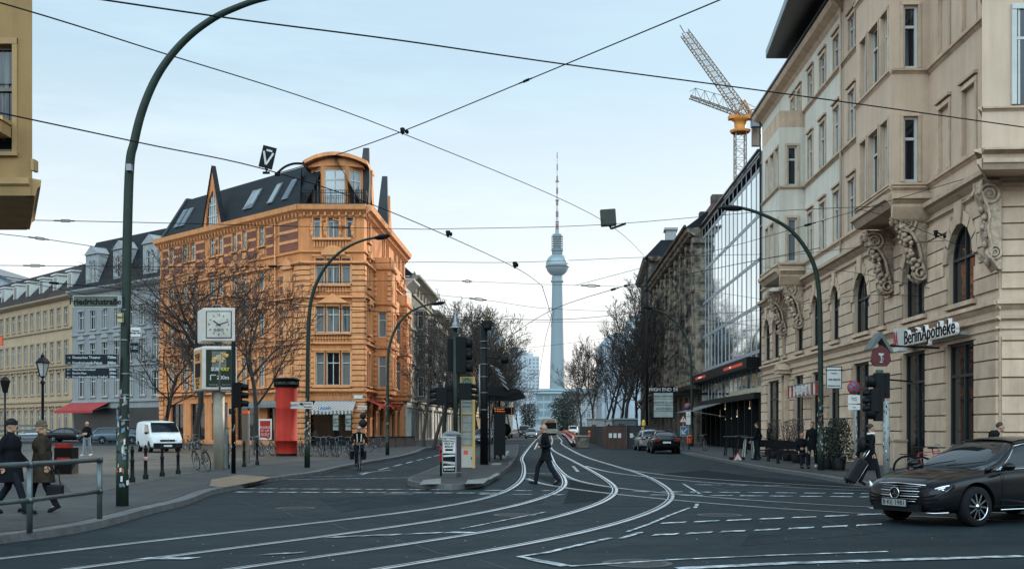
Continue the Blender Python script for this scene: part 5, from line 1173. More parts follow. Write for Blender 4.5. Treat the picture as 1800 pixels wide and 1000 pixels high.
# ================= CRANE =================
def truss(mb,a,b,w0,w1,h0,h1,n,up,r=.05,tri=True,rc=.09):
    a=V(a);b=V(b);d=(b-a).normalized(); sx=d.cross(V(up)).normalized(); uz=sx.cross(d); rows=[]
    for i in range(n+1):
        t=i/n; c=a.lerp(b,t); w=w0+(w1-w0)*t; h=h0+(h1-h0)*t
        rows.append([c-sx*w/2,c+sx*w/2,c+uz*h] if tri else [c-sx*w/2-uz*h/2,c+sx*w/2-uz*h/2,c+sx*w/2+uz*h/2,c-sx*w/2+uz*h/2])
    k=len(rows[0])
    for j in range(k): mb.tube([r_[j] for r_ in rows],rc,4)
    for i in range(n):
        for j in range(k):
            j2=(j+1)%k; mb.bar(rows[i][j],rows[i][j2],r); 
            if i%2: mb.bar(rows[i][j],rows[i+1][j2],r)
            else: mb.bar(rows[i][j2],rows[i+1][j],r)
def crane():
    Y=150; M=P(1301,750,Y); root=thing('tower_crane','orange and grey luffing tower crane rising behind the glass building','crane',(M.x,Y,0))
    mc=mat('crane_grey',(.17,.12,.08),.6,haze=.02); mo=mat('crane_orange',(.55,.20,.03),.55)
    z=lambda py:P(0,py,Y).z; m=MB(); truss(m,(M.x,Y,0),(M.x,Y,z(232)),1.35,1.35,1.35,1.35,34,(0,1,0),.05,False,.1); m.build('mast',mc,root)
    m=MB(); m.lathe((M.x,Y,0),[(1.2,z(234)),(1.4,z(230)),(1.2,z(229)),(.75,z(228)),(.8,z(214)),(1.1,z(212)),(1.1,z(208))],16); m.box((M.x+.6,Y,z(207)),(4.2,1.3,.5)); 
    for s in(-1,1): m.bar((M.x-.6,Y+s*.5,z(207)),(M.x+.5,Y+s*.5,z(178)),.16); m.bar((M.x+1.6,Y+s*.5,z(207)),(M.x+.5,Y+s*.5,z(178)),.16)
    m.build('slewing_platform',mo,root)
    m=MB(); m.box((M.x+1.9,Y-.8,z(216)),(1.2,1.1,1.6)); m.build('cab',mat('crane_cab',(.12,.14,.15),.4),root)
    m=MB(); m.box((M.x+2.2,Y+.6,z(238)),(1.0,.8,2.6)); m.build('counterweight',mc,root)
    m=MB(); tip=P(1203,58,Y); truss(m,(M.x+.6,Y,z(203)),tip,1.3,1.0,1.4,1.1,30,(0,1,0),.045,False,.075); m.bar(tip,tip+V((-.6,0,1)),.1); m.build('luffing_jib',mc,root)
    a=V((M.x+1.,Y+2,z(200)));b=P(1212,172,Y+2); m=MB(); truss(m,a,b,1.2,1.0,.4,.35,16,(0,0,1),.045,True,.07)
    n=5
    for i in range(n+1):
        t=(i+.35)/(n+1); c=a.lerp(b,t); top=c+V((0,0,2.1-.6*t)); 
        m.bar(c+V((.8,0,0)),top,.06); m.bar(c-V((.8,0,0)),top,.06); m.bar(c,top,.05)
        c2=a.lerp(b,min((i+1.35)/(n+1),1)); t2=min((i+1.35)/(n+1),1); m.bar(top,c2+V((0,0,2.1-.6*t2 if t2<1 else .8)),.06)
    m.bar(a.lerp(b,.06)+V((0,0,2.1)),P(1340,195,Y+2),.06); m.build('second_jib',mc,root)
    m=MB(); truss(m,(M.x+1.4,Y,z(206)),P(1346,196,Y),1.2,1.2,.9,.6,6,(0,0,1),.05,True,.07); m.build('counter_jib',mc,root)
crane()
# ================= BARE TREES =================
M_signgrey2=mat('faded_sticker',(.16,.17,.16),.7)
def tree_proto(seed,h,spread,trunk_r,rmin=.009,lv=(10,8,7,4),fork=.28,lean=(0,0)):
    rn=random.Random(seed); T=MB(); Cn=MB()
    def branch(p,d,L_,r,level,mb):
        n=(7,6,5,4,3)[min(level,4)]; pts=[p.copy()]; q=p.copy(); dd=d.copy(); seg=L_/n
        for i in range(n):
            dd=(dd+V((rn.gauss(0,.13),rn.gauss(0,.13),rn.gauss(.03,.08)+(.05 if level>0 else 0)))).normalized(); q=q+dd*seg; pts.append(q.copy())
        rs=[max(r*(1-.75*i/n),rmin) for i in range(n+1)]
        mb.tube(pts,rs,(8,6,4,3,3)[min(level,4)],cap=False,sm=level<3)
        if level>=len(lv): return
        k=lv[level]
        for j in range(k):
            t=(fork if level==0 else .18)+(1-(fork if level==0 else .18))*(j+rn.random()*.8)/k; t=min(t,.99); i=min(int(t*n),n-1); b=pts[i].lerp(pts[i+1],t*n-i)
            ax=(pts[i+1]-pts[i]).normalized(); o=ax.orthogonal().normalized(); o=Matrix.Rotation(j*2.4+rn.uniform(-.5,.5),3,ax)@o
            a=rn.uniform(.5,.95); nd=(ax*math.cos(a)+o*math.sin(a)*spread).normalized(); nd.z=nd.z*.8+.12
            branch(b,nd.normalized(),L_*rn.uniform(.42,.62)*(1-.35*t)*(1.15 if level==0 else 1.0),max(rs[i]*rn.uniform(.42,.6),.006),level+1,Cn if level<99 else mb)
    branch(V((0,0,-.1)),V((lean[0],lean[1],1)).normalized(),h*.86,trunk_r,0,T)
    return T,Cn
TP=[]
for i,(sd,h,sp,tr,lean) in enumerate(((11,14,1.15,.26,(.04,0)),(23,11,1.0,.18,(-.05,0)),(37,12,.95,.2,(.06,0)),(51,13,.8,.2,(-.03,0)))):
    TP.append(tree_proto(sd,h,sp,tr,(.010,.015,.014,.017)[i],((11,8,6,4),(9,7,6,4),(10,8,6,3),(11,9,7,4))[i],lean=lean))
TM=[None]*4
def tree(k,x,y,rz,sc,label,group=None,z=.12,name='bare_tree'):
    if TM[k] is None:
        root=thing(name,label,'tree',(0,0,0)); T,Cn=TP[k]; a=T.build('trunk',M_bark,root); b=Cn.build('crown',M_twig,root); TM[k]=root
    else: root=dup(TM[k],label=label)
    root.location=(x,y,z); root.rotation_euler=(0,0,rz); root.scale=(sc,)*3 if not isinstance(sc,tuple) else sc; root['label']=label
    if group: root['group']=group
    elif 'group' in root: del root['group']
    return root
def tp(k,px,Y,rz,sc,label,**kw): return tree(k,(px-900)/2000*Y,Y,rz,sc,label,**kw)
g1='bare plane trees on the square before the orange house'
tp(0,398,72,0.3,(1.2,1.2,.88),'big bare tree with dark leaning trunk beside the clock column',group=g1)
tp(0,345,79,2.2,(1.05,1.05,.92),'broad bare tree behind the white van and the clock column',group=g1)
tp(2,290,84,4.0,(1.0,1.0,.74),'bare tree standing over the roof of the white van',group=g1)
tp(2,452,78,5.0,(1.05,1.05,1.0),'bare tree between the clock and the red advertising column',group=g1)
g2='bare street trees on the left pavement'
ll=[(762,86,1,'nearest bare street tree, left of the tram stop sign',1,.9),(800,104,2,'bare street tree just behind the tram stop mast',2,.95),(838,128,3,'bare street tree above the tram shelter roof',3,1.),(858,160,1,'brownish bare street tree right of the tram shelter',0,1.),(880,205,2,'bare tree over the row of parked white cars',1,1.3),(897,260,3,'distant bare tree near the end of the parked cars',2,1.2),(912,330,1,'far bare tree beside the white terrace',3,1.2),(924,420,2,'farthest bare tree on the left pavement',1,1.4),(782,95,2,'bare tree between stop pillar and ornate house',4.2,.95),(820,116,1,'bare tree left of the ribbed dome',.8,1.1),(848,143,2,'bare tree right of the tram catenary mast',2.9,1.),(868,182,3,'bare tree above the nearest parked car',5.2,1.1),(745,92,1,'slim bare tree before the white rendered house',2.2,.85)]
for px,Y,k,lb,rz,sc in ll: tp(k,px,Y,rz,sc,lb,group=g2)
g3='bare trees behind the construction hoarding'
lr=[(1102,128,3,'tallest bare tree behind the hoarding, before the wrapped building',.4,1.22),(1128,116,2,'bare tree against the edge of the old brown building',2,1.05),(1076,136,2,'bare tree behind the papered hoarding panel',3.3,1.05),(1058,160,1,'bare tree left of the tallest one behind the hoarding',1,1.2),(1040,185,3,'slim bare tree near the concrete container',4,1.05),(1022,215,2,'bare tree over the red and white barriers',5,1.15),(1088,150,0,'broad bare tree in the middle of the group behind the hoarding',2.6,1.),(1010,260,1,'far bare tree right of the television tower foot',2.,1.25),(1116,140,1,'bare tree with thick twigs beside the tallest tree',5.6,1.25)]
for px,Y,k,lb,rz,sc in lr: tp(k,px,Y,rz,sc,lb,group=g3)
def evergreen(px,Y,h,w,label):
    x=(px-900)/2000*Y; root=thing('dense_tree',label,'tree',(x,Y,.1)); rn=random.Random(px); m=MB()
    t=MB(); t.tube([(x,Y,0),(x,Y,h*.8)],[.25,.1],6); t.build('trunk',M_bark,root)
    for i in range(3200):
        u=rn.random(); z=h*(.12+.86*u); r=w*math.sqrt(rn.random())*(math.sin(PI*(.12+.85*(1-u)))**.6)*(1+.25*math.sin(7*u+3*rn.random())); a=rn.uniform(0,2*PI)
        c=V((x+r*math.cos(a),Y+r*math.sin(a),z)); s=rn.uniform(.10,.26); q=V((rn.uniform(-1,1),rn.uniform(-1,1),rn.uniform(-1,1))).normalized(); e=q.orthogonal().normalized(); f=q.cross(e)
        m.poly(c+e*s,c+f*s*.6,c-e*s,c-f*s*.6)
    m.build('crown',mat('dark_foliage',(.025,.035,.028),.8,var=.4),root)
evergreen(1003,290,11,3.2,'dense dark evergreen right of the television tower foot'); evergreen(930,330,8.5,2.8,'dense dark evergreen at the end of the parked cars'); evergreen(990,240,8,3,'low dark evergreen before the street-end block')
# ================= LAMPS, MASTS =================
def crv(pts,n=8): return cr([V(p) for p in pts],n)
def lamp_post(name,label,px,Y,py_base,curve,r0,r1,head=None,mt=None,extra=None,group=None):
    b=P(px,750,Y); root=thing(name,label,'street lamp',(b.x,b.y,.12),group=group); m=MB(); pts=[V((b.x,Y,.12))]+[P(a,c,Y) for a,c in curve]
    pts=[pts[0]]+crv(pts[1:],6) ; n=len(pts); rs=[r0]+[r0+(r1-r0)*(i/(n-1)) for i in range(1,n)]
    m.tube(pts,rs,12); m.tube([(b.x,Y,.12),(b.x,Y,1.6)],[r0*1.25,r0*1.2],12); m.build('pole',mt or M_green,root)
    if head:
        e=P(*head[0],Y);f=P(*head[1],Y); h=MB(); d=(f-e); L_=d.length; M3=d.to_track_quat('X','Z').to_matrix(); h.ell(e.lerp(f,.5),(L_/2,.13,.085),12,8,M3); h.ell(e.lerp(f,.55)-V((0,0,.06)),(L_/2.6,.10,.06),12,8,M3); h.build('lamp_head',M_black,root)
    return root
LP1=lamp_post('catenary_pole','tall dark green arched pole with street name signs in the left foreground',215,22.7,900,[(217,800),(221,560),(227,310),(236,250),(250,195),(272,142),(300,99),(335,62),(375,33),(410,16),(455,0),(520,-14)],.098,.055)
m=MB(); m.box(P(229,296,22.65)+V((0,-.05,0)),(.1,.12,.13)); m.build('sensor_box',M_grey,LP1)
for py in (296,545,598,657,694,700,738): m=MB(); m.cyl(P(219 if py>320 else 227.5,py,22.7),.104 if py>320 else .085,.022,16); m.build('clamp_band',M_grey,LP1)
def stickers(root,px,Y,r,pys,n,seed):
    rn=random.Random(seed)
    cols=[M_paper,M_grey,M_black,mat('sticker_yellow',(.35,.3,.12)),mat('sticker_blue',(.1,.18,.24)),mat('sticker_red',(.3,.06,.03)),M_paper,M_paper2,M_signgrey2,M_black,M_grey,M_paper2]
    b=P(px,750,Y)
    for i in range(n):
        z=CH+(HY-rn.uniform(*pys))/2000*Y; a=rn.uniform(-PI,0); w=rn.uniform(.2,.55); h=rn.uniform(.04,.12); m=MB(); rr=r+.003+.001*(i%4)
        P0=[];
        for k in range(5): t=a-w/2+w*k/4; P0.append((b.x+rr*math.cos(t),Y+rr*math.sin(t)))
        tl=rn.uniform(-.01,.01)
        for k in range(4): m.poly((*P0[k],z+tl*k),(*P0[k+1],z+tl*(k+1)),(*P0[k+1],z+h+tl*(k+1)),(*P0[k],z+h+tl*k))
        m.build('sticker',rn.choice(cols),root)
stickers(LP1,216,22.7,.1235,(690,860),46,5)
LP2=lamp_post('street_lamp','arched green street lamp left of centre, before the orange house',540,44.2,827,[(540,800),(541,640),(543,560),(549,520),(560,490),(578,462),(605,438),(640,422),(686,414)],.088,.042,((655,419),(687,413)))
stickers(LP2,540,44.2,.111,(700,790),30,6)
LP3=lamp_post('street_lamp','smaller arched street lamp beside the orange house oriel',681,64,803,[(681,790),(682,640),(687,600),(700,570),(722,548),(750,536),(782,531)],.09,.045,((755,535),(783,531)))
stickers(LP3,681,64,.114,(700,780),16,7)
LP4=lamp_post('street_lamp','tall arched street lamp before the beige building',1443,41.5,832,[(1443,790),(1442,600),(1440,520),(1432,470),(1415,435),(1390,405),(1358,385),(1320,370),(1285,363),(1262,366)],.10,.045,((1264,365),(1308,366)))
stickers(LP4,1443,41.5,.126,(700,800),34,8)
LP5=lamp_post('street_lamp','distant arched street lamp before the brown building',1216,92,787,[(1216,770),(1215,640),(1208,600),(1195,575),(1170,552),(1135,540)],.11,.06,((1128,539),(1150,542)))
# ---- signs on the left pole
def boardF(px0,px1,Y0,Y1): return Fac(P(px0,750,Y0).xy,P(px1,750,Y1).xy,(0,-1))
def zz(py,Y): return CH+(HY-py)/2000*Y
def sign(name,label,cat,px0,px1,py0,py1,Y,mt,thick=.04,border=None,bw=.02,parent=None,skew=0):
    F=boardF(px0,px1,Y,Y+skew); root=thing(name,label,cat,F.p(0,zz(py1,Y))) if parent is None else parent
    m=MB(); m.fb(F,0,F.L,zz(py1,Y),zz(py0,Y),-thick,0); o=m.build('board',mt,root)
    if border:
        b=MB(); z0,z1=zz(py1,Y),zz(py0,Y)
        b.fb(F,0,F.L,z0,z0+bw,0,.006); b.fb(F,0,F.L,z1-bw,z1,0,.006); b.fb(F,0,bw,z0+bw,z1-bw,0,.006); b.fb(F,F.L-bw,F.L,z0+bw,z1-bw,0,.006); b.build('border',border,o)
    return root,F,o
M_signgrey=mat('sign_grey',(.095,.10,.08),.7,spec=.1); M_signdark=mat('sign_dark',(.012,.017,.018),.6,spec=.1); M_silver=mat('silver_trim',(.2,.21,.21),.4,.7); M_txtd=mat('text_dark',(.008,.009,.010),.7,spec=.1); M_txtw=mat('text_white',(.6,.62,.62),.6)
r,F,o=sign('street_sign','grey street name sign reading Friedrichstraße on the left pole','street sign',128,209,519,541,22.55,M_signgrey,border=mat('pale_border',(.3,.31,.28),.6),bw=.02)
text('Friedrichstraße',.168,M_txtd,o,F.p(F.L*.49,zz(530.5,22.55),.008),M3=fmat(F),bold=.003); m=MB(); m.fb(F,F.L,F.L+.06,zz(541,22.55),zz(519,22.55),-.06,.01); m.fb(F,.34,.6,zz(546,22.55),zz(541.5,22.55),-.02,0); m.build('bracket',M_silver,r)
for i,(a,b,ls) in enumerate(((622,641,(('→','Deutsches Theater','750m'),('→','Friedrichstadt-Palast','300m'))),(646,665,(('←','Naturkundemuseum','850m'),('←','Brecht-Haus','350m'),('←','Dorotheenstädtischer Friedhof','300m'))))):
    r,F,o=sign('direction_sign',('upper' if i==0 else 'lower')+' dark direction board with '+('two' if i==0 else 'three')+' lines on the left pole','direction sign',114,208,a,b,22.5,M_signdark,border=M_silver,bw=.01)
    n=len(ls)
    for k,(ar,t,dd) in enumerate(ls):
        z=zz(a+(b-a)*(k+.55+ (0.1 if n==2 else 0))/n,22.5); sz=.078 if n==2 else .06
        text(t,sz*.92,M_txtw,o,F.p(.15,z,.004),M3=fmat(F),align='LEFT',ext=.001); text(dd,sz,M_txtw,o,F.p(F.L-.04,z,.008),M3=fmat(F),align='RIGHT')
        am=MB(); s=1 if ar=='→' else -1; c=F.p(.08,z,.007); am.bar(c-F.d3*.03,c+F.d3*.03,.006,.004); am.bar(c+F.d3*.03*s,c+F.d3*.012*s+V((0,0,.016)),.006,.004); am.bar(c+F.d3*.03*s,c+F.d3*.012*s-V((0,0,.016)),.006,.004); am.build('arrow',M_txtw,o)
r,F,o=sign('route_sign','small cream plate on the left edge of the arched pole','sign',205,216,549,567,22.5,mat('cream_sign',(.42,.36,.2)),border=M_black,bw=.008); text('5TEST',.05,M_txtd,o,F.p(F.L*.5,zz(558,22.5),.007),M3=fmat(F))
r,F,o=sign('street_sign','small white street sign reading Oranienburger Str. right of the pole','street sign',229,248,574,592,22.6,M_paper,border=M_txtd,bw=.006); text('Oranien-\nburger Str.',.045,M_txtd,o,F.p(F.L*.5,zz(583,22.6),.008),M3=fmat(F))
r,F,o=sign('info_sign','small dark information plate below the white street sign','sign',228,244,602,620,22.6,M_signdark,border=M_silver,bw=.006); text('U  Tram\n→ 200m',.04,M_txtw,o,F.p(F.L*.5,zz(611,22.6),.008),M3=fmat(F))
r,F,o=sign('warning_light','red-orange light box cut by the left edge of the frame','light',-12,4,592,607,20,M_ored)
# ---- clock column and advertising box
def clock():
    Y=42; root=thing('clock_column','white street clock with square face on an advertising box and cream column','clock',P(378,750,Y)*1.0)
    root.location.z=.12
    col=P(380,750,Y); m=MB(); m.tube([(col.x,Y+.4,.12),(col.x,Y+.4,zz(684,Y))],.20,20); m.build('column',mat('cream_column',(.36,.33,.26),.6,var=.2,scale=2,streak=.2),root)
    def cube(pxl,pxm,pxr,pt,pb,nm,bv):
        a=P(pxm,750,Y);b=P(pxr,750,Y); W_=(b-a).x; d=W_*1.0; t=R(-12)
        # front face from pxm to pxr, left side visible
        F=Fac(a.xy,(b.x,Y-.0),(0,-1)); z0,z1=zz(pb,Y),zz(pt,Y); m=MB(); p=[V((a.x,Y,0)),V((b.x,Y,0)),V((P(pxr-1.5,750,Y+d).x,Y+d,0)),V((P(pxl,750,Y+d).x,Y+d,0))]
        m.prism([(q.x,q.y,z0) for q in p],(0,0,z1-z0)); o=m.build(nm,M_white,root); bev(o,bv,3)
        S=Fac(p[3].xy,p[0].xy,(-1,-.3)); return F,S,o,z0,z1
    F,S,o,z0,z1=cube(347,356.5,413,541,600,'clock_case',.05); m=MB(); e=.12
    m.fb(F,e,F.L-e,z0+e,z1-e,.0,.012); d=m.build('dial_rim',M_txtd,o); m=MB(); m.fb(F,e+.03,F.L-e-.03,z0+e+.03,z1-e-.03,.012,.018); m.build('dial',mat('dial_cream',(.55,.55,.48),.5),o)
    c=F.p(F.L/2,(z0+z1)/2,.022); rr=(F.L-2*e)*.42; h=MB()
    for k in range(12):
        if k in (0,3,6,9): continue
        a=k*PI/6; v=V((math.sin(a),0,math.cos(a))); h.bar(c+v*rr*.82,c+v*rr,.022,.01,up=(0,1,0))
    h.build('hour_marks',M_txtd,o)
    for tt,a in (('12',0),('3',PI/2),('6',PI),('9',-PI/2)): text(tt,.13,M_txtd,o,c+V((math.sin(a),0,math.cos(a)))*rr*.9,M3=fmat(F))
    hh=MB(); a=R(306); v=V((math.sin(a),0,math.cos(a))); hh.bar(c-v*.08+V((0,-.005,0)),c+v*rr*.62+V((0,-.005,0)),.035,.01,up=(0,1,0)); hh.build('hour_hand',M_txtd,o)
    hh=MB(); a=R(72); v=V((math.sin(a),0,math.cos(a))); hh.bar(c-v*.1+V((0,-.012,0)),c+v*rr*.95+V((0,-.012,0)),.024,.01,up=(0,1,0)); hh.build('minute_hand',M_txtd,o)
    for k in(-1,0,1):
        h=MB(); q=c+V((k*.13,0,-rr*.5)); h.tube([q+V((.05*math.cos(t*PI/6),0,.05*math.sin(t*PI/6))) for t in range(12)],.007,4,closed=True); h.build('dial_emblem',M_txtd,o)
        text(('B','W','T')[k+1],.06,M_txtd,o,q,M3=fmat(F))
    h=MB(); h.tube([P(372,541,Y+.3),P(374,536,Y+.3),P(388,536,Y+.3),P(390,541,Y+.3)],.02,6); h.build('lifting_eye',M_grey,o)
    h=MB(); h.tube([P(384,600,Y+.5),P(384,609,Y+.5)],.15,12); h.build('neck',M_grey,root)
    F,S,o,z0,z1=cube(340,356,416,608,686,'advertising_box',.07); m=MB(); e=.13
    m.fb(F,e,F.L-e*.8,z0+e,z1-e,0,.012); ad=m.build('poster',mat('poster_green',(.015,.035,.022),.35),o)
    m=MB(); m.fb(F,e+.22,F.L-e-.25,zz(650,Y)+.05,z1-e-.06,.012,.016); m.build('poster_picture',mat('poster_pic',(.16,.17,.15),.5),ad)
    rn=random.Random(2); mm=MB(); c=F.p(F.L*.52,zz(629,Y),.03)
    for k in range(16): mm.ell(c+V((rn.uniform(-.25,.25),0,rn.uniform(-.1,.1)+.06*math.sin(k))),(.10,.02,.07),8,5)
    mm.build('sandwich',mat('bread',(.50,.30,.07),.6,var=.6,scale=14,col2=(.55,.42,.2)),ad)
    my=mat('text_yellow',(.65,.55,.05),.5)
    text('SUB',.17,M_txtw,ad,F.p(F.L*.37,zz(649,Y),.016),M3=fmat(F),bold=.006); text('WAY',.17,my,ad,F.p(F.L*.63,zz(649,Y),.016),M3=fmat(F),bold=.006)
    text('200m',.2,M_txtw,ad,F.p(F.L*.60,zz(663.5,Y),.016),M3=fmat(F),bold=.004); ar=MB(); q=F.p(.3,zz(668,Y),.016); ar.bar(q,q+V((0,0,.2)),.035,.01,up=(0,1,0)); ar.bar(q+V((0,0,.19)),q+V((.2,0,.19)),.035,.01,up=(0,1,0)); ar.build('arrow',M_txtw,ad)
    for k in (0,1,2): text(('Friedrichstr. 128','Mo-So 9-23 Uhr','eat fresh')[k],.045,M_txtw,ad,F.p(F.L*(.32,.7,.5)[k],zz(676 if k<2 else 679,Y),.016),M3=fmat(F))
    m=MB(); m.fb(S,.2,S.L-.14,z0+.1,z1-.12,0,.014); ad=m.build('poster',mat('poster_orange',(.55,.25,.04),.5),o); m=MB(); m.fb(S,.35,S.L-.28,zz(662,Y),zz(637,Y),.014,.02); m.build('poster_picture',M_txtd,ad)
    MS=fmat(S)
    for t,py,sz in (('MUSIK',625,.22),('CLUB',631,.2),('JAZZ',668,.2),('Tel. 030',675,.13),('LIVE',681,.15)): text(t,sz,M_txtd,ad,S.p(S.L*.5,zz(py,Y+.5),.018),M3=MS,sx=1.3)
clock()
# electricity box with yellow poster
def ebox():
    a=P(379,750,43.2); F=Fac(a.xy,P(398,750,43.2).xy,(0,-1)); root=thing('junction_box','grey street cabinet with a yellow poster behind the clock column','cabinet',(a.x,43.2,.12)); m=MB()
    m.fb(F,0,F.L,.12,zz(753,43.2),-.4,0); m.build('body',mat('cabinet_grey',(.16,.18,.17),.6,var=.3,scale=3),root); m=MB(); m.fb(F,-.03,F.L+.03,zz(753,43.2),zz(751,43.2),-.43,.03); m.build('lid',M_signgrey,root)
    m=MB(); m.fb(F,.01,.16,zz(800,43.2),zz(766,43.2),0,.006); p=m.build('poster',mat('yellow_poster',(.55,.40,.04),.6,var=.3,scale=10),root)
    for k in range(4): text(('TANZ','!','23.03','LIVE')[k],.09,M_txtd,p,F.p(.085,zz(772+k*8,43.2),.008),M3=fmat(F))
ebox()
# ================= TRAFFIC LIGHTS =================
def tlight(name,label,px,Y,base,top,heads,r=.06,parts=None,mt=None):
    b=P(px,750,Y); root=thing(name,label,'traffic light',(b.x,Y,base)); m=MB(); m.tube([(b.x,Y,base),(b.x,Y,zz(top,Y))],r,12); m.build('pole',mt or M_green,root)
    for (hx,py0,py1,face,w,fwd) in heads:
        c=P(hx,(py0+py1)/2,Y+fwd); h=(py1-py0)/2000*Y; m=MB(); m.box(c,(w,.22,h)); k=m.build('signal_head',M_black,root); bev(k,.02,2)
        m=MB()
        if face=='side':
            for j in range(3): z=c.z+h*(.33-.33*j); m.lathe((0,0,0),[(0,0)],3) if 0 else None; m.tube([(c.x+w/2,Y+fwd,z),(c.x+w/2+.22,Y+fwd,z-.02)],[h*.14,h*.12],10)
        elif face=='left':
            for j in range(3): z=c.z+h*(.33-.33*j); m.tube([(c.x-w/2,Y+fwd,z),(c.x-w/2-.22,Y+fwd,z-.02)],[h*.14,h*.12],10)
        elif face=='front':
            for j in range(3): z=c.z+h*(.33-.33*j); m.tube([(c.x,Y+fwd-.11,z),(c.x,Y+fwd-.28,z-.02)],[h*.14,h*.12],10)
        if m.v: m.build('visor',M_black,k)
        m=MB(); m.bar((b.x,Y,c.z+h*.35),(c.x,Y+fwd,c.z+h*.35),.03); m.bar((b.x,Y,c.z-h*.35),(c.x,Y+fwd,c.z-h*.35),.03); m.build('bracket',M_black,k)
    return root
T1=tlight('traffic_light','slim sticker-covered traffic light pole in front of the clock column',410.5,38.6,.12,600,[(417,672,716,'side',.30,0)],.075,mt=M_black)
stickers(T1,410.5,38.6,.078,(720,800),18,9)
m=MB(); m.tube([P(386,690,38.6),P(386,650,38.6),P(388,620,38.6)],[.035]*3,8); m.tube([P(386,688,38.6),P(410,688,38.6)],.03,8); m.build('arm',M_grey,T1)
r,F,o=sign('pictogram_sign','small blue pictogram plate beside the traffic light pole','sign',401,409,717,729,38.6,M_signdark,border=M_paper,bw=.02)
# island: green pole mast with big signal
T2=tlight('tram_signal_mast','green signal mast with finial and large black signal heads on the tram platform','800' and 800.5,41.5,.15,578,[(795,595,652,'none',.34,.25),(811,592,656,'side',.36,0),(776,680,712,'left',.42,.1),(790,676,716,'none',.34,.2),(818,673,703,'side',.46,0)],.085)
m=MB(); c=P(800.5,578,41.5); m.lathe(c,[(.085,0),(.22,.02),(.22,.06),(.12,.1),(.12,.22),(.07,.26),(.04,.5),(.015,.62)],12); m.build('finial',M_grey,T2)
m=MB(); m.bar(P(783,790,41.4),P(783,710,41.4),.05); m.bar(P(809,790,41.4),P(809,700,41.4),.06); m.build('support',M_black,T2)
# catenary mast (black) with loudspeaker box
b=P(851,750,47); MA=thing('tram_catenary_mast','thick dark steel mast carrying tram wires beside the platform shelter','mast',(b.x,47,.15)); m=MB(); m.tube([(b.x,47,.15),(b.x,47,zz(577,47))],[.17,.14],16); m.build('pole',M_black,MA)
m=MB(); m.box(P(856,569,47),(.45,.3,.22)); m.cyl(P(856,576,47),.19,.18,12); m.tube([P(856,562,47),P(856,552,47)],.012,4); m.tube([P(845,575,47),P(838,580,47),(P(834,573,47)),P(838,566,47),P(846,569,47)],.02,6); m.build('terminal_box',M_black,MA)
for py in (600,612,640,662,690,720): m=MB(); m.cyl(P(851,py,47),.168,.03,14); m.build('clamp_band',M_grey,MA)
m=MB(); m.cyl(P(887.5,632,47),.16,.3,12,axis=(1,0,0)); m.tube([P(851,628,47),P(880,630,47)],.02,5); m.build('loudspeaker',M_black,MA)
m=MB(); m.tube([P(843,735,46.9),P(843,640,46.9)],.03,6); m.build('conduit',M_grey,MA)
# H stop pillar
def hstop():
    Y=43; F=boardF(808.5,835,Y,Y); root=thing('stop_pillar','tall cream and yellow tram stop pillar with green H emblem','stop sign',F.p(0,.15)); z=lambda p: zz(p,Y); m=MB()
    my=mat('stop_yellow',(.50,.33,.10),.5,var=.1); m.fb(F,0,.06,.15,z(662),-.25,0); m.fb(F,F.L-.10,F.L,.15,z(662),-.25,0); m.fb(F,.06,F.L-.1,z(664),z(662),-.25,0); m.fb(F,.06,F.L-.1,z(728),z(725),-.25,0); m.fb(F,.06,F.L-.1,z(787),z(784),-.25,0); m.build('frame',my,root)
    m=MB(); m.fb(F,.06,F.L-.1,.17,z(787),-.2,-.01); k=m.build('lower_panel',mat('stop_cream',(.45,.42,.36),.5,var=.1,streak=.15),root); m=MB(); m.fb(F,.14,.3,z(798),z(791),-.01,.0); m.build('sticker',M_ored,k); m=MB(); m.fb(F,.42,.45,z(807),z(803),-.01,.005); m.build('lock',M_txtd,k)
    m=MB(); m.fb(F,.06,F.L-.1,z(784),z(728),-.2,-.03); k=m.build('timetable',mat('glassed_paper',(.20,.21,.19),.15,var=.2,scale=4),root)
    m=MB()
    for a,b in ((730,742),(744,757),(760,770),(772,782)): m.fb(F,.09,F.L-.13,z(b),z(a),-.03,-.025)
    m.build('timetable_sheet',mat('tt_sheet',(.26,.27,.24),.3,var=.25,scale=9),k)
    m=MB(); m.fb(F,.06,F.L-.1,z(725),z(664),-.2,-.03); k=m.build('upper_panel',mat('stop_grey',(.26,.29,.25),.3),root)
    c=F.p(F.L*.47,z(673),-.02); m=MB(); m.tube([c+V((.15*math.cos(t*PI/12),0,.15*math.sin(t*PI/12))) for t in range(24)],.016,6,closed=True); e=m.build('emblem_ring',mat('emblem_green',(.02,.16,.06)),k); text('H',.2,MATS['emblem_green'],e,c,M3=fmat(F),bold=.006)
    for i,(t,py) in enumerate((('M1 Rosenthal Nord',700),('M1 Niederschönhausen',707),('12 Weißensee',714),('Oranienburger Tor',690))): text(t,.055,M_txtd,k,F.p(.08,z(py),-.02),M3=fmat(F),align='LEFT')
hstop()
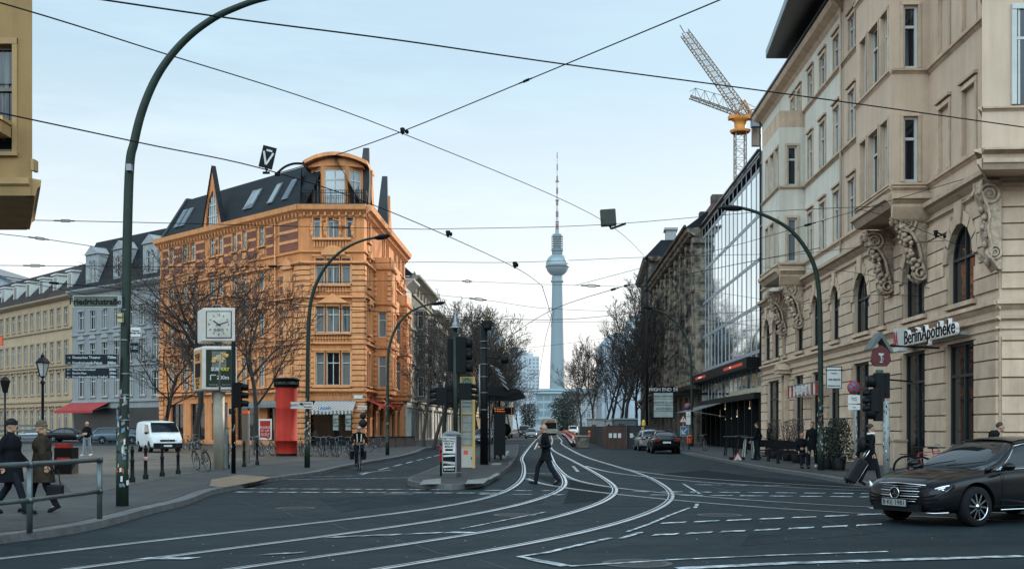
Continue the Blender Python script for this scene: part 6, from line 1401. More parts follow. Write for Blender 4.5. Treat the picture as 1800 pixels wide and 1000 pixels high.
# advertising pillar on island
def adp():
    Y=35.2; F=boardF(777,802,Y,Y); S=Fac(P(802,750,Y).xy,(P(811,750,Y+.42).x,Y+.42),(1,0)); root=thing('advertising_pillar','small poster pillar reading GET YOUR PERSONAL PIECE OF BERLIN at the platform nose','pillar',F.p(0,.15)); z=lambda p: zz(p,Y)
    m=MB(); q=[F.p(0,0),F.p(F.L,0),V((P(811,750,Y+.42).x,Y+.42,0)),V((F.p(0,0).x+.03,Y+.42,0))]; m.prism([(p.x,p.y,z(831)) for p in q],(0,0,z(763)-z(831))); m.build('body',M_grey2,root)
    m=MB(); m.prism([(p.x,p.y-.01,.15) for p in q],(0,0,z(831)-.15)); m.build('plinth',mat('plinth_dark',(.05,.06,.055),.7),root); m=MB(); m.lathe(q[0].lerp(q[2],.5)+V((0,0,z(763))),[(.3,0),(.25,.05),(.1,.1),(0,.11)],12); m.build('cap',M_grey,root)
    m=MB(); m.fb(F,.03,F.L-.03,z(796),z(767),0,.01); k=m.build('poster',M_paper,root)
    for t,py,s in (('GET YOUR',770.5,.075),('PERSONAL',775,.075),('PIECE OF',779.5,.075),('BERLIN',784.5,.085)): text(t,s,M_txtd,k,F.p(F.L/2,z(py),.012),M3=fmat(F),bold=.002)
    m=MB(); m.fb(F,.1,F.L-.1,z(792),z(788.5),.01,.013); m.build('poster_bar',M_txtd,k)
    m=MB(); m.fb(F,.03,F.L-.03,z(829),z(797),0,.01); k=m.build('poster',M_txtd,root)
    m=MB()
    for a,b,t in ((799,802,.01),(811,815,-.012),(818,821,.01)): m.prism([F.p(.04,z(b)-t,.012),F.p(F.L-.04,z(b)+t,.012),F.p(F.L-.04,z(a)+t,.012),F.p(.04,z(a)-t,.012)],(0,-.003,0))
    m.build('poster_stripe',M_paper,k); text('BERLIN STORY',.05,M_txtd,k,F.p(F.L/2,z(813),.018),M3=fmat(F)); text('BUNKER',.085,M_txtw,k,F.p(F.L/2,z(825),.014),M3=fmat(F))
    m=MB(); m.fb(S,.03,S.L-.03,z(829),z(767),0,.008); m.build('side_poster',mat('side_poster',(.06,.05,.07),.6,var=.6,scale=12),root)
M_grey2=mat('pillar_grey',(.22,.24,.23),.6,var=.15)
adp()
def binp(label,px0,px1,py0,py1,Y,mt,base=.12,name='litter_bin'):
    F=boardF(px0,px1,Y,Y); root=thing(name,label,'litter bin',F.p(F.L/2,base)); c=F.p(F.L/2,0,-F.L/2); m=MB(); m.lathe((c.x,c.y,0),[(F.L*.42,zz(py1,Y)),(F.L*.5,zz(py1,Y)+.1),(F.L*.5,zz(py0,Y)-.06),(F.L*.3,zz(py0,Y)),(0,zz(py0,Y)+.02)],14); m.build('bin',mt,root); m=MB(); m.tube([(c.x+F.L*.0,c.y+F.L*.4,base),(c.x,c.y+F.L*.4,zz(py0,Y)+.1)],.035,8); m.build('post',M_black,root)
    m=MB(); m.box((c.x,c.y-F.L*.47,zz(py0,Y)-.16),(F.L*.5,.03,.07)); m.build('slot',M_txtd,root)
binp('red litter bin fixed left of the small poster pillar',772,778,784,812,36,M_red,.15)
binp('orange-red litter bin on a post before the brown building',1208,1218,764,779,80,M_ored)
# tram shelter + display
def shelter():
    y0,y1=50.,60.; xl=lambda Y:(843-900)/2000*47+SL*(Y-47); root=thing('tram_shelter','dark glass tram shelter with curved slatted roof on the platform','shelter',(xl(50),50,.15)); zr=3.35
    for k,(dx,Y) in enumerate(((-.1,y0),(.1,y0+5),(-.0,y1),)): m=MB(); m.box((xl(Y)+.25,Y,1.7),(.09,.09,3.1)); m.build('post',M_black,root)
    for Y in (51,54.5,58): m=MB(); m.box((xl(Y)+.2,Y+1.0,1.5),(.03,2.6,2.1)); m.build('glass_panel',M_win,root)
    m=MB(); m.prism([(xl(y0)-.3,y0-.3,zr-.25),(xl(y0)+.9,y0-.3,zr-.3),(xl(y0)+1.6,y0-.3,zr-.12),(xl(y0)+1.6,y0-.3,zr-.02),(xl(y0)+.3,y0-.3,zr+.15),(xl(y0)-.3,y0-.3,zr+.1)],(SL*11,11,0)); m.build('roof',M_black,root)
    for i in range(6):
        m=MB(); t=i/5; Y=y0+.5; m.box((xl(Y)+.45+.5*t,Y+2,zr+.95-.85*t**1.6),(.35,6,.05),M=Matrix.Rotation(R(25+20*t),3,'Y')); m.build('roof_slat',M_grey,root)
    m=MB(); m.box((xl(55)+.55,55,.6),(.4,3.,.06)); m.box((xl(55)+.55,54,.36),(.08,.08,.45)); m.box((xl(55)+.55,56,.36),(.08,.08,.45)); m.build('bench',M_black,root)
    m=MB(); m.box((xl(50.2)+.7,50.2,1.4),(.5,.1,1.9)); k=m.build('poster_case',M_black,root)
    binp('orange litter bin beside the shelter posts',877,883,756,777,58,M_ored,.15)
    Y=52; F=boardF(865,904,Y,Y-.2); root=thing('departure_display','black departure display with orange text above the platform','display',F.p(0,2.6)); m=MB(); z0,z1=zz(729,Y),zz(715,Y); m.fb(F,0,F.L,z0,z1,-.12,0); k=m.build('case',M_grey,root); m=MB(); m.fb(F,.03,F.L-.04,z0+.03,z1-.04,0,.008); s=m.build('screen',M_txtd,k)
    ml=mat('amber_led',(.8,.2,.05),.5,emit=(1,.28,.06),es=.9)
    for t,d,f in (('M1 Rosenthal','2',.7),('12 Weißensee','5',.42),('M1 Niedersch.','9',.15)): text(t,.085,ml,s,F.p(.1,z0+(z1-z0)*f+.02,.01),M3=fmat(F),align='LEFT'); text(d,.085,ml,s,F.p(F.L-.1,z0+(z1-z0)*f+.02,.01),M3=fmat(F),align='RIGHT')
    m=MB(); m.bar(F.p(.1,z1,-.06),F.p(.1,z1+.45,-.06),.05); m.build('bracket',M_grey,root)
shelter()
p=P(887,750,60); r=thing('round_sign','round dark sign seen from behind at the end of the platform','sign',(p.x,60,.15)); m=MB(); m.tube([(p.x,60,.15),(p.x,60,1.45)],.03,6); m.build('post',M_black,r); m=MB(); m.cyl((p.x,59.95,1.55),.35,.03,20,axis=(0,1,0)); m.build('disc',M_black,r)
# ================= RED ADVERTISING COLUMN, POSTER CASE, STELE =================
Y=61; c=P(499,750,Y); r=thing('advertising_column','tall plain red cylindrical advertising column with black crown','advertising column',(c.x,Y+.7,.12)); R0=19/2000*Y*1.0; m=MB(); z=lambda p:zz(p,Y); cy=Y+.7
m.lathe((c.x,cy,0),[(R0,z(797)),(R0,z(775)),(R0+.012,z(775)),(R0+.012,z(774)),(R0,z(774)),(R0,z(718)),(R0+.01,z(717)),(R0,z(716)),(R0,z(680))],40); m.build('shaft',M_red,r)
m=MB(); m.lathe((c.x,cy,0),[(R0*.98,.12),(R0*.98,z(797))],32); m.build('plinth',M_black,r)
m=MB(); m.lathe((c.x,cy,0),[(R0+.02,z(680)),(R0+.1,z(679)),(R0+.1,z(667)),(R0+.18,z(666)),(R0+.16,z(664)),(0,z(662))],40); k=m.build('crown',M_black,r)
for i,(a,t) in enumerate(((-120,'DIE'),(-75,'BERLINER'),(-45,'SÄULE'))): 
    aa=R(a); text(t,.2,M_signgrey,k,(c.x+(R0+.115)*math.cos(aa),cy+(R0+.115)*math.sin(aa),z(673)),rot=(R(90),0,aa+PI/2))
Y=66; F=boardF(455,477,Y,Y); r=thing('poster_case','white framed case with red poster beside the red column','poster case',F.p(0,.12)); m=MB(); m.fb(F,0,F.L,zz(772,Y),zz(736,Y),-.1,0); k=m.build('case',M_white,r); m=MB(); m.fb(F,.06,F.L-.06,zz(769,Y),zz(739,Y),0,.01); k2=m.build('poster',M_red,k); text('SHAKE\nIT UP\nGOLF',.2,M_paper,k2,F.p(F.L/2,zz(757,Y),.012),M3=fmat(F)); m=MB(); m.bar(F.p(.1,.12,-.05),F.p(.1,zz(772,Y),-.05),.06); m.bar(F.p(F.L-.1,.12,-.05),F.p(F.L-.1,zz(772,Y),-.05),.06); m.build('leg',M_grey,r)
Y=50; F=boardF(425.5,437,Y,Y); r=thing('metal_stele','narrow brownish metal stele with an orange-red top','stele',F.p(0,.12)); m=MB(); m.fb(F,0,F.L*.75,.12,zz(727,Y),-.25,0); m.build('body',mat('stele_metal',(.17,.13,.09),.4,.4,var=.2),r); m=MB(); m.fb(F,F.L*.75,F.L,.12,zz(727,Y),-.25,-.02); m.build('side_strip',M_grey,r); m=MB(); m.fb(F,-.0,F.L*.95,zz(727,Y),zz(721,Y),-.27,.02); m.build('cap',M_ored,r)
Y=43.9; r,F,o=sign('arrow_sign','white board with black arrows fixed to the left street lamp','sign',511,550,706,718,Y,M_paper); text('ADFC  ↔',.12,M_txtd,o,F.p(F.L*.3,zz(712,Y),.005),M3=fmat(F)); m=MB()
for q in (.62,.8): m.fb(F,F.L*q-.02,F.L*(q+.14),zz(710,Y),zz(708.5,Y),0,.006); m.fb(F,F.L*q-.02,F.L*(q+.14),zz(715.5,Y),zz(714,Y),0,.006)
m.fb(F,F.L*.4,F.L*.56,zz(711,Y),zz(708,Y),0,.006); m.build('arrow_pictogram',M_txtd,o)
# wrought lantern and poles at far left
def lantern():
    Y=52; c=P(75,750,Y); r=thing('historic_lantern','ornate old-fashioned gas lantern on the square at far left','street lamp',(c.x,Y,.12)); z=lambda p: zz(p,Y); m=MB()
    m.lathe((c.x,Y,0),[(.16,.12),(.16,.5),(.1,.6),(.07,1.2),(.06,z(676)),(.12,z(672)),(.05,z(668)),(.05,z(662))],12); m.build('post',M_black,r)
    m=MB()
    for k in range(6):
        a=k*PI/3; m.bar((c.x+.14*math.cos(a),Y+.14*math.sin(a),z(661)),(c.x+.30*math.cos(a),Y+.30*math.sin(a),z(638)),.025)
    m.lathe((c.x,Y,0),[(.34,z(638)),(.36,z(637)),(.2,z(630)),(.08,z(627)),(.1,z(625)),(.03,z(622)),(.01,z(619))],6,sm=False); m.lathe((c.x,Y,0),[(.05,z(664)),(.16,z(661))],6); m.build('lantern_frame',M_black,r)
    m=MB(); m.lathe((c.x,Y,0),[(.13,z(661)),(.29,z(638.5))],6,sm=False); m.build('lantern_glass',mat('lantern_glass',(.45,.47,.45),.2),r)
lantern()
Y=60; c=P(9,750,Y); r=thing('historic_lantern','second ornate lantern partly cut at the left edge of the photo','street lamp',(c.x,Y,.12)); m=MB(); m.tube([(c.x,Y,.12),(c.x,Y,zz(690,Y))],.06,8); m.build('post',M_black,r); m=MB(); m.lathe((c.x,Y,zz(690,Y)),[(.12,0),(.28,.6),(.3,.62),(.05,.85)],6,sm=False); m.build('lantern',M_black,r)
c=P(255,750,58);
# bollards
def bollard(px,Y,label):
    c=P(px,750,Y); 
    if not BOL:
        r=thing('bollard',label,'bollard',(0,0,0),group='dark iron bollards along the cobbled square'); m=MB(); m.lathe((0,0,0),[(.085,0),(.085,.12),(.055,.16),(.05,.55),(.062,.58),(.062,.64),(.045,.66),(.045,.86),(.06,.88),(.06,.93),(.03,.96),(.045,1.0),(.0,1.05)],14); m.build('shaft',M_black,r); BOL.append(r)
    else: r=dup(BOL[0],label=label)
    r.location=(c.x,Y,.12); r['label']=label
BOL=[]
for i,(px,Y,lb) in enumerate(((232.5,32.5,'bollard nearest the arched pole'),(256,34.5,'bollard with pale stickers below the van front'),(285,36.3,'bollard in front of the van number plate'),(313,38.2,'bollard at the right edge of the white van'),(452,47,'bollard left of the red advertising column'),(429,45,'bollard at the foot of the metal stele'),(400,43.5,'bollard beside the grey cabinet'))): bollard(px,Y,lb)
c=P(256,750,34.5); m=MB()
m.cyl((c.x,34.5,.12+.62),.066,.12,12); rr=BOL[0]; 
m.build('reflective_band',mat('pinkish_sticker',(.5,.3,.25)),[o for o in COL.objects if o.get('label')=='bollard with pale stickers below the van front'][0])
# railing, bottom left
r=thing('railing','grey tubular metal railing at the kerb in the left foreground','railing',G(175,912,.12)); m=MB()
A=G(175,912,.12);B=G(52,935,.12);C_=G(-120,960,.12); 
h=1.02; m.tube([A,A+V((0,0,h))],.045,10); m.tube([B,B+V((0,0,h))],.045,10); m.tube([C_,C_+V((0,0,h))],.045,10); m.build('post',M_rail2,r) if 0 else m.build('post',mat('galvanised',(.10,.12,.12),.4,.6,var=.4,scale=3),r)
m=MB(); up=V((0,0,1)); m.tube([A+up*h,B+up*h,C_+up*h],.043,10); m.build('top_rail',MATS['galvanised'],r); m=MB(); m.tube([A+up*.48,B+up*.48,C_+up*.48],.036,10); m.build('lower_rail',MATS['galvanised'],r)
for q in (A,B): m=MB(); m.cyl(q+up*(h),.058,.09,10); m.cyl(q+up*.48,.055,.09,10); m.build('joint',MATS['galvanised'],r)
# red bench / planter left
q=G(115,833,.12); r=thing('red_box','dark planter box with red top behind the two walking people','planter',(q.x,q.y,.12)); m=MB(); F=boardF(95,126,q.y,q.y); m.fb(F,0,F.L,.12,1.0,-.6,0); m.build('box',M_black,r); m=MB(); m.fb(F,0,F.L-.15,1.0,1.14,-.5,-.05); m.build('top',M_red,r); m=MB(); m.fb(F,.1,F.L-.05,.55,.68,0,.02); m.build('band',M_red,r)
# fence on the square far left
r=thing('slatted_fence','low horizontal slatted fence of a cafe terrace at far left','fence',P(20,760,75)); r.location.z=.12
for j in range(5): m=MB(); a=P(-20,750,75);b=P(68,750,75); z=.5+j*.32; m.box(((a.x+b.x)/2,75,z),(b.x-a.x,.03,.14)); m.build('slat',mat('fence_grey',(.10,.10,.09),.7),r)
for px in (-10,30,67): a=P(px,750,75); m=MB(); m.box((a.x,75.03,1.1),(.08,.05,2.0)); m.build('post',M_black,r)
# ================= VEHICLES =================
def loft(rings):
    m=MB(); n=len(rings[0]); vs=[p for r in rings for p in r]; fs=[]
    for i in range(len(rings)-1):
        for j in range(n): fs.append((i*n+j,i*n+(j+1)%n,(i+1)*n+(j+1)%n,(i+1)*n+j))
    fs.append(list(range(n))[::-1]); fs.append([(len(rings)-1)*n+j for j in range(n)]); m.smooth=True; m.add(vs,fs); return m
CARS={
'sedan':dict(body=[(-2.46,.66,.46,.78,.90),(-2.40,.84,.30,.87,1.0),(-2.1,.90,.22,.93,1.04),(-1.4,.925,.2,.95,1.03),(-.8,.925,.19,.95,.98),(.4,.925,.19,.93,.96),(1.0,.925,.19,.90,.96),(1.55,.92,.2,.85,.91),(2.05,.88,.2,.77,.83),(2.33,.80,.22,.66,.74),(2.44,.66,.26,.52,.62)],
  gh=[(1.28,.78,.93,.95),(.95,.77,.93,1.14),(.45,.77,.93,1.38),(.1,.77,.93,1.44),(-.4,.77,.93,1.46),(-.95,.76,.93,1.42),(-1.45,.74,.95,1.24),(-1.95,.68,.98,1.03)],roof=(.30,-1.05),wx=(1.6,-1.34),wr=.335,h=1.46),
'wagon':dict(body=[(-2.2,.66,.4,.8,.95),(-2.15,.82,.28,.87,1.0),(-1.7,.88,.22,.93,1.0),(-.8,.89,.2,.95,.98),(.4,.89,.2,.93,.98),(.9,.89,.2,.92,1.0),(1.4,.88,.2,.87,.94),(1.85,.83,.22,.78,.84),(2.1,.74,.26,.62,.70),(2.16,.60,.3,.52,.6)],
  gh=[(1.15,.75,.95,.98),(.8,.75,.95,1.2),(.35,.74,.95,1.43),(0,.74,.95,1.48),(-.8,.74,.95,1.5),(-1.6,.73,.95,1.45),(-1.95,.70,.97,1.25),(-2.1,.66,.98,1.02)],roof=(.2,-1.75),wx=(1.35,-1.3),wr=.32,h=1.5),
'van':dict(body=[(-2.4,.84,.4,1.1,1.9),(-2.36,.93,.26,1.2,1.95),(-1.5,.95,.22,1.3,1.97),(0,.95,.22,1.3,1.97),(.95,.95,.22,1.25,1.93),(1.15,.95,.22,1.2,1.82),(1.78,.95,.22,1.08,1.22),(2.0,.94,.24,1.0,1.10),(2.30,.90,.26,.84,.93),(2.42,.82,.28,.66,.76),(2.46,.74,.3,.5,.58)],
  gh=None,roof=None,wx=(1.5,-1.5),wr=.33,h=1.97)}
M_chrome=mat('chrome',(.6,.62,.63),.12,1,var=.05); M_lens=mat('headlight_lens',(.45,.48,.5),.08,.3,var=.2,scale=20); M_tail=mat('tail_lamp',(.25,.01,.01),.2)
M_carglass=mat('car_glass',(.008,.012,.015),.03,0,var=.1,spec=.55)
def carpaint(n,c,metal=.2): return mat(n,c,.2,metal,var=.08,coat=.3,spec=.12)
WHEEL={}
def wheel_parts(root,x,y,r,hi,side):
    key=(r,hi)
    if key not in WHEEL:
        t=MB(); w=.11
        prof=[(r*.66,-w),(r*.9,-w),(r,-w*.7),(r,w*.7),(r*.9,w),(r*.66,w)]
        n=36; vs=[];fs=[]
        for rr_,yy in prof:
            for j in range(n): a=2*PI*j/n; vs.append((rr_*math.cos(a),yy,rr_*math.sin(a)))
        for i in range(len(prof)-1):
            for j in range(n): fs.append((i*n+j,i*n+(j+1)%n,(i+1)*n+(j+1)%n,(i+1)*n+j))
        t.smooth=True; t.add(vs,fs)
        m=MB(); ri=r*.68
        m.tube([(ri*math.cos(2*PI*k/32),w*.85,ri*math.sin(2*PI*k/32)) for k in range(32)],.014,6,closed=True)
        ns=10 if hi else 5
        for k in range(ns):
            a=2*PI*k/ns; a2=a+.1
            m.bar((ri*.18*math.cos(a),w*.75,ri*.18*math.sin(a)),(ri*.98*math.cos(a2),w*.7,ri*.98*math.sin(a2)),.028 if hi else .06,.03,up=(0,1,0))
        m.cyl((0,w*.75,0),ri*.22,.04,14,axis=(0,1,0)); m.k=1; m.cyl((0,w*.25,0),ri,.03,24,axis=(0,1,0))
        WHEEL[key]=(t,m)
    t,m=WHEEL[key]; o=t.build('wheel',M_rub); o.parent=root; rim=m.build('rim',[M_chrome if hi else M_grey,M_black]); rim.parent=o
    o.location=(x,y,r); o.rotation_euler=(0,0,0 if side>0 else PI)
def car(kind,name,label,cat,paint,x_,y_,rz,z=0,hi=False,group=None,plate='B·KL 2087',hl=True):
    D=CARS[kind]; root=thing(name,label,cat,(0,0,0),group=group); rings=[]
    for (sx,w,zb,zs,zt) in D['body']:
        if kind=='van': half=[(0,zb),(w*.85,zb),(w*.98,zb+min(.14,(zs-zb)*.2)),(w,zb+min(.35,(zs-zb)*.45)),(w,zb+(zs-zb)*.85),(w*.99,zs+(zt-zs)*.3),(w*.95,zs+(zt-zs)*.75),(w*.86,zt-.03),(w*.45,zt+.01),(0,zt+.02)]
        else: half=[(0,zb),(w*.85,zb),(w*.97,zb+min(.1,(zs-zb)*.2)),(w,zb+min(.28,(zs-zb)*.45)),(w*.985,zb+(zs-zb)*.65),(w*.975,zb+(zs-zb)*.9),(w*.93,zs),(w*.78,zt-.01),(w*.4,zt+.015),(0,zt+.02)]
        rings.append([(sx,-a,b) for a,b in half]+[(sx,a,b) for a,b in half[-2:0:-1]])
    b=loft(rings).build('body',paint,root,recalc=True); ss(b,2 if hi else 1)
    cut=MB(); r=D['wr']
    for wx in D['wx']:
        for s in(-1,1): cut.cyl((wx,s*(.95),r+.02),r+.055,.56,28,axis=(0,1,0))
    co_=cut.build('cutter',M_black,recalc=True); md=b.modifiers.new('w','BOOLEAN'); md.operation='DIFFERENCE'; md.object=co_; md.solver='EXACT'; md.use_self=True; bake(b); b.data.materials.clear(); b.data.materials.append(paint); bpy.data.objects.remove(co_)
    for p in b.data.polygons: p.use_smooth=True; p.material_index=0
    e=b.modifiers.new('e','EDGE_SPLIT'); e.split_angle=R(32); w_=b.modifiers.new('n','WEIGHTED_NORMAL'); w_.keep_sharp=True; w_.weight=100
    hw=max(q[1] for q in D['body'])
    if D['gh']:
        rings=[]
        for (sx,w,zb,zt) in D['gh']:
            t=(zt-zb); half=[(0,zb-.08),(w+.04,zb-.06),(w+.03,zb),(w-.02-.1*t,zb+t*.35),(w-.02-.32*t,zb+t*.85),(w-.08-.42*t,zt),(w*.35,zt+.015),(0,zt+.02)]
            rings.append([(sx,-a,b2) for a,b2 in half]+[(sx,a,b2) for a,b2 in half[-2:0:-1]])
        g=loft(rings).build('windows',M_carglass,root,recalc=True); ss(g,1)
        def gp(sx,f):   # point on the greenhouse side at height fraction f
            G_=D['gh']
            for i in range(len(G_)-1):
                a,b2=G_[i],G_[i+1]
                if a[0]>=sx>=b2[0]: q=(a[0]-sx)/(a[0]-b2[0]); w=a[1]+(b2[1]-a[1])*q; zb=a[2]+(b2[2]-a[2])*q; zt=a[3]+(b2[3]-a[3])*q; break
            t=zt-zb; 
            if f<=.35: y=(w+.03)+( -.05-.1*t)*f/.35
            elif f<=.85: y=w-.02-.1*t-.22*t*(f-.35)/.5
            else: y=w-.02-.32*t-(.06+.1*t)*(f-.85)/.15
            return sx,y,zb+t*f
        rr=MB(); x0,x1=D['roof']; n=8; vs=[];m_=7
        for i in range(n+1):
            sx=x0+(x1-x0)*i/n; _,y,zt=gp(sx,.97); 
            for j in range(m_): yy=-y+2*y*j/(m_-1); vs.append((sx,yy,zt+.022+.035*(1-(yy/y)**2)))
        rr.smooth=True; rr.add(vs,[(i*m_+j,i*m_+j+1,(i+1)*m_+j+1,(i+1)*m_+j) for i in range(n) for j in range(m_-1)])
        for s in(-1,1): rr.tube([(a,s*c,d+.0) for a,c,d in [gp(x0+(x1-x0)*i/n,.93) for i in range(n+1)]],.035,6)
        for s in(-1,1):
            sx0=D['gh'][0][0]-.02; 
            rr.tube([(a,s*(c-.01),d) for a,c,d in [gp(sx0+(x0-sx0)*i/6,.15+.78*min(1,i/6)) for i in range(7)]],.036,6)
            e=D['gh'][-1][0]+.05; rr.tube([(a,s*(c-.01),d) for a,c,d in [gp(x1+(e-x1)*i/5,.93-.75*i/5) for i in range(6)]],.055,6)
            for px_ in (-.22,): rr.tube([(a,s*(c+.004),d) for a,c,d in [gp(px_,f) for f in (0,.3,.6,.93)]],.022,5)
        rr.build('roof',paint,root)
        if hi:
            c=MB()
            for s in (-1,):
                pass
            for s in (-1,1):
                c.tube([(a,s*(c_+.012),d-.0) for a,c_,d in [gp(1.05-(2.75)*i/14,.04) for i in range(15)]],.009,5)
                c.tube([(a,s*(c_+.016),d) for a,c_,d in [gp(.98-(.60)*i/5,.1+.78*i/5) for i in range(6)]+[gp(.38-1.55*i/8,.88) for i in range(9)]+[gp(-1.17-.5*i/4,.88-.8*i/4) for i in range(1,5)]],.010,5)
            c.build('window_trim',M_chrome,root)
    else:
        # van: windscreen and side glass laid on the body
        g=MB(); 
        g.prism([(1.74,.84,1.24),(1.74,-.84,1.24),(1.14,-.76,1.80),(1.14,.76,1.80)],(.03,0,.03)); 
        o=g.build('windscreen',M_carglass,root); 
        for v in o.data.vertices: v.co.x+=.06; v.co.z+=.02
        for s in(-1,1): g=MB(); g.prism([(1.58,s*.945,1.2),(.35,s*.955,1.22),(.35,s*.925,1.74),(1.08,s*.915,1.72)],(0,s*.012,0)); g.build('side_window',M_carglass,root)
    for wx in D['wx']:
        for s in(-1,1): wheel_parts(root,wx,s*(hw-.115),r,hi,s)
    fx=D['body'][-1][0]; bx=D['body'][0][0]
    if not hi:
        for s in(-1,1):
            m=MB(); 
            if kind=='van': m.prism([(fx-.02,s*.50,.72),(fx-.10,s*.80,.74),(fx-.20,s*.86,.98),(fx-.14,s*.60,.88)],(-.06,0,0))
            else: m.ell((fx-.14,s*.60,.66),(.16,.2,.085),10,6,Matrix.Rotation(R(-25*s),3,'Z'))
            m.build('headlight',M_lens,root)
            m=MB(); m.box((bx+.03,s*.62,.85 if kind!='van' else 1.1),(.14,.32 if kind!='van' else .16,.12 if kind!='van' else .5)); m.build('tail_light',M_tail,root)
            m=MB(); mz=1.0 if kind!='van' else 1.2; m.ell((.95 if kind!='van' else 1.2,s*(hw+.08),mz),(.08,.11,.08),8,6); m.build('mirror',paint if kind!='van' else M_black,root)
        m=MB(); m.box((fx+.005 if kind!='van' else fx-.03,0,.58 if kind!='van' else .74),(.05,.9,.12)); m.box((fx+.0,0,.33 if kind!='van' else .42),(.08,1.3 if kind!='van' else 1.72,.16 if kind!='van' else .34)); m.build('grille',M_black,root)
        for q,zp in ((fx+.04,.42),(bx-.015,.72 if kind!='van' else .9)):
            m=MB(); m.box((q,0,zp),(.015,.5,.11)); k=m.build('number_plate',M_paper,root)
    root.location=(x_,y_,z); root.rotation_euler=(0,0,rz)
    return root
PB=carpaint('black_paint',(.004,.005,.006),0); PWt=carpaint('white_car_paint',(.62,.62,.60),0); PSi=carpaint('silver_paint',(.33,.35,.37),.6); PGr=carpaint('dark_grey_paint',(.05,.055,.06),.4); PBl=carpaint('blue_grey_paint',(.10,.14,.17),.4)
# hero sedan
hd=R(207); hv=V((math.cos(hd),math.sin(hd),0)); fa=V((7.64,20.3,0)); cc=fa-hv*1.6
S=car('sedan','black_sedan','shiny black sedan driving in from the right edge of the photo','car',PB,0,0,0,hi=True)
def sedan_front(root):
    # grille
    g=MB(); pr=[(-.50,.42),(-.56,.60),(-.50,.69),(0,.715),(.50,.69),(.56,.60),(.50,.42),(0,.395)]
    xf=lambda y,z: 2.505-.16*(y/.56)**2-.22*max(0,z-.55)
    g.prism([(xf(y,z)-.02,y,z) for y,z in pr],(-.12,0,0)); gr=g.build('grille',M_black,root)
    g=MB(); g.tube([(xf(y,z),y,z) for y,z in pr],.013,6,closed=True)
    for z in (.50,.585): g.tube([(xf(y,z)+.004,y,z) for y in [i*.13*.96 for i in range(-4,5)]],.011,5)
    for z in (.455,.54,.63,.67): g.tube([(xf(y,z)-.004,y,z) for y in [i*.12 for i in range(-4,5)]],.004,4)
    g.build('grille_bars',M_chrome,gr)
    g=MB(); c=V((2.525,0,.548)); g.tube([c+V((0,.095*math.cos(t*PI/14),.095*math.sin(t*PI/14))) for t in range(28)],.009,6,closed=True)
    for k in range(3): a=PI/2+k*2*PI/3; g.bar(c,c+V((0,.092*math.cos(a),.092*math.sin(a))),.016,.012,up=(1,0,0))
    g.build('star_emblem',M_chrome,gr); g=MB(); g.cyl(c-V((.012,0,0)),.1,.01,24,axis=(1,0,0)); g.build('emblem_disc',M_black,gr)
    # headlights
    for s in(-1,1):
        m=MB(); P_=lambda y,z: (2.36-.45*max(0,y-.55)**1.0-.12*max(0,z-.55)-1.1*max(0,y-.72)**2+.03,s*y,z)
        pr=[(.60,.545),(.58,.60),(.66,.655),(.80,.70),(.885,.715),(.90,.67),(.84,.60),(.74,.548)]
        ring=[P_(y,z) for y,z in pr]; cpt=P_(.74,.63); ring2=[(p[0]-.10,p[1]*.97,p[2]) for p in ring]
        m.poly(*ring); 
        for i in range(len(ring)): m.poly(ring[i],ring[(i+1)%8],ring2[(i+1)%8],ring2[i])
        h=m.build('headlight',mat('headlight_dark',(.03,.035,.04),.06,.2,spec=.9),root)
        m=MB()
        for off_ in (0,.0): pass
        for a,b2,c_ in (((.63,.60),(.72,.655),(.87,.70)),((.66,.565),(.70,.61),(.82,.665))):
            m.tube([tuple(V(P_(*q))+V((.012,0,0))) for q in (a,((a[0]+b2[0])/2,(a[1]+b2[1])/2+.006),b2,((b2[0]+c_[0])/2,(b2[1]+c_[1])/2+.004),c_)],.011,6)
        m.build('light_strip',mat('led_white',(.7,.72,.74),.2,emit=(.9,.95,1),es=.35),h)
        m=MB()
        for yy in (.68,.78): m.ell(P_(yy,.615),(.02,.04,.03),10,6)
        m.build('lamp_projector',M_chrome,h)
        m=MB(); m.ell((1.02,s*1.02,1.0),(.09,.12,.07),10,6); m.bar((.98,s*.86,.93),(1.0,s*.98,.97),.04,.05); k=m.build('mirror',PB,root); m=MB(); m.bar((1.06,s*.94,.975),(1.04,s*1.12,.985),.012,.02); m.build('indicator_strip',M_chrome,k)
        m=MB(); m.tube([(-1.0,s*.935,.27),(1.1,s*.935,.27)],.012,5); m.build('sill_trim',M_chrome,root)
        for hx in (-.05,-1.05): m=MB(); m.tube([(hx-.11,s*.935,.82),(hx-.1,s*.955,.825),(hx+.1,s*.955,.825),(hx+.11,s*.935,.82)],.013,6); m.build('door_handle',M_chrome,root)
        m=MB()
        for hx in (1.02,-.2,-1.15): m.tube([(hx,s*.905,.90),(hx,s*.926,.72),(hx+.02,s*.929,.4),(hx+.03,s*.91,.26)],.0045,4)
        m.build('door_seam',M_rub,root)
        m=MB(); m.tube([(2.45,s*.42,.235),(2.38,s*.7,.235),(2.22,s*.86,.25)],.014,6); m.build('bumper_trim',M_chrome,root)
    m=MB(); m.box((2.47,0,.30),(.06,1.0,.12)); m.build('lower_intake',M_black,root)
    m=MB(); m.box((2.535,0,.385),(.02,.52,.11)); p=m.build('number_plate',mat('plate_grey',(.25,.26,.26),.6),root); text('B·KE 1981',.115,M_txtd,p,(2.547,0,.385),rot=(R(90),0,R(90)),sx=1.0,ext=.002)
    m=MB(); m.box((2.532,0,.385),(.015,.57,.145)); m.build('plate_holder',M_black,p)
    for s,y0 in ((1,.1),(-1,-.1)): m=MB(); m.tube([(1.34,y0*.2,.985),(1.12,y0*.2+.62*1,1.07)] if s>0 else [(1.34,-.45,.975),(1.15,.05,1.08)],.008,4); m.build('wiper',M_black,root)
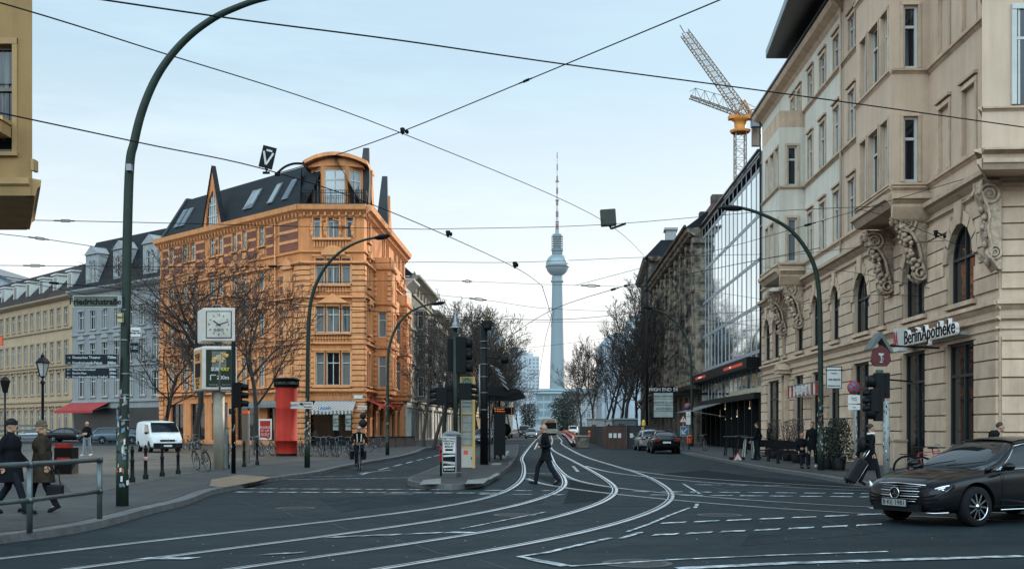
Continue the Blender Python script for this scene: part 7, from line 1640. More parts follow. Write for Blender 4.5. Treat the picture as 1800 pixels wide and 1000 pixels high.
    for s in(-1,1): m=MB(); m.tube([(1.3,s*.70,.965),(1.7,s*.66,.915),(2.15,s*.56,.835),(2.36,s*.5,.76)],.006,4); m.build('bonnet_seam',PB,root)
sedan_front(S); S.scale=(1.04,1.05,1.02); cc=cc+hv*.08; S.location=(cc.x,cc.y,0); S.rotation_euler=(0,0,hd)
p=P(281,750,70); hl_=0; van=car('van','white_van','white delivery van parked on the cobbled square facing the camera','van',PWt,p.x-.7,p.y+2.0,R(-60),.12,plate='x')
m=MB(); m.tube([(.075*math.cos(a),0,.095*math.sin(a)) for a in (0,PI/2,PI,3*PI/2)],.014,4,closed=True); o=m.build('diamond_emblem',M_chrome); o.parent=van; o.location=(2.47,0,.76); o.rotation_euler=(0,0,PI/2)
g0='cars parked along the far side of the square'
for i,(kind,px,Y,paint,rz,lb) in enumerate((('sedan',122,118,PB,0,'black saloon parked before the red awning at far left'),('wagon',176,116,PGr,PI,'dark grey estate car behind the man on the cobbles'),('wagon',205,108,PBl,.35,'blue-grey hatchback parked behind the arched pole'),('sedan',64,122,PSi,PI,'silver saloon seen between the two walking people'),('wagon',235,112,PB,0,'black hatchback parked left of the white van'))):
    q=P(px,750,Y); car(kind,'parked_car',lb,'car',paint,q.x,q.y,rz,.13,group=g0)
g1='cars parked on the left side of the street'
c0=-15.4+6.2-0
for i,(kind,Y,paint,lb) in enumerate((('wagon',112,PSi,'silver hatchback, nearest car of the row at the left kerb'),('sedan',120,PB,'black saloon second in the row at the left kerb'),('wagon',128,PWt,'white hatchback third in the row at the left kerb'),('wagon',136,PWt,'white estate fourth in the row at the left kerb'),('sedan',145,PSi,'silver saloon fifth in the row at the left kerb'),('wagon',154,PWt,'small white car sixth in the row at the left kerb'),('sedan',166,PGr,'grey saloon seventh in the row at the left kerb'),('wagon',178,PB,'black hatchback last in the row at the left kerb'))):
    xx=-6.6+SL*Y+ (.9 if 0 else 0); car(kind,'parked_car',lb,'car',paint,xx,Y,R(-90)-.03,0,group=g1)
q=P(934,750,165); car('wagon','silver_car','silver car driving towards the camera in the middle of the street','car',PSi,q.x,q.y,R(-91))
q=P(922,750,205); car('van','dark_van','dark van driving behind the silver car','van',PGr,q.x,q.y,R(-91))
q=P(1166,750,74.5); car('sedan','parked_car','black saloon with its tail towards us at the right kerb','car',PB,q.x,q.y,R(90)-.04)
q=P(1139,750,83); car('wagon','parked_car','silver-grey hatchback parked beyond the black saloon at the right kerb','car',PSi,q.x,q.y,R(90))
q=P(1007,750,235); car('van','white_lorry','small white lorry driving behind the barriers','lorry',PWt,q.x,q.y,R(-91))
# tram far
q=P(968,750,225); r=thing('tram','cream tram approaching far down the street behind the walking man','tram',(q.x,q.y,0)); m=MB(); mt=mat('tram_cream',(.30,.26,.18),.5,var=.05); m.bb(q.x-1.25,q.x+1.25,q.y,q.y+28,.45,3.1); m.bb(q.x-1.1,q.x+1.1,q.y+.2,q.y+27,3.1,3.35); m.build('body',mt,r)
m=MB(); m.bb(q.x-1.1,q.x+1.1,q.y-.04,q.y,1.35,2.55); m.build('windscreen',M_carglass,r); m=MB(); m.bb(q.x-.8,q.x+.8,q.y-.05,q.y,2.68,2.98); k=m.build('destination_display',M_txtd,r); text('M1 Am Kupfergraben',.2,MATS['amber_led'],k,(q.x,q.y-.06,2.83))
for s in(-1,1): m=MB(); m.cyl((q.x+s*.85,q.y-.03,1.0),.13,.06,10,axis=(0,1,0)); m.build('headlight',M_lens,r)
m=MB(); m.bb(q.x-1.2,q.x+1.2,q.y+.1,q.y+27.8,.1,.45); m.build('skirt',M_black,r)
# ================= BICYCLES =================
def bike_proto():
    root=thing('bicycle','x','bicycle',(0,0,0)); r=.34
    for s,x in ((0,.54),(1,-.54)):
        m=MB(); m.tube([(x+r*math.cos(2*PI*k/28),0,r+r*math.sin(2*PI*k/28)) for k in range(28)],.017,6,closed=True); w=m.build('wheel',M_rub,root); m=MB()
        m.tube([(x+(r-.02)*math.cos(2*PI*k/28),0,r+(r-.02)*math.sin(2*PI*k/28)) for k in range(28)],.010,4,closed=True)
        for k in range(16): a=2*PI*k/16; m.bar((x,.02*(-1)**k,r),(x+r*math.cos(a),0,r+r*math.sin(a)),.004)
        m.build('rim',M_grey,w)
        m=MB(); a0,a1=(R(20),R(150)) if s==0 else (R(30),R(190)); m.tube([(x+(r+.03)*math.cos(a0+(a1-a0)*k/10),0,r+(r+.03)*math.sin(a0+(a1-a0)*k/10)) for k in range(11)],.016,4); m.build('mudguard',M_black,w)
    m=MB(); bb=(-.06,0,.30); st=(-.22,0,.80); hd_=(.36,0,.86); hb=(.41,0,.68)
    for a,b in ((bb,st),(st,hd_),(bb,hb),(hb,hd_),(bb,(-.54,.05,r)),(bb,(-.54,-.05,r)),((-.2,0,.74),(-.54,.05,r)),((-.2,0,.74),(-.54,-.05,r)),(hb,(.54,.05,r)),(hb,(.54,-.05,r))): m.tube([a,b],.015,6)
    fr=m.build('frame',mat('bike_frame',(.10,.11,.12),.35,.3,var=.6,scale=.3),root)
    m=MB(); m.ell((-.26,0,.96),(.13,.07,.03),8,5); m.ell((-.14,0,.96),(.1,.03,.02),8,5); m.tube([(-.22,0,.78),(-.25,0,.95)],.013,6); m.build('saddle',M_black,root)
    m=MB(); m.tube([hd_,(.33,0,1.0)],.014,6); m.tube([(.24,-.29,1.02),(.33,-.2,1.05),(.38,0,1.02),(.33,.2,1.05),(.24,.29,1.02)],.012,6); m.build('handlebar',M_grey,root)
    m=MB(); m.cyl((-.06,0,.30),.09,.02,14,axis=(0,1,0)); m.bar((-.06,.07,.3),(.02,.07,.16),.015); m.bar((-.06,-.07,.3),(-.14,-.07,.44),.015); m.box((.02,.11,.16),(.09,.07,.02)); m.box((-.14,-.11,.44),(.09,.07,.02)); m.build('crank',M_grey,root)
    m=MB(); m.box((-.56,0,.76),(.36,.13,.015)); m.bar((-.6,.06,.74),(-.54,.06,r),.008); m.bar((-.6,-.06,.74),(-.54,-.06,r),.008); m.build('luggage_rack',M_black,root)
    return root
BK=bike_proto(); BK['group']='bicycles parked around the orange house'; first=[True]
def bike(px,Y,rz,label,z=.14,lean=.12,sc=1,group='bicycles parked around the orange house'):
    q=P(px,750,Y)
    if first[0]: r=BK; r['label']=label; first[0]=False
    else: r=dup(BK,label=label,group=group)
    r.location=(q.x,q.y,z); r.rotation_euler=(lean,0,rz); return r
bike(357,41.0,PI-.95,'dark bicycle leaning against the foot of the clock column',lean=-.2)
bl=[(459,61,-1.2,'pale bicycle left of the red column under the poster case'),(470,62,-1.9,'bicycle beneath the right edge of the red poster'),(447,63,-1.3,'bicycle half hidden by the metal stele'),(566,60,-1.3,'first bicycle right of the lower lamp post'),(580,61,-1.7,'second bicycle right of the lower lamp post'),(556,62,-2.0,'bicycle directly behind the lamp post stickers'),(594,59,-1.5,'bicycle facing the camera in the middle of the cafe row'),(606,61,-2.3,'bicycle with visible front wheel before the cafe window'),(617,62,-1.2,'bicycle at the right end of the cafe row'),(531,63,-1.5,'bicycle between red column and lamp post'),(662,72,-.4,'bicycle behind the cyclist at the orange house corner'),(335,75,-1.1,'bicycle beside the right side of the white van'),(347,77,-1.9,'bicycle between the van and the tree trunk'),(322,78,-1.5,'bicycle nearest to the white van door'),(412,66,-1.4,'bicycle behind the traffic light pole')]
for px,Y,rz,lb in bl: bike(px,Y,rz,lb)
bike(1240,76,-1.9,'bicycle by the orange litter bin on the right pavement',group='bicycles on the right pavement')
# red hire bikes against the beige building
for i,(px,Y) in enumerate(((1628,33.2),(1655,32.4))):
    r=bike(px,Y,-.35,('left' if i==0 else 'right')+' red hire bicycle at the beige wall behind the sedan',lean=.05,group='red hire bicycles')
    for ch in r.children:
        if ch.name.startswith('frame'): ch.data=ch.data.copy(); ch.data.materials[0]=mat('red_bike',(.35,.03,.05),.4)
# ================= PEOPLE =================
M_skin=mat('skin',(.36,.19,.125),.55,var=.08,scale=20); M_coat=mat('black_coat',(.008,.009,.011),.95,spec=.08,var=.3,scale=6,bump=.4,bscale=30); M_jean=mat('dark_trousers',(.011,.013,.018),.95,spec=.08,var=.3,scale=6,bump=.3); M_hair=mat('dark_hair',(.02,.014,.010),.7,bump=.5,bscale=60); M_gh=mat('grey_hair',(.20,.18,.16),.7,bump=.5,bscale=60); M_brown=mat('brown_coat',(.030,.022,.016),.9,spec=.1,var=.4,scale=5,bump=.5)
def blob(name,parts,m,root,vox=.016,extra=None,smooth=3):
    mb=MB()
    for p_ in parts:
        if p_[0]=='t': mb.tube(p_[1],p_[2],12,sm=True)
        if p_[0]=='t':
            rs=p_[2] if isinstance(p_[2],(list,tuple)) else [p_[2]]*len(p_[1])
            for q,r in zip(p_[1],rs): mb.ell(q,r,10,8)
        if p_[0]=='e': mb.ell(p_[1],p_[2],14,10,p_[3] if len(p_)>3 else None)
        if p_[0]=='c':   # skirt: elliptical cone  (c0,r0xy),(c1,r1xy)
            n=20; a=[(p_[1][0]+p_[2][0]*math.cos(2*PI*k/n),p_[1][1]+p_[2][1]*math.sin(2*PI*k/n),p_[1][2]) for k in range(n)]; b=[(p_[3][0]+p_[4][0]*math.cos(2*PI*k/n),p_[3][1]+p_[4][1]*math.sin(2*PI*k/n),p_[3][2]) for k in range(n)]
            mb.add(a+b,[list(range(n))[::-1],[n+i for i in range(n)]]+[(i,(i+1)%n,n+(i+1)%n,n+i) for i in range(n)])
    o=mb.build(name,m,recalc=False); o.parent=root
    md=o.modifiers.new('r','REMESH'); md.mode='VOXEL'; md.voxel_size=vox; md.use_smooth_shade=True
    if smooth: s=o.modifiers.new('s','SMOOTH'); s.factor=.5; s.iterations=smooth
    bake(o); o.data.materials.clear(); o.data.materials.append(m)
    if extra:
        bm=bmesh.new(); bm.from_mesh(o.data)
        tmp=bpy.data.meshes.new('t'); tmp.from_pydata(extra.v,[],extra.f); bm.from_mesh(tmp); bm.to_mesh(o.data); bm.free()
        for p_ in o.data.polygons: p_.use_smooth=True; p_.material_index=0
    return o
def hand(mb,w,d,up,side,grip=.5,s=1.):
    """five bent fingers and a thumb from palm centre w, pointing d, palm normal up"""
    d=V(d).normalized(); up=V(up); up=(up-d*up.dot(d)).normalized(); x=d.cross(up)*side
    for k,(off_,L_) in enumerate(((-.030,.070),(-.010,.080),(.010,.076),(.029,.060))):
        p=V(w)+d*.045+x*off_; pts=[p]; dd=d.copy()
        for j in range(3):
            dd=(dd+up*(-grip*.8)).normalized(); p=p+dd*L_*s*(.42,.32,.26)[j]; pts.append(p)
        mb.tube(pts,[.0095,.0088,.008,.0065],6)
    p=V(w)-x*.030+d*.0; t1=(d*.6-x*.8-up*.2).normalized(); t2=(d*.9-x*.15-up*.4).normalized(); mb.tube([p,p+t1*.04,p+t1*.04+t2*.035,p+t1*.04+t2*.06],[.012,.011,.0095,.008],6)
def person(label,loc,rz,J=None,s=1.,top=None,leg=None,hem=None,hair='short',hairm=None,headrot=0,shoe=None,vox=.016,group=None,scarf=None,hat=None,glasses=False,bulk=1.,grip=.5,cat='person',cap=None):
    j=dict(hL=(.10,0,.93),hR=(-.10,0,.93),kL=(.11,.02,.50),kR=(-.11,.02,.50),aL=(.11,-.02,.09),aR=(-.11,-.02,.09),neck=(0,-.01,1.49),head=(0,.02,1.655),
        sL=(.185,-.01,1.42),sR=(-.185,-.01,1.42),eL=(.25,-.04,1.13),eR=(-.25,-.04,1.13),wL=(.25,.06,.90),wR=(-.25,.06,.90),footL=None,footR=None,pel=(0,0,.95),chest=(0,0,1.28))
    j.update(J or {}); j={k:(V(v) if v is not None else None) for k,v in j.items()}
    root=thing('person',label,cat,(0,0,0),group=group); top=top or M_coat; leg=leg or M_jean; H=j['head']; Rh=Matrix.Rotation(headrot,3,'Z'); hv_=lambda x,y,z: H+Rh@V((x,y,z))
    fd={}
    for sd in 'LR': fd[sd]=j['foot'+sd] if j['foot'+sd] is not None else V((.02 if sd=='L' else -.02,1,0)).normalized()
    # body: one continuous surface
    B=[('e',H+V((0,0,.02)),(.080,.098,.112),Rh),('e',hv_(0,.03,-.055),(.055,.062,.058),Rh),('t',[hv_(0,-.015,-.06),j['neck'],j['chest']+V((0,0,.12))],[.056,.062,.08]),
       ('e',hv_(0,.098,-.005),(.013,.022,.024),Rh),('e',hv_(.078,0,.0),(.012,.022,.032),Rh),('e',hv_(-.078,0,.0),(.012,.022,.032),Rh),('e',hv_(0,.082,-.052),(.026,.014,.010),Rh),('e',hv_(0,.075,-.09),(.025,.02,.02),Rh),('e',hv_(0,.080,.035),(.055,.018,.014),Rh),
       ('t',[j['chest'],j['pel']],[.11,.11]),('t',[j['sL'],j['chest']+V((0,0,.08)),j['sR']],[.05,.09,.05])]
    ex=MB()
    for sd,sg in (('L',1),('R',-1)):
        B.append(('t',[j['s'+sd],j['e'+sd],j['w'+sd]],[.045,.036,.027])); d=(j['w'+sd]-j['e'+sd]).normalized(); pc=j['w'+sd]+d*.045
        B.append(('t',[j['w'+sd],pc,pc+d*.03],[.026,.033,.032]))
        hand(ex,pc,d,V((-sg,0,.2)) if abs(d.z)>.5 else V((0,0,1)),sg,grip)
        B.append(('t',[j['h'+sd],j['k'+sd],j['a'+sd]],[.08,.052,.038])); f=fd[sd]; B.append(('t',[j['a'+sd],j['a'+sd]+f*.12-V((0,0,.045))],[.038,.03]))
    body=blob('body',B,M_skin,root,vox,extra=ex)
    # clothes
    b=bulk; T=[('e',j['chest']+V((0,.005,.02)),(.185*b,.125*b,.20)),('e',j['pel']+V((0,0,.10)),(.165*b,.125*b,.17)),('t',[j['chest']+V((0,0,.14)),j['neck']-V((0,0,.02)),j['neck']+V((0,.005,.025))],[.11,.078,.070]),('t',[j['sL'].lerp(j['sR'],.08)-V((0,0,.005)),j['sL'].lerp(j['sR'],.5)+V((0,0,.03)),j['sR'].lerp(j['sL'],.08)-V((0,0,.005))],[.066,.085,.066])]
    for sd in 'LR': ba=1+(b-1)*.45; T.append(('t',[j['s'+sd]-V((0,0,.015)),j['e'+sd],j['w'+sd]-(j['w'+sd]-j['e'+sd]).normalized()*.02],[.064*ba,.060*ba,.048*ba]))
    if hem: T+=[('c',j['pel']+V((0,0,.30)),(.14*b,.10*b),j['pel']+V((0,0,0)),(.175*b,.135*b)),('c',j['pel']+V((0,0,.01)),(.175*b,.135*b),j['pel']+V((0,0,hem-.95)),(.20*b,.165*b))]
    blob('coat' if hem else 'jacket',T,top,root,vox*1.1,smooth=4)
    L2=[('e',j['pel']-V((0,0,.02)),(.155,.115,.11))]
    for sd in 'LR': L2.append(('t',[j['h'+sd],j['k'+sd],j['a'+sd]-(j['k'+sd]-j['a'+sd]).normalized()*.01],[.095,.072,.062]))
    blob('trousers',L2,leg,root,vox*1.1,smooth=4)
    for sd in 'LR':
        m=MB(); f=fd[sd].normalized(); a=j['a'+sd]; q=f.to_track_quat('Y','Z').to_matrix(); c=a+q@V((0,.07,-.045)); m.ell(c,(.048,.14,.045),10,8,q); m.ell(a-V((0,0,.01)),(.045,.055,.055),8,6,q); m.box(c-q@V((0,0,.032)),(.088,.26,.022),M=q); m.build('shoe',shoe or M_black,root)
    hm=hairm or M_hair
    if hair: 
        m=MB()
        if hair=='short': m.ell(hv_(0,-.012,.045),(.082,.098,.095),12,8,Rh)
        if hair=='bald': m.lathe(hv_(0,-.01,-.02),[(.080,.0),(.084,.03),(.080,.055)],16,sy=1.2,a0=PI*1.02+headrot,a1=PI*1.98+headrot)
        if hair=='bun': m.ell(hv_(0,-.015,.045),(.084,.10,.095),12,8,Rh); m.ell(hv_(0,-.12,.06),(.045,.045,.045),8,6)
        if hair=='long': m.ell(hv_(0,-.02,.03),(.088,.10,.10),12,8,Rh); m.ell(hv_(0,-.06,-.09),(.08,.05,.11),12,8,Rh)
        o=m.build('hair',hm); o.parent=root
    for sx in (-1,1):
        m=MB(); m.ell(hv_(sx*.032,.086,.018),(.012,.008,.008),8,6); o=m.build('eye',M_txtd); o.parent=root
    if glasses:
        m=MB()
        for sx in (-1,1): m.ell(hv_(sx*.034,.095,.018),(.03,.012,.022),10,6,Rh); m.bar(hv_(sx*.062,.09,.02),hv_(sx*.08,.0,.02),.008)
        m.bar(hv_(-.01,.1,.022),hv_(.01,.1,.022),.008); o=m.build('sunglasses',M_black); o.parent=root
    if scarf: m=MB(); m.tube([j['neck']+V((.085*math.cos(t*PI/7),.03+.085*math.sin(t*PI/7),.01+.01*math.sin(t))) for t in range(14)],.038,8,closed=True); m.tube([j['neck']+V((.02,.11,0)),j['chest']+V((.05,.14,.05)),j['chest']+V((.05,.14,-.1))],.035,8) if scarf is not M_paper else 0; o=m.build('scarf',scarf); o.parent=root
    if hat: m=MB(); m.ell(hv_(0,-.008,.062),(.088,.105,.085),12,8,Rh); m.tube([hv_(.087*math.cos(t*PI/8),-.008+.104*math.sin(t*PI/8),.035) for t in range(16)],.016,6,closed=True); o=m.build('hat',hat); o.parent=root
    if cap: m=MB(); m.ell(hv_(0,-.005,.062),(.084,.102,.07),12,8,Rh); m.ell(hv_(0,.11,.045),(.065,.06,.010),10,6,Rh); o=m.build('cap',cap); o.parent=root
    root.location=loc; root.rotation_euler=(0,0,rz); root.scale=(s,s,s)
    return root
# walker
g=G(960,851)
W1=person('balding man in black jacket and sunglasses striding across the tram tracks','%s',R(90)) if 0 else person('balding man in black jacket and sunglasses striding across the tram tracks',(g.x,g.y,0),R(90),
  J=dict(pel=(0,0,.90),hL=(.10,.02,.89),hR=(-.10,-.02,.89),kL=(.11,.24,.51),aL=(.11,.30,.09),footL=(0,.97,.12),kR=(-.11,-.12,.50),aR=(-.11,-.34,.15),footR=(0,.8,-.55),
    chest=(0,.03,1.25),neck=(0,.04,1.46),head=(0,.07,1.63),sL=(.19,.03,1.40),sR=(-.19,.03,1.40),eL=(.25,-.08,1.14),wL=(.20,.20,1.12),eR=(-.26,-.10,1.13),wR=(-.20,.16,1.10)),
  s=1.01,hem=.74,hair='bald',hairm=M_gh,glasses=True,vox=.011,bulk=1.05,grip=.9)
m=MB(); m.box((-.10,.30,1.14),(.16,.03,.22),M=Matrix.Rotation(R(25),3,'X')); o=m.build('newspaper',M_paper); o.location=(g.x,g.y,0); o.rotation_euler=(0,0,R(90)); tag(o,'folded pale newspaper held by the walking man','newspaper')
o.location=(g.x,g.y,0)
def walk(st=.3,la=.1,sw=.2):
    return dict(hL=(.1,.02,.91),hR=(-.1,-.02,.91),kL=(.11,st*.62,.52),aL=(.11,st,.10),kR=(-.11,-st*.35,.50),aR=(-.11,-st*1.05,.15),footR=(0,.85,-.45),eL=(.26,-.12,1.14),wL=(.26,-.10+sw*.3,.92),eR=(-.26,.0,1.12),wR=(-.26,sw,.93),pel=(0,0,.93))
g=G(24,903,.12); person('man in black beanie and long black coat walking at the left edge',(g.x-.05,g.y,.12),R(-95),J=walk(.36),s=.965,hem=.62,hair='short',hat=M_black,vox=.013,bulk=1.35,headrot=R(0))
g=G(74,900,.12); person('woman in olive hat and brown puffy coat walking beside the railing',(g.x,g.y,.12),R(112),J=walk(.24,sw=-.05),s=.95,top=M_brown,hem=.60,hair='long',hairm=mat('fair_hair',(.24,.16,.08),.7),hat=mat('olive_hat',(.07,.065,.035),.9),vox=.013,bulk=1.5,headrot=R(0))
bx=V((g.x+.28,g.y-.1,0)); r=thing('handbag','black leather handbag hanging from the hand of the woman in brown','handbag',(bx.x,bx.y,.45)); m=MB(); m.box((bx.x,bx.y,.52),(.30,.14,.24)); k=m.build('bag_body',M_black,r); bev(k,.03,2); m=MB(); m.tube([(bx.x-.1,bx.y,.62),(bx.x-.06,bx.y,.9),(bx.x+.06,bx.y,.9),(bx.x+.1,bx.y,.62)],.01,6); m.build('handle',M_black,r)
g=G(153,801,.12); person('bald man in black jacket and pale jeans walking on the cobbled square',(g.x,g.y,.12),R(165),J=dict(walk(.16),wL=(.08,.24,1.14),wR=(-.08,.24,1.10),eL=(.26,.0,1.14),eR=(-.26,.0,1.14)),s=1.05,hair=None,leg=mat('pale_jeans',(.16,.19,.23),.8),shoe=M_paper)
m=MB(); m.box((g.x,g.y-.28,1.33),(.20,.10,.12)); o=m.build('paper_bag',mat('bread_bag',(.42,.26,.14),.8)); tag(o,'small brown bag held by the man on the cobbles','bag')
# cyclist
g=G(631,826); r=dup(BK,loc=(g.x,g.y,0),rz=R(-78),label='bicycle ridden by the cyclist with panniers',group=''); del r['group']; r.rotation_euler=(0,0,R(-78))
def pb(v): return v
person('cyclist in white cap and dark jacket with pale straps riding towards us',(g.x,g.y,0),R(-168),J=dict(pel=(0,-.22,.98),hL=(.1,-.2,.96),hR=(-.1,-.2,.96),kL=(.11,.12,.70),aL=(.11,.0,.24),kR=(-.11,.14,.84),aR=(-.11,-.1,.50),chest=(0,-.05,1.28),neck=(0,.04,1.46),head=(0,.08,1.60),sL=(.19,.02,1.40),sR=(-.19,.02,1.40),eL=(.27,.16,1.2),wL=(.25,.34,1.06),eR=(-.27,.16,1.2),wR=(-.25,.34,1.06)),hair='short',cap=mat('cap_pinkish',(.5,.4,.36),.8),grip=1.)
m=MB(); Mr=Matrix.Rotation(R(-168),3,'Z')
for s in(-1,1): m.prism([V((g.x,g.y,0))+Mr@V(q) for q in ((s*.05,.10,1.12),(s*.09,.10,1.12),(s*.11,.12,1.42),(s*.07,.12,1.44))],Mr@V((0,.012,0)))
o=m.build('reflective_straps',mat('hiviz',(.55,.55,.42),.6)); o.parent=None; o.name='shoulder_strap'; tag(o,'pale reflective straps worn over the cyclist jacket','strap')
m=MB()
m.box(V((g.x,g.y,0))+Mr@V((.24,-.5,.58)),(.16,.32,.34),R(-168)); m.box(V((g.x,g.y,0))+Mr@V((-.24,-.5,.58)),(.16,.32,.34),R(-168)); o=m.build('pannier',M_black); bev(o,.03,2); tag(o,'dark pannier bags on the rear rack of the ridden bicycle','bag')
# woman with suitcase
q=P(1530,750,31); person('woman in long black coat with white scarf pulling a suitcase',(q.x,q.y,.12),R(-80),J=dict(walk(.24),wR=(-.30,-.28,.86),eR=(-.27,-.14,1.13)),s=.93,hem=.45,hair='bun',scarf=M_paper,vox=.012,grip=1.)
bp_=thing('backpack','dark backpack on the back of the woman in the long coat','backpack',(q.x-.22,q.y,1.2)); m=MB(); m.ell((q.x-.22,q.y,1.22),(.12,.16,.22),12,8); m.build('pack',M_black,bp_); m=MB(); m.tube([(q.x-.12,q.y-.1,1.36),(q.x+.02,q.y-.12,1.40),(q.x+.08,q.y-.13,1.15)],.014,6); m.build('strap',M_black,bp_)
a=P(1498,828,30.7); r=thing('suitcase','dark wheeled suitcase tilted behind the woman in the long coat','suitcase',(a.x,a.y,.12)); m=MB(); ax=(P(1520,800,30.7)-P(1488,852,30.7)).normalized(); cen=P(1504,827,30.7); M3=Matrix((ax.cross(V((0,1,0))).normalized(),V((0,1,0)),ax)).transposed(); m.box(cen,(.26,.42,.70),M=M3); k=m.build('shell',M_black,r); bev(k,.05,3)
m=MB(); t_=cen+ax*.35; m.tube([t_+V((0,-.12,0)),t_+ax*.30+V((0,-.12,0)),t_+ax*.30+V((0,.12,0)),t_+V((0,.12,0))],.009,6); m.build('handle',M_chrome,r)
m=MB(); sdx=M3@V((-.135,0,0)); m.tube([cen-ax*.3+M3@V((-.135,-.215,0)),cen+ax*.3+M3@V((-.135,-.215,0))],.01,5); m.build('edge_trim',M_grey,r)
for s in(-1,1): m=MB(); m.cyl(cen-ax*.37+V((0,s*.15,0)),.035,.03,10,axis=(0,1,0)); m.build('wheel',M_rub,r)
q=P(1738,750,29.5); person('dark-haired man leaning forward behind the black sedan',(q.x,q.y,.12),R(-100),J=dict(chest=(0,.10,1.25),neck=(0,.2,1.42),head=(0,.28,1.57),sL=(.19,.14,1.38),sR=(-.19,.14,1.38),eL=(.25,.2,1.12),wL=(.18,.36,1.2),eR=(-.25,.2,1.12),wR=(-.2,.4,1.1)),s=1.0,vox=.013)
for px,Y,rz,lb,kk in ((1331,54,R(60),'dark standing figure beside the white bar table',{}),(1410,43.5,R(180),'dark seated guest left of the right street lamp',1),(1428,44.5,R(150),'dark guest with pale shoes beside the right street lamp',2),(1352,60,R(100),'dark figure beside the tubs of the cafe terrace',{}),(952+45,150,R(0),'',None)):
    if kk is None: continue
    q=P(px,750,Y); person(lb,(q.x,q.y,.12),rz,J=walk(.15) if kk in({},2) else dict(pel=(0,-.1,.55),hL=(.1,-.08,.52),hR=(-.1,-.08,.52),kL=(.12,.34,.52),kR=(-.12,.34,.52),aL=(.12,.38,.1),aR=(-.12,.38,.1),chest=(0,-.08,.90),neck=(0,-.07,1.10),head=(0,-.03,1.27),sL=(.19,-.08,1.04),sR=(-.19,-.08,1.04),eL=(.25,0,.8),wL=(.2,.2,.66),eR=(-.25,0,.8),wR=(-.2,.2,.66)),hem=.7 if kk!=1 else None,shoe=M_paper if kk==2 else None,vox=.02)
q=P(1129,750,84); person('small person in pink trousers and orange top before the hoarding',(q.x,q.y,0),R(200),s=.95,top=M_ored,leg=mat('pink_trousers',(.42,.30,.33),.8),hairm=mat('ginger_hair',(.45,.15,.03),.7),vox=.02)
for px,Y,lb in ((945,150,'distant pedestrian at the left end of the platform crossing'),(712,92,'pedestrian in dark clothes at the white house'),(1107,100,'pedestrian behind the parked silver hatchback')):
    pass
# ================= HOARDING AND ROADWORKS =================
M_hoard=mat('brown_hoarding',(.075,.035,.025),.8,var=.35,scale=1.,streak=.3); M_hoard2=mat('dark_hoarding',(.03,.03,.028),.8,var=.4,scale=1.,streak=.3)
r=thing('hoarding','brown construction hoarding with white papers across the right lane','fence',P(1100,750,89)); r.location.z=0
for i,(a,b,mt) in enumerate(((1066,1101,M_hoard),(1102,1131,M_hoard2),(1132,1160,M_hoard2))):
    F=boardF(a,b,89+i*.3,89+i*.3); m=MB(); m.fb(F,0,F.L,0,1.75,-.06,0); k=m.build('panel',mt,r); m=MB(); m.fb(F,0,F.L,1.75,1.82,-.09,.03); m.build('cap_rail',M_hoard2,k)
    for px in ((1073,1081,1089) if i==0 else (1110,1124) if i==1 else ()): u=F.u(px); m=MB(); m.fb(F,u-.12,u+.12,.85,1.2,0,.012); m.build('paper_notice',M_paper,k)
    for j in range(int(F.L/1.2)+1): m=MB(); m.fb(F,j*1.2,j*1.2+.05,0,1.78,0,.03); m.build('batten',mt,k)
r=thing('site_fence','dark receding site fence behind the concrete container','fence',P(1066,750,90)); r.location.z=0
a=P(1066,750,90);b=P(1018,750,170); n=10
for i in range(n): p0=a.lerp(b,i/n);p1=a.lerp(b,(i+.97)/n); F=Fac(p0.xy,p1.xy,(-1,0)); m=MB(); m.fb(F,0,F.L,0,1.75,-.05,0); m.build('panel',M_hoard2 if i%3 else M_hoard,r)
# container
q=P(1026,750,92); r=thing('concrete_trough','dirty concrete trough with drips standing at the roadworks','trough',(q.x,q.y,0)); m=MB(); x0,x1=P(1013,750,92).x,P(1037,750,92).x; z1=zz(767,92)
m.prism([(x0,92,z1),(x0+.15,92,0.02),(x1-.15,92,0.02),(x1,92,z1)],(0,3,0)); k=m.build('trough_body',mat('dirty_concrete',(.22,.18,.13),.9,var=.5,scale=3,streak=.6,col2=(.08,.07,.06)),r); m=MB(); m.bb(x0-.05,x1+.05,91.92,92.05,z1,z1+.1); m.build('rim',mat('rim_concrete',(.3,.28,.22),.9),r)
for i in range(9):
    t=i/8; Y=96+t**1.3*120; px=1011-t*20; q=P(px,750,Y); r=thing('barrier','red and white barrier board, number %d from the concrete trough'%(i+1) if 0 else ('red and white striped barrier '+('just beyond the concrete trough','second beyond the trough','third beyond the trough','fourth beyond the trough','in the middle of the barrier row','sixth beyond the trough','seventh beyond the trough','last but one before the lorry','farthest, next to the lorry')[i]),'barrier',(q.x,q.y,0),group='barriers lining the roadworks'); m=MB()
    m.box((q.x,q.y,.12),(.7,.35,.24)); m.build('foot',M_black,r); m=MB()
    for k in range(5): m.k=k%2; m.box((q.x-.32+k*.16,q.y,.85),(.16,.05,.26)); 
    m.build('striped_board',[M_red,M_paper],r); m=MB()
    for k in range(5): m.k=(k+1)%2; m.box((q.x-.32+k*.16,q.y,.45),(.16,.05,.2))
    m.build('striped_board',[M_red,M_paper],r); m=MB(); m.ell((q.x,q.y,1.12),(.10,.10,.12),8,6); m.build('warning_lamp',mat('amber_lamp',(.6,.16,.02),.4),r)
q=P(1036,750,91.5); r=thing('warning_beacon','orange warning beacon on the right end of the concrete trough','beacon',(q.x,q.y,z1)); m=MB(); m.box((q.x,q.y,z1+.16),(.12,.12,.2)); m.build('battery_box',M_ored,r); m=MB(); m.cyl((q.x,q.y,z1+.38),.12,.08,14,axis=(0,1,0)); m.build('lens',MATS['amber_lamp'],r)
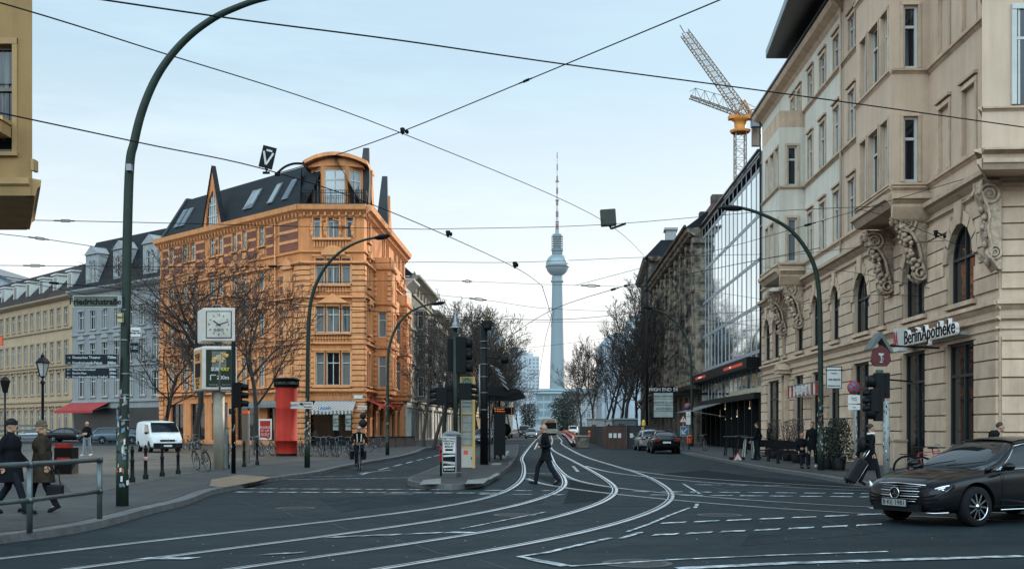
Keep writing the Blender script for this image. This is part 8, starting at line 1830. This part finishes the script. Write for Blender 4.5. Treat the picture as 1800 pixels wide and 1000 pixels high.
for i,(a,b,pt,Y,mt,lb) in enumerate(((1034,1064,737,150,mat('cabin_white',(.42,.42,.39),.7),'white site cabin behind the dark fence'),(1080,1119,737,105,mat('cabin_dark',(.08,.10,.10),.6),'dark site cabin behind the brown hoarding'),(1066,1079,739,120,MATS['cabin_white'],'small pale site cabin between two tree trunks'))):
    F=boardF(a,b,Y,Y); r=thing('site_cabin',lb,'cabin',F.p(0,0)); m=MB(); m.fb(F,0,F.L,0,zz(pt,Y),-2.4,0); m.build('wall',mt,r); m=MB(); m.fb(F,-.1,F.L+.1,zz(pt,Y),zz(pt,Y)+.12,-2.5,.1); m.build('roof',M_grey2,r); m=MB(); m.fb(F,F.L*.2,F.L*.45,1.2,2.0,0,.02); m.build('window',M_win,r)
Y=87; c=P(1131.5,750,Y); r=thing('yellow_post','yellow rounded cover standing behind the hoarding','post',(c.x,90,0)); c=P(1131.5,750,90.5); m=MB(); m.lathe((c.x,90.5,0),[(.17,0),(.17,zz(742,90.5)),(.13,zz(739,90.5)),(0,zz(737,90.5))],14); m.build('cover',mat('yellow_plastic',(.5,.33,.03),.5),r)
# ---- right pavement signs
def tri(name,label,px,pyc,w,Y,sym,base=.12,tilt=0,post=True):
    c=P(px,pyc,Y); root=thing(name,label,'warning sign',(c.x,Y,base)); h=w*.866; 
    def T_(s,o): return [(c.x-s*w/2,Y-o,c.z-h/2*s-(1-s)*0.02),(c.x+s*w/2,Y-o,c.z-h/2*s-(1-s)*.02),(c.x,Y-o,c.z+h/2*s+(0))]
    m=MB(); m.prism(T_(1,0),(0,.02,0)); k=m.build('sign_face',M_red,root); m=MB(); m.prism(T_(.72,.004),(0,-.003,0)); o=m.build('sign_field',M_paper,k)
    if sym=='!': text('!',w*.5,M_txtd,o,(c.x,Y-.012,c.z-h*.05),bold=.01)
    else:
        m=MB(); q=V((c.x,Y-.01,c.z-h*.12)); u=w*.16; m.up=None
        for a,b,t in (((-.1,.55),(.25,.1),.22),((.25,.1),(.55,-.75),.16),((.15,.05),(-.25,-.75),.16),((-.05,.5),(-.55,.0),.12),((-.6,.15),(-.75,-.55),.07)): m.bar(q+V((a[0]*u,0,a[1]*u)),q+V((b[0]*u,0,b[1]*u)),t*u,.004,up=(0,1,0))
        m.ell(q+V((-.2*u,0,.8*u)),(.16*u,.004,.16*u),8,6); m.lathe(q+V((-.95*u,0,-.8*u)),[(.3*u,0),(.0,.3*u)],8,sy=.02); m.build('worker_pictogram',M_txtd,o)
    if post: m=MB(); m.tube([(c.x,Y+.05,base),(c.x,Y+.05,c.z+h*.3)],.03,8); m.build('post',M_grey,root)
    return root
r=tri('roadworks_sign','triangular roadworks sign standing low at the right kerb',1297,805,.74,54,'w',post=False); m=MB(); m.box((P(1297,750,54).x,54.25,.2),(.7,.35,.14)); m.bar((P(1297,750,54).x,54.3,.2),(P(1297,750,54).x,54.05,.6),.04); m.build('stand',M_black,r)
tri('danger_sign','triangular exclamation sign on the post beside the orange bin',1201,736,.62,79,'!')
r,F,o=sign('detour_sign','blue square arrow sign below the exclamation triangle','sign',1196,1211,749,766,79,mat('sign_blue',(.05,.11,.20),.5),border=M_paper,bw=.02); m=MB(); c=F.p(F.L/2,zz(757,79),.012); m.bar(c+V((.18,0,.18)),c-V((.15,0,.15)),.06,.004,up=(0,1,0)); m.bar(c-V((.18,0,.18)),c-V((-.06,0,.18)),.06,.004,up=(0,1,0)); m.bar(c-V((.18,0,.18)),c-V((.18,0,-.06)),.06,.004,up=(0,1,0)); m.build('arrow',M_paper,o)
r,F,o=sign('parking_sign','two white parking plates on the post beside the orange bin','sign',1206,1214,723,746,78.8,M_paper); m=MB(); c=P(1209,714,78.8); m.cyl(c,.26,.02,20,axis=(0,1,0)); m.build('red_disc',M_red,r); m=MB(); m.cyl(c-V((0,.012,0)),.19,.01,20,axis=(0,1,0)); m.build('blue_disc',MATS['sign_blue'],r); text('P\n8-18h',.12,M_txtd,o,F.p(F.L/2,zz(730,78.8),.01),M3=fmat(F)); m=MB(); m.tube([F.p(F.L/2,.12,-.05),F.p(F.L/2,zz(710,79),-.05)],.03,6); m.build('post',M_grey,r)
# white board on street lamp
r,F,o=sign('notice_board','white framed notice board on the right street lamp','sign',1452,1480,644,683,41.2,M_paper,border=M_txtd,bw=.025); 
for t,py,sz in (('Wegen Bauarbeiten geändert',650,.055),('Haltestelle',656,.05),('WELTBLICK',667,.085),('SONNTAG 14 UHR',678,.055)): text(t,sz,M_txtd,o,F.p(F.L/2,zz(py,41.2),.006),M3=fmat(F),bold=.002)
# no-stopping sign & plates
def nostop():
    Y=39; c=P(1501,681,Y); root=thing('no_stopping_sign','round no-stopping sign with two white plates on a sticker-covered post','sign',(c.x,Y,.12)); m=MB(); m.cyl(c,.23,.02,28,axis=(0,1,0)); k=m.build('disc',M_red,root); m=MB(); m.cyl(c-V((0,.012,0)),.185,.008,28,axis=(0,1,0)); k2=m.build('blue_field',MATS['sign_blue'],k)
    m=MB(); 
    for s in(-1,1): m.bar(c+V((-.13,-.018,-.13*s)),c+V((.13,-.018,.13*s)),.04,.004,up=(0,1,0))
    m.build('red_cross',M_red,k2)
    F=boardF(1491,1512,Y,Y); 
    for a,b,t in ((694,709,'Mo-Fr\n7-19 h'),(711,720,'frei')): m=MB(); m.fb(F,0,F.L,zz(b,Y),zz(a,Y),-.02,0); o=m.build('plate',M_paper,root); text(t,.075,M_txtd,o,F.p(F.L/2,zz((a+b)/2,Y),.006),M3=fmat(F))
    m=MB(); m.tube([(P(1505,0,Y).x,Y+.06,.12),(P(1505,0,Y).x,Y+.06,zz(672,Y))],.05,10); m.build('post',M_grey2,root); stickers(root,1505,Y+.06,.052,(712,800),34,12)
nostop()
# traffic light right
T3=tlight('traffic_light','dark traffic light on the sticker-covered pole before the pharmacy',1558,35.,.12,705,[(1545,655,740,'left',.3,.1),(1553,655,700,'none',.34,.25),(1537,683,724,'left',.26,.0)],.10,mt=M_grey2); stickers(T3,1558,35,.103,(705,815),50,13)
# BA pharmacy sign
def pharm():
    F=BF.off(.45); u0,u1=F.u(1582),F.u(1598); zc=lambda px,py: F.z(py,F.u(px)); root=thing('pharmacy_sign','illuminated BerlinApotheke lettering with red BA box above the shop windows','sign',F.p(u0,4.6))
    z0,z1=4.55,5.42; m=MB(); m.fb(F,u0-.0,u0+.62,z0,z1,-.1,.25); k=m.build('logo_box',M_paper,root); F2=F.off(.255); text('BA',.78,mat('logo_red',(.38,.02,.04),.5),k,F2.p(u0+.31,(z0+z1)/2,.01),M3=fmat(F2),bold=.02,sx=.55)
    ua,ub=u0+.72,F.u(1683); s=.74; tm=[]
    mw=mat('sign_white_lit',(.62,.62,.6),.4,emit=(1,1,.95),es=.12)
    w=text('BerlinApotheke',s,mw,root,F.p((ua+ub)/2,5.0,.0),M3=fmat(F),bold=.035,ext=.06,name='letter_backing')
    W_=(ub-ua); cur=max(v.co.length for v in w.data.vertices) 
    ctr=F.p((ua+ub)/2,5.0,0)-org(root)
    proj=[(v.co-ctr).dot(F.d3) for v in w.data.vertices]; k_=W_/(max(proj)-min(proj))
    t=text('BerlinApotheke',s,M_txtd,root,F.p((ua+ub)/2,5.0,.075),M3=fmat(F),bold=.0,ext=.012,name='letters')
    for o in (w,t):
        for v in o.data.vertices: d=(v.co-ctr); a=d.dot(F.d3); v.co+=F.d3*(a*(k_-1))
    m=MB(); m.fb(F,u0,ub+.1,4.72,4.82,-.3,-.1); m.build('mounting_rail',M_grey2,root)
    # green cross
    Y=36.5; c=P(1546,667,Y); r=thing('pharmacy_cross','dark green pharmacy cross above the traffic light','sign',(c.x,Y,c.z-.3)); m=MB(); m.box(c,(.62,.12,.22)); m.box(c+V((0,.0,.21)),(.22,.12,.2)); m.box(c-V((0,0,.21)),(.22,.12,.2)); k=m.build('cross',mat('cross_green',(.01,.06,.035),.4),r); m=MB(); m.bar(c+V((.3,.05,0)),c+V((1.6,1.6,0)),.05); m.build('bracket',M_black,r)
    # gabled apothecary sign
    Y=38.5; c=P(1549,628,Y); r=thing('apothecary_sign','dark red apothecary emblem under a small grey gable roof','sign',(c.x,Y,c.z-.4)); m=MB(); w=.40
    m.prism([c+V((-w,-.05,.28)),c+V((-.02,-.05,.86)),c+V((.02,-.05,.86)),c+V((w,-.05,.18)),c+V((w-.1,-.05,.18)),c+V((0,-.05,.66)),c+V((-w+.1,-.05,.28))],(0,.7,0)); m.build('gable_roof',mat('lead_grey',(.10,.115,.11),.6),r)
    m=MB(); m.prism([c+V((-.2,0,-.3)),c+V((.2,0,-.3)),c+V((.34,0,-.12)),c+V((.3,0,.1)),c+V((.26,0,.25)),c+V((0,0,.42)),c+V((-.26,0,.25)),c+V((-.3,0,.1)),c+V((-.34,0,-.12))],(0,.12,0)); k=m.build('emblem_board',mat('deep_red',(.09,.006,.008),.5),r)
    m=MB(); d=c+V((0,-.012,.03)); m.tube([d+V((0,0,-.18)),d+V((0,0,.02))],.012,5); m.lathe(d+V((0,0,.02)),[(.01,0),(.09,.03),(.10,.09)],12,sy=.1); m.tube([d+V((.07*math.sin(t*.9),-.005,-.16+.045*t)) for t in range(7)],.009,5); m.lathe(d+V((0,0,-.2)),[(.07,0),(.02,.03)],10,sy=.1); m.build('bowl_and_snake',M_paper,k)
    m=MB(); m.bar(c+V((.3,.1,.4)),c+V((2.4,1.2,.4)),.06); m.build('bracket',M_black,r)
pharm()
# red and white banner sign
F=BF.off(.6); ua,ub=F.u(1386),F.u(1443); r=thing('restaurant_sign','red and white striped restaurant sign with letters on the beige facade','sign',F.p(ua,4.)); 
m=MB(); z0=F.z(697,(ua+ub)/2)-.0; z1=F.z(674,(ua+ub)/2); m.fb(F,ua,ub,z0,z0+.05,0,.08); m.fb(F,ua,ub,z1-.05,z1,0,.08); m.build('rail',M_grey,r)
for i in range(16):
    m=MB(); u=ua+(ub-ua)*(i+.2)/16; m.fb(F,u,u+(ub-ua)/16*.45,z0+.05,z1-.05,.02,.06); m.build('slat',M_red if i%2==0 else M_paper,r)
text('HERRUM=ITH',(z1-z0)*.95,M_paper,r,F.p((ua+ub)/2,(z0+z1)/2,.08),M3=fmat(F),bold=.02,sx=.9)
# white lettering and cafe furniture along the right pavement
for i,(px,Y) in enumerate(((1283,62),(1316,57),(1303,66))):
    q=P(px,750,Y); r=thing('bar_table',('tall thin bar table farther along the pavement','white-legged bar table beside the dark standing figure','third bar table nearest the cafe front')[i],'table',(q.x,q.y,.12)); m=MB(); m.box((q.x,q.y,1.18),(.62,.62,.04)); m.build('table_top',M_signgrey,r)
    for a,b in ((-.22,-.22),(.22,-.22),(.22,.22),(-.22,.22)): m=MB(); m.bar((q.x+a*1.2,q.y+b*1.2,.12),(q.x+a*.7,q.y+b*.7,1.16),.05); m.build('leg',M_paper2 if i==1 else M_black,r)
for i,(px,Y) in enumerate(((1352,55),(1372,52),(1390,49))):
    q=P(px,750,Y); r=thing('cafe_bench','dark cafe bench %s before the beige ground floor'%('farthest','middle','nearest')[i] if 0 else ('farthest','middle','nearest')[i]+' of the dark cafe benches before the beige house','bench',(q.x,q.y,.12),group='cafe benches on the right pavement'); m=MB(); m.box((q.x,q.y,.58),(1.3,.4,.05)); m.build('seat',M_black,r); m=MB(); m.box((q.x,q.y+.22,.9),(1.3,.04,.35)); m.build('backrest',M_black,r)
    for s in(-1,1): m=MB(); m.box((q.x+s*.55,q.y,.34),(.06,.38,.44)); m.build('leg',M_black,r)
def shrub(px,Y,h,w,label,tub=True,mt=None,n=700):
    q=P(px,750,Y); root=thing('potted_shrub',label,'plant',(q.x,q.y,.12)); rn=random.Random(px); m=MB(); 
    t=MB(); t.lathe((q.x,q.y,.12),[(.22,0),(.3,.5),(.27,.5)],12); t.build('pot',M_black,root); t=MB()
    for k in range(14): a=rn.uniform(0,2*PI); t.tube([(q.x,q.y,.55),(q.x+w*.5*math.cos(a),q.y+w*.5*math.sin(a),.6+h*.5),(q.x+w*.7*math.cos(a+.4),q.y+w*.7*math.sin(a+.4),.5+h*.95)],[.018,.01,.004],4)
    t.build('stems',M_bark,root)
    for i in range(n):
        u=rn.random(); z=.5+h*u; r=w*math.sqrt(rn.random())*(1-.55*u); a=rn.uniform(0,2*PI); c=V((q.x+r*math.cos(a),q.y+r*math.sin(a),z)); s=rn.uniform(.03,.075); e=V((rn.uniform(-1,1),rn.uniform(-1,1),rn.uniform(-1,1))).normalized(); f=e.orthogonal().normalized(); m.poly(c+e*s,c+f*s*.5,c-e*s,c-f*s*.5)
    m.build('leaves',mt or mat('shrub_green',(.018,.028,.018),.8,var=.5),root)
shrub(1474,41.5,1.5,.7,'dense dark shrub in a tub right of the street lamp',n=1500); shrub(1458,42.5,1.2,.6,'dark shrub tub directly behind the street lamp',n=1000); shrub(1360,57,1.6,.5,'sparse reddish shrub at the cafe entrance',n=260,mt=mat('reddish_leaf',(.06,.035,.025),.8,var=.5)); shrub(1385,53,1.5,.5,'sparse shrub behind the cafe benches',n=260,mt=MATS['reddish_leaf']); shrub(1402,50,1.6,.5,'sparse shrub left of the seated guest',n=260,mt=MATS['reddish_leaf'])
# pavilion box at the beige building base (utility) 
F=BF; u=F.u(1583,.3); r=thing('stone_plinth','pale stone plinth at the foot of the pharmacy pier','plinth',F.p(u,.12,.2)); m=MB(); m.fb(F,u-.45,u+.35,.12,1.15,.16,.62); m.build('block',M_beigetrim,r); m=MB(); m.fb(F,u-.5,u+.4,1.15,1.22,.14,.66); m.build('cap',M_orn,r)
# cafe clutter under the orange house
for i,(px,Y,lb) in enumerate(((590,82,'left white cafe menu board before the orange house'),(612,83,'right white cafe menu board before the orange house'))):
    r,F,o=sign('menu_board',lb,'sign',px-6,px+6,728,757,Y,M_paper2,border=M_black,bw=.05); text('Lagari\nBar\nCafe',.25,M_txtd,o,F.p(F.L/2,zz(742,Y),.02),M3=fmat(F))
r,F,o=sign('shop_sign','small pale blue shop sign above the cafe awning','sign',563,579,712,723,88,mat('pale_blue_sign',(.32,.40,.48),.5,emit=(.6,.75,.9),es=.12)); text('LAGARI',.3,M_txtd,o,F.p(F.L/2,zz(717.5,88),.02),M3=fmat(F))
r,F,o=sign('street_sign','long white street sign on the post before the orange corner','sign',628,645,713,719,70,M_paper); text('Oranienburger Str.',.11,M_txtd,o,F.p(F.L/2,zz(716,70),.01),M3=fmat(F)); m=MB(); m.tube([F.p(F.L*.55,.12,-.05),F.p(F.L*.55,zz(712,70),-.05)],.03,6); m.build('post',M_grey,r)
for k,(py,rr) in enumerate(((731,.2),(744,.26))): m=MB(); m.cyl(P(638,py,69.9),rr,.02,18,axis=(0,1,0)); m.build('disc',M_signdark,r)
for k in range(3):
    q=P(672+k*18,750,88+k*3); r=thing('planter_box',('left','middle','right')[k]+' dark planter box outside the orange house street side','planter',(q.x,q.y,.12)); m=MB(); m.box((q.x,q.y,.5),(2.0,.6,.75)); m.build('box',mat('dark_wood',(.05,.03,.022),.8,var=.3),r); m=MB(); m.box((q.x,q.y,.9),(2.1,.7,.06)); m.build('rim',M_black,r)
# ================= OVERHEAD WIRES =================
def wire(label,pts,r=.011,items=(),sag=0,name='overhead_wire'):
    W=[P(a,b,Y) for a,b,Y in pts]; root=thing(name,label,'wire',W[0]); m=MB(); q=cr(W,8) if len(W)>2 else [W[0].lerp(W[1],t/14)-V((0,0,sag*4*(t/14)*(1-t/14))) for t in range(15)]
    m.tube(q,r,6); m.build('cable',M_wire,root)
    def at(px):
        for i in range(len(q)-1):
            a=900+q[i].x/q[i].y*2000; b=900+q[i+1].x/q[i+1].y*2000
            if min(a,b)<=px<=max(a,b): t=(px-a)/(b-a) if b!=a else 0; p=q[i].lerp(q[i+1],t); return p,(q[i+1]-q[i]).normalized()
        return q[0],(q[1]-q[0]).normalized()
    for kind,px in items:
        p,d=at(px); k=p.y/2000
        if d.x<0: d=-d
        if kind=='ins':   # strain insulator
            m=MB(); m.tube([p-d*9*k,p-d*6*k,p+d*6*k,p+d*9*k],[1.*k,2.2*k,2.2*k,1.*k],8); m.tube([p+d*9*k,p+d*20*k],1.1*k,6); m.build('insulator',M_wire,root)
        if kind=='turn':
            m=MB(); u=V((0,0,1)); m.tube([p-d*20*k,p-d*8*k],1.3*k,6); m.tube([p-d*8*k+u*1.8*k,p+d*8*k+u*1.8*k],.8*k,5); m.tube([p-d*8*k-u*1.8*k,p+d*8*k-u*1.8*k],.8*k,5); m.tube([p+d*8*k,p+d*16*k],1.3*k,6); m.build('turnbuckle',M_wire,root)
        if kind=='clamp':  # registration clamp: bell and short arm
            m=MB(); u=V((0,0,1)); m.lathe(p,[(1.2*k,-2*k),(3.2*k,2*k),(4.4*k,9*k),(3*k,10*k)],8); m.bar(p+u*7*k,p+d*20*k+u*7*k,2.4*k,2.4*k); m.ell(p+d*20*k+u*6*k,(3.*k,3*k,4*k),6,5); m.bar(p,p+d*14*k+u*5*k,1.8*k); m.build('clamp',M_wire,root)
    return root
wire('thick dark wire running from the top left corner over the whole crossing',[(60,-18,15),(400,32,16.5),(700,71,18),(990,113,20),(1400,168,22),(1900,238,25)],.0125)
wire('long wire descending from the top left corner to the tram mast at right',[(-60,-12,16),(230,76,22),(700,232,34),(1060,388,58),(1137,455,100)],.013,[('clamp',707)])
wire('wire from the left edge descending across the orange roof to the centre',[(-60,186,18),(250,252,22),(480,302,26),(700,378,33),(905,470,50),(955,504,60)],.013,[('clamp',787),('clamp',905)])
wire('wire rising from the V signal to the upper right corner',[(488,305,27),(560,283,27),(700,234,25),(930,140,22),(1300,-14,17)],.011,[('turn',925)])
wire('thin span wire crossing at mid height before the orange roof',[(-60,385,30),(240,391,33),(690,402,38),(800,402,39),(1060,395,41),(1400,369,42),(1860,352,42)],.011,[('turn',115),('turn',600)])
wire('short span wire below the mustard oriel',[(-40,407,30),(75,420,31),(195,438,33)],.010,[('turn',70)])
wire('span wire from the left edge behind the arched pole',[(-40,466,34),(60,467,34),(430,469,38),(720,461,42),(910,461,46),(1140,452,48),(1340,447,46)],.010,[('turn',62),('clamp',908) if 0 else ('ins',480)])
wire('pair of span wires passing above the clock, upper one',[(-40,478,34),(90,497,35),(400,522,36),(640,546,40),(960,562,48),(1130,548,52)],.013,[('ins',95)])
wire('pair of span wires passing above the clock, lower one',[(-40,482,34),(90,505,35),(210,533,36),(297,567,38),(345,560,38)],.010,[])
wire('pale wire from the clock case towards the orange house',[(412,569,42),(480,580,46),(700,592,60)],.012)
wire('thin wire crossing before the lower orange storeys',[(230,470,40),(500,495,46),(760,493,50),(960,500,60),(1200,508,62),(1345,527,60)],.010,[('turn',822),('turn',1040)])
wire('thin wire below the insulator wire across the tower shaft',[(700,512,55),(850,527,58),(960,542,60),(1135,551,62),(1345,575,60)],.010,[('turn',842)])
wire('rising wire from the centre node to the tall right street lamp',[(882,600,60),(968,546,52),(1080,508,46),(1140,495,44),(1441,436,41.5)],.013,[('ins',1078),('ins',1100)])
wire('steep wire rising from the centre across the glass building to the oriel',[(1010,502,60),(1140,468,54),(1290,432,48),(1500,372,42),(1745,300,36)],.011,[('clamp',1326) if 0 else ('ins',1420)])
wire('span wire from the beige oriel down to the right edge',[(1500,366,40),(1560,381,39),(1645,415,38),(1740,455,36),(1860,505,35)],.011,[('clamp',1645)])
wire('span wire running flat across the arched windows',[(1340,455,52),(1500,436,46),(1645,424,40),(1860,408,36)],.010)
wire('lower span wire across the arched windows ending at the pier',[(1340,470,52),(1480,476,46),(1600,500,42),(1642,508,41)],.010)
wire('thin span wire behind the right street lamp towards the pharmacy',[(1135,560,70),(1340,545,56),(1500,520,48),(1640,522,42),(1700,528,38)],.010)
wire('thin wire low over the street joining both rows of trees',[(700,612,62),(900,612,70),(1000,603,72),(1130,585,74),(1345,560,62)],.010)
wire('lowest thin span wire between the tram mast and the trees',[(845,570,47),(960,566,60),(1130,566,75)],.010)
wire('black feeder cable from the tram mast to the ornate house',[(850,569,47),(800,560,60),(730,553,78)],.025)
wire('far cross wire over the distant street',[(868,690,90),(900,689,90),(975,687,90),(996,690,90),(996,702,90)],.03)
wire('contact wire hanging from the centre node down the street',[(953,503,56),(966,545,64),(968,560,70),(958,600,90),(948,660,130),(943,700,200)],.016)
wire('loop wire hanging at the crossing node before the tower',[(968,560,62),(963,552,62),(966,541,62),(974,546,62),(971,560,62),(968,575,62)],.012,name='wire_loop')
wire('thin guy wire from the tram mast down to the right trees',[(1137,455,100),(1137,500,100),(1120,555,100)],.014)
r=thing('tram_mast','slim dark tram mast standing before the old brown building','mast',P(1137,750,100)); r.location.z=.1; m=MB(); q=P(1137,750,100); m.tube([(q.x,100,.1),(q.x,100,zz(452,100))],[.13,.08],10); m.build('pole',M_black,r)
for py in (456,512,540): m=MB(); m.bar(P(1131,py,100),P(1143,py,100),.12); m.ell(P(1137,py-3,100),(.16,.16,.22),8,6); m.build('bracket',M_black,r)
# hanging signal boards
def vboard():
    Y=26; c=P(470.5,277,Y); r=thing('tram_signal_board','black tilted tram signal board with white V symbol hanging on a wire','signal board',c-V((0,0,.4))); M3=Matrix.Rotation(R(13),3,'Y')@Matrix.Rotation(R(8),3,'Z'); m=MB(); m.box(c,(.31,.03,.50),M=M3); k=m.build('board',M_black,r); m=MB(); q=c-V((0,.02,0)); f=lambda x,z: q+M3@V((x,0,z))
    m.bar(f(-.11,.12),f(.0,-.17),.045,.006,up=(0,1,0)); m.bar(f(.11,.12),f(.0,-.17),.045,.006,up=(0,1,0)); m.bar(f(-.055,.155),f(.075,.155),.045,.006,up=(0,1,0)); m.build('v_symbol',M_paper,k)
    m=MB(); m.tube([f(0,-.25),P(470,298,Y),P(466,304,Y)],.018,6); m.tube([P(462,304,Y),P(474,304,Y)],.03,6); m.build('hanger',M_black,r)
    r=thing('registration_arm','curved black registration arm right of the V signal board','bracket',P(490,304,Y)); m=MB(); m.k=0; m.tube(cr([P(487,305,Y),P(500,294,Y),P(516,288,Y),P(533,288,Y)],4),.028,8); m.tube([P(483,307,Y),P(493,307,Y)],.035,6); m.bar(P(533,285,Y),P(536,294,Y),.04); m.build('arm',M_black,r)
    Y=58; c=P(1069,383,Y); r=thing('tram_signal_box','square dark signal box hanging on the wire right of the tower','signal board',c-V((0,0,.4))); m=MB(); m.box(c,(.78,.3,.85),M=Matrix.Rotation(R(-4),3,'Y')); k=m.build('box',mat('signal_green',(.025,.035,.022),.5),r); bev(k,.03,1); m=MB(); m.bar(P(1069,393,Y),P(1075,403,Y),.09); m.bar(P(1075,402,Y),P(1100,393,Y),.1); m.build('clamp',M_wire,r)
vboard()
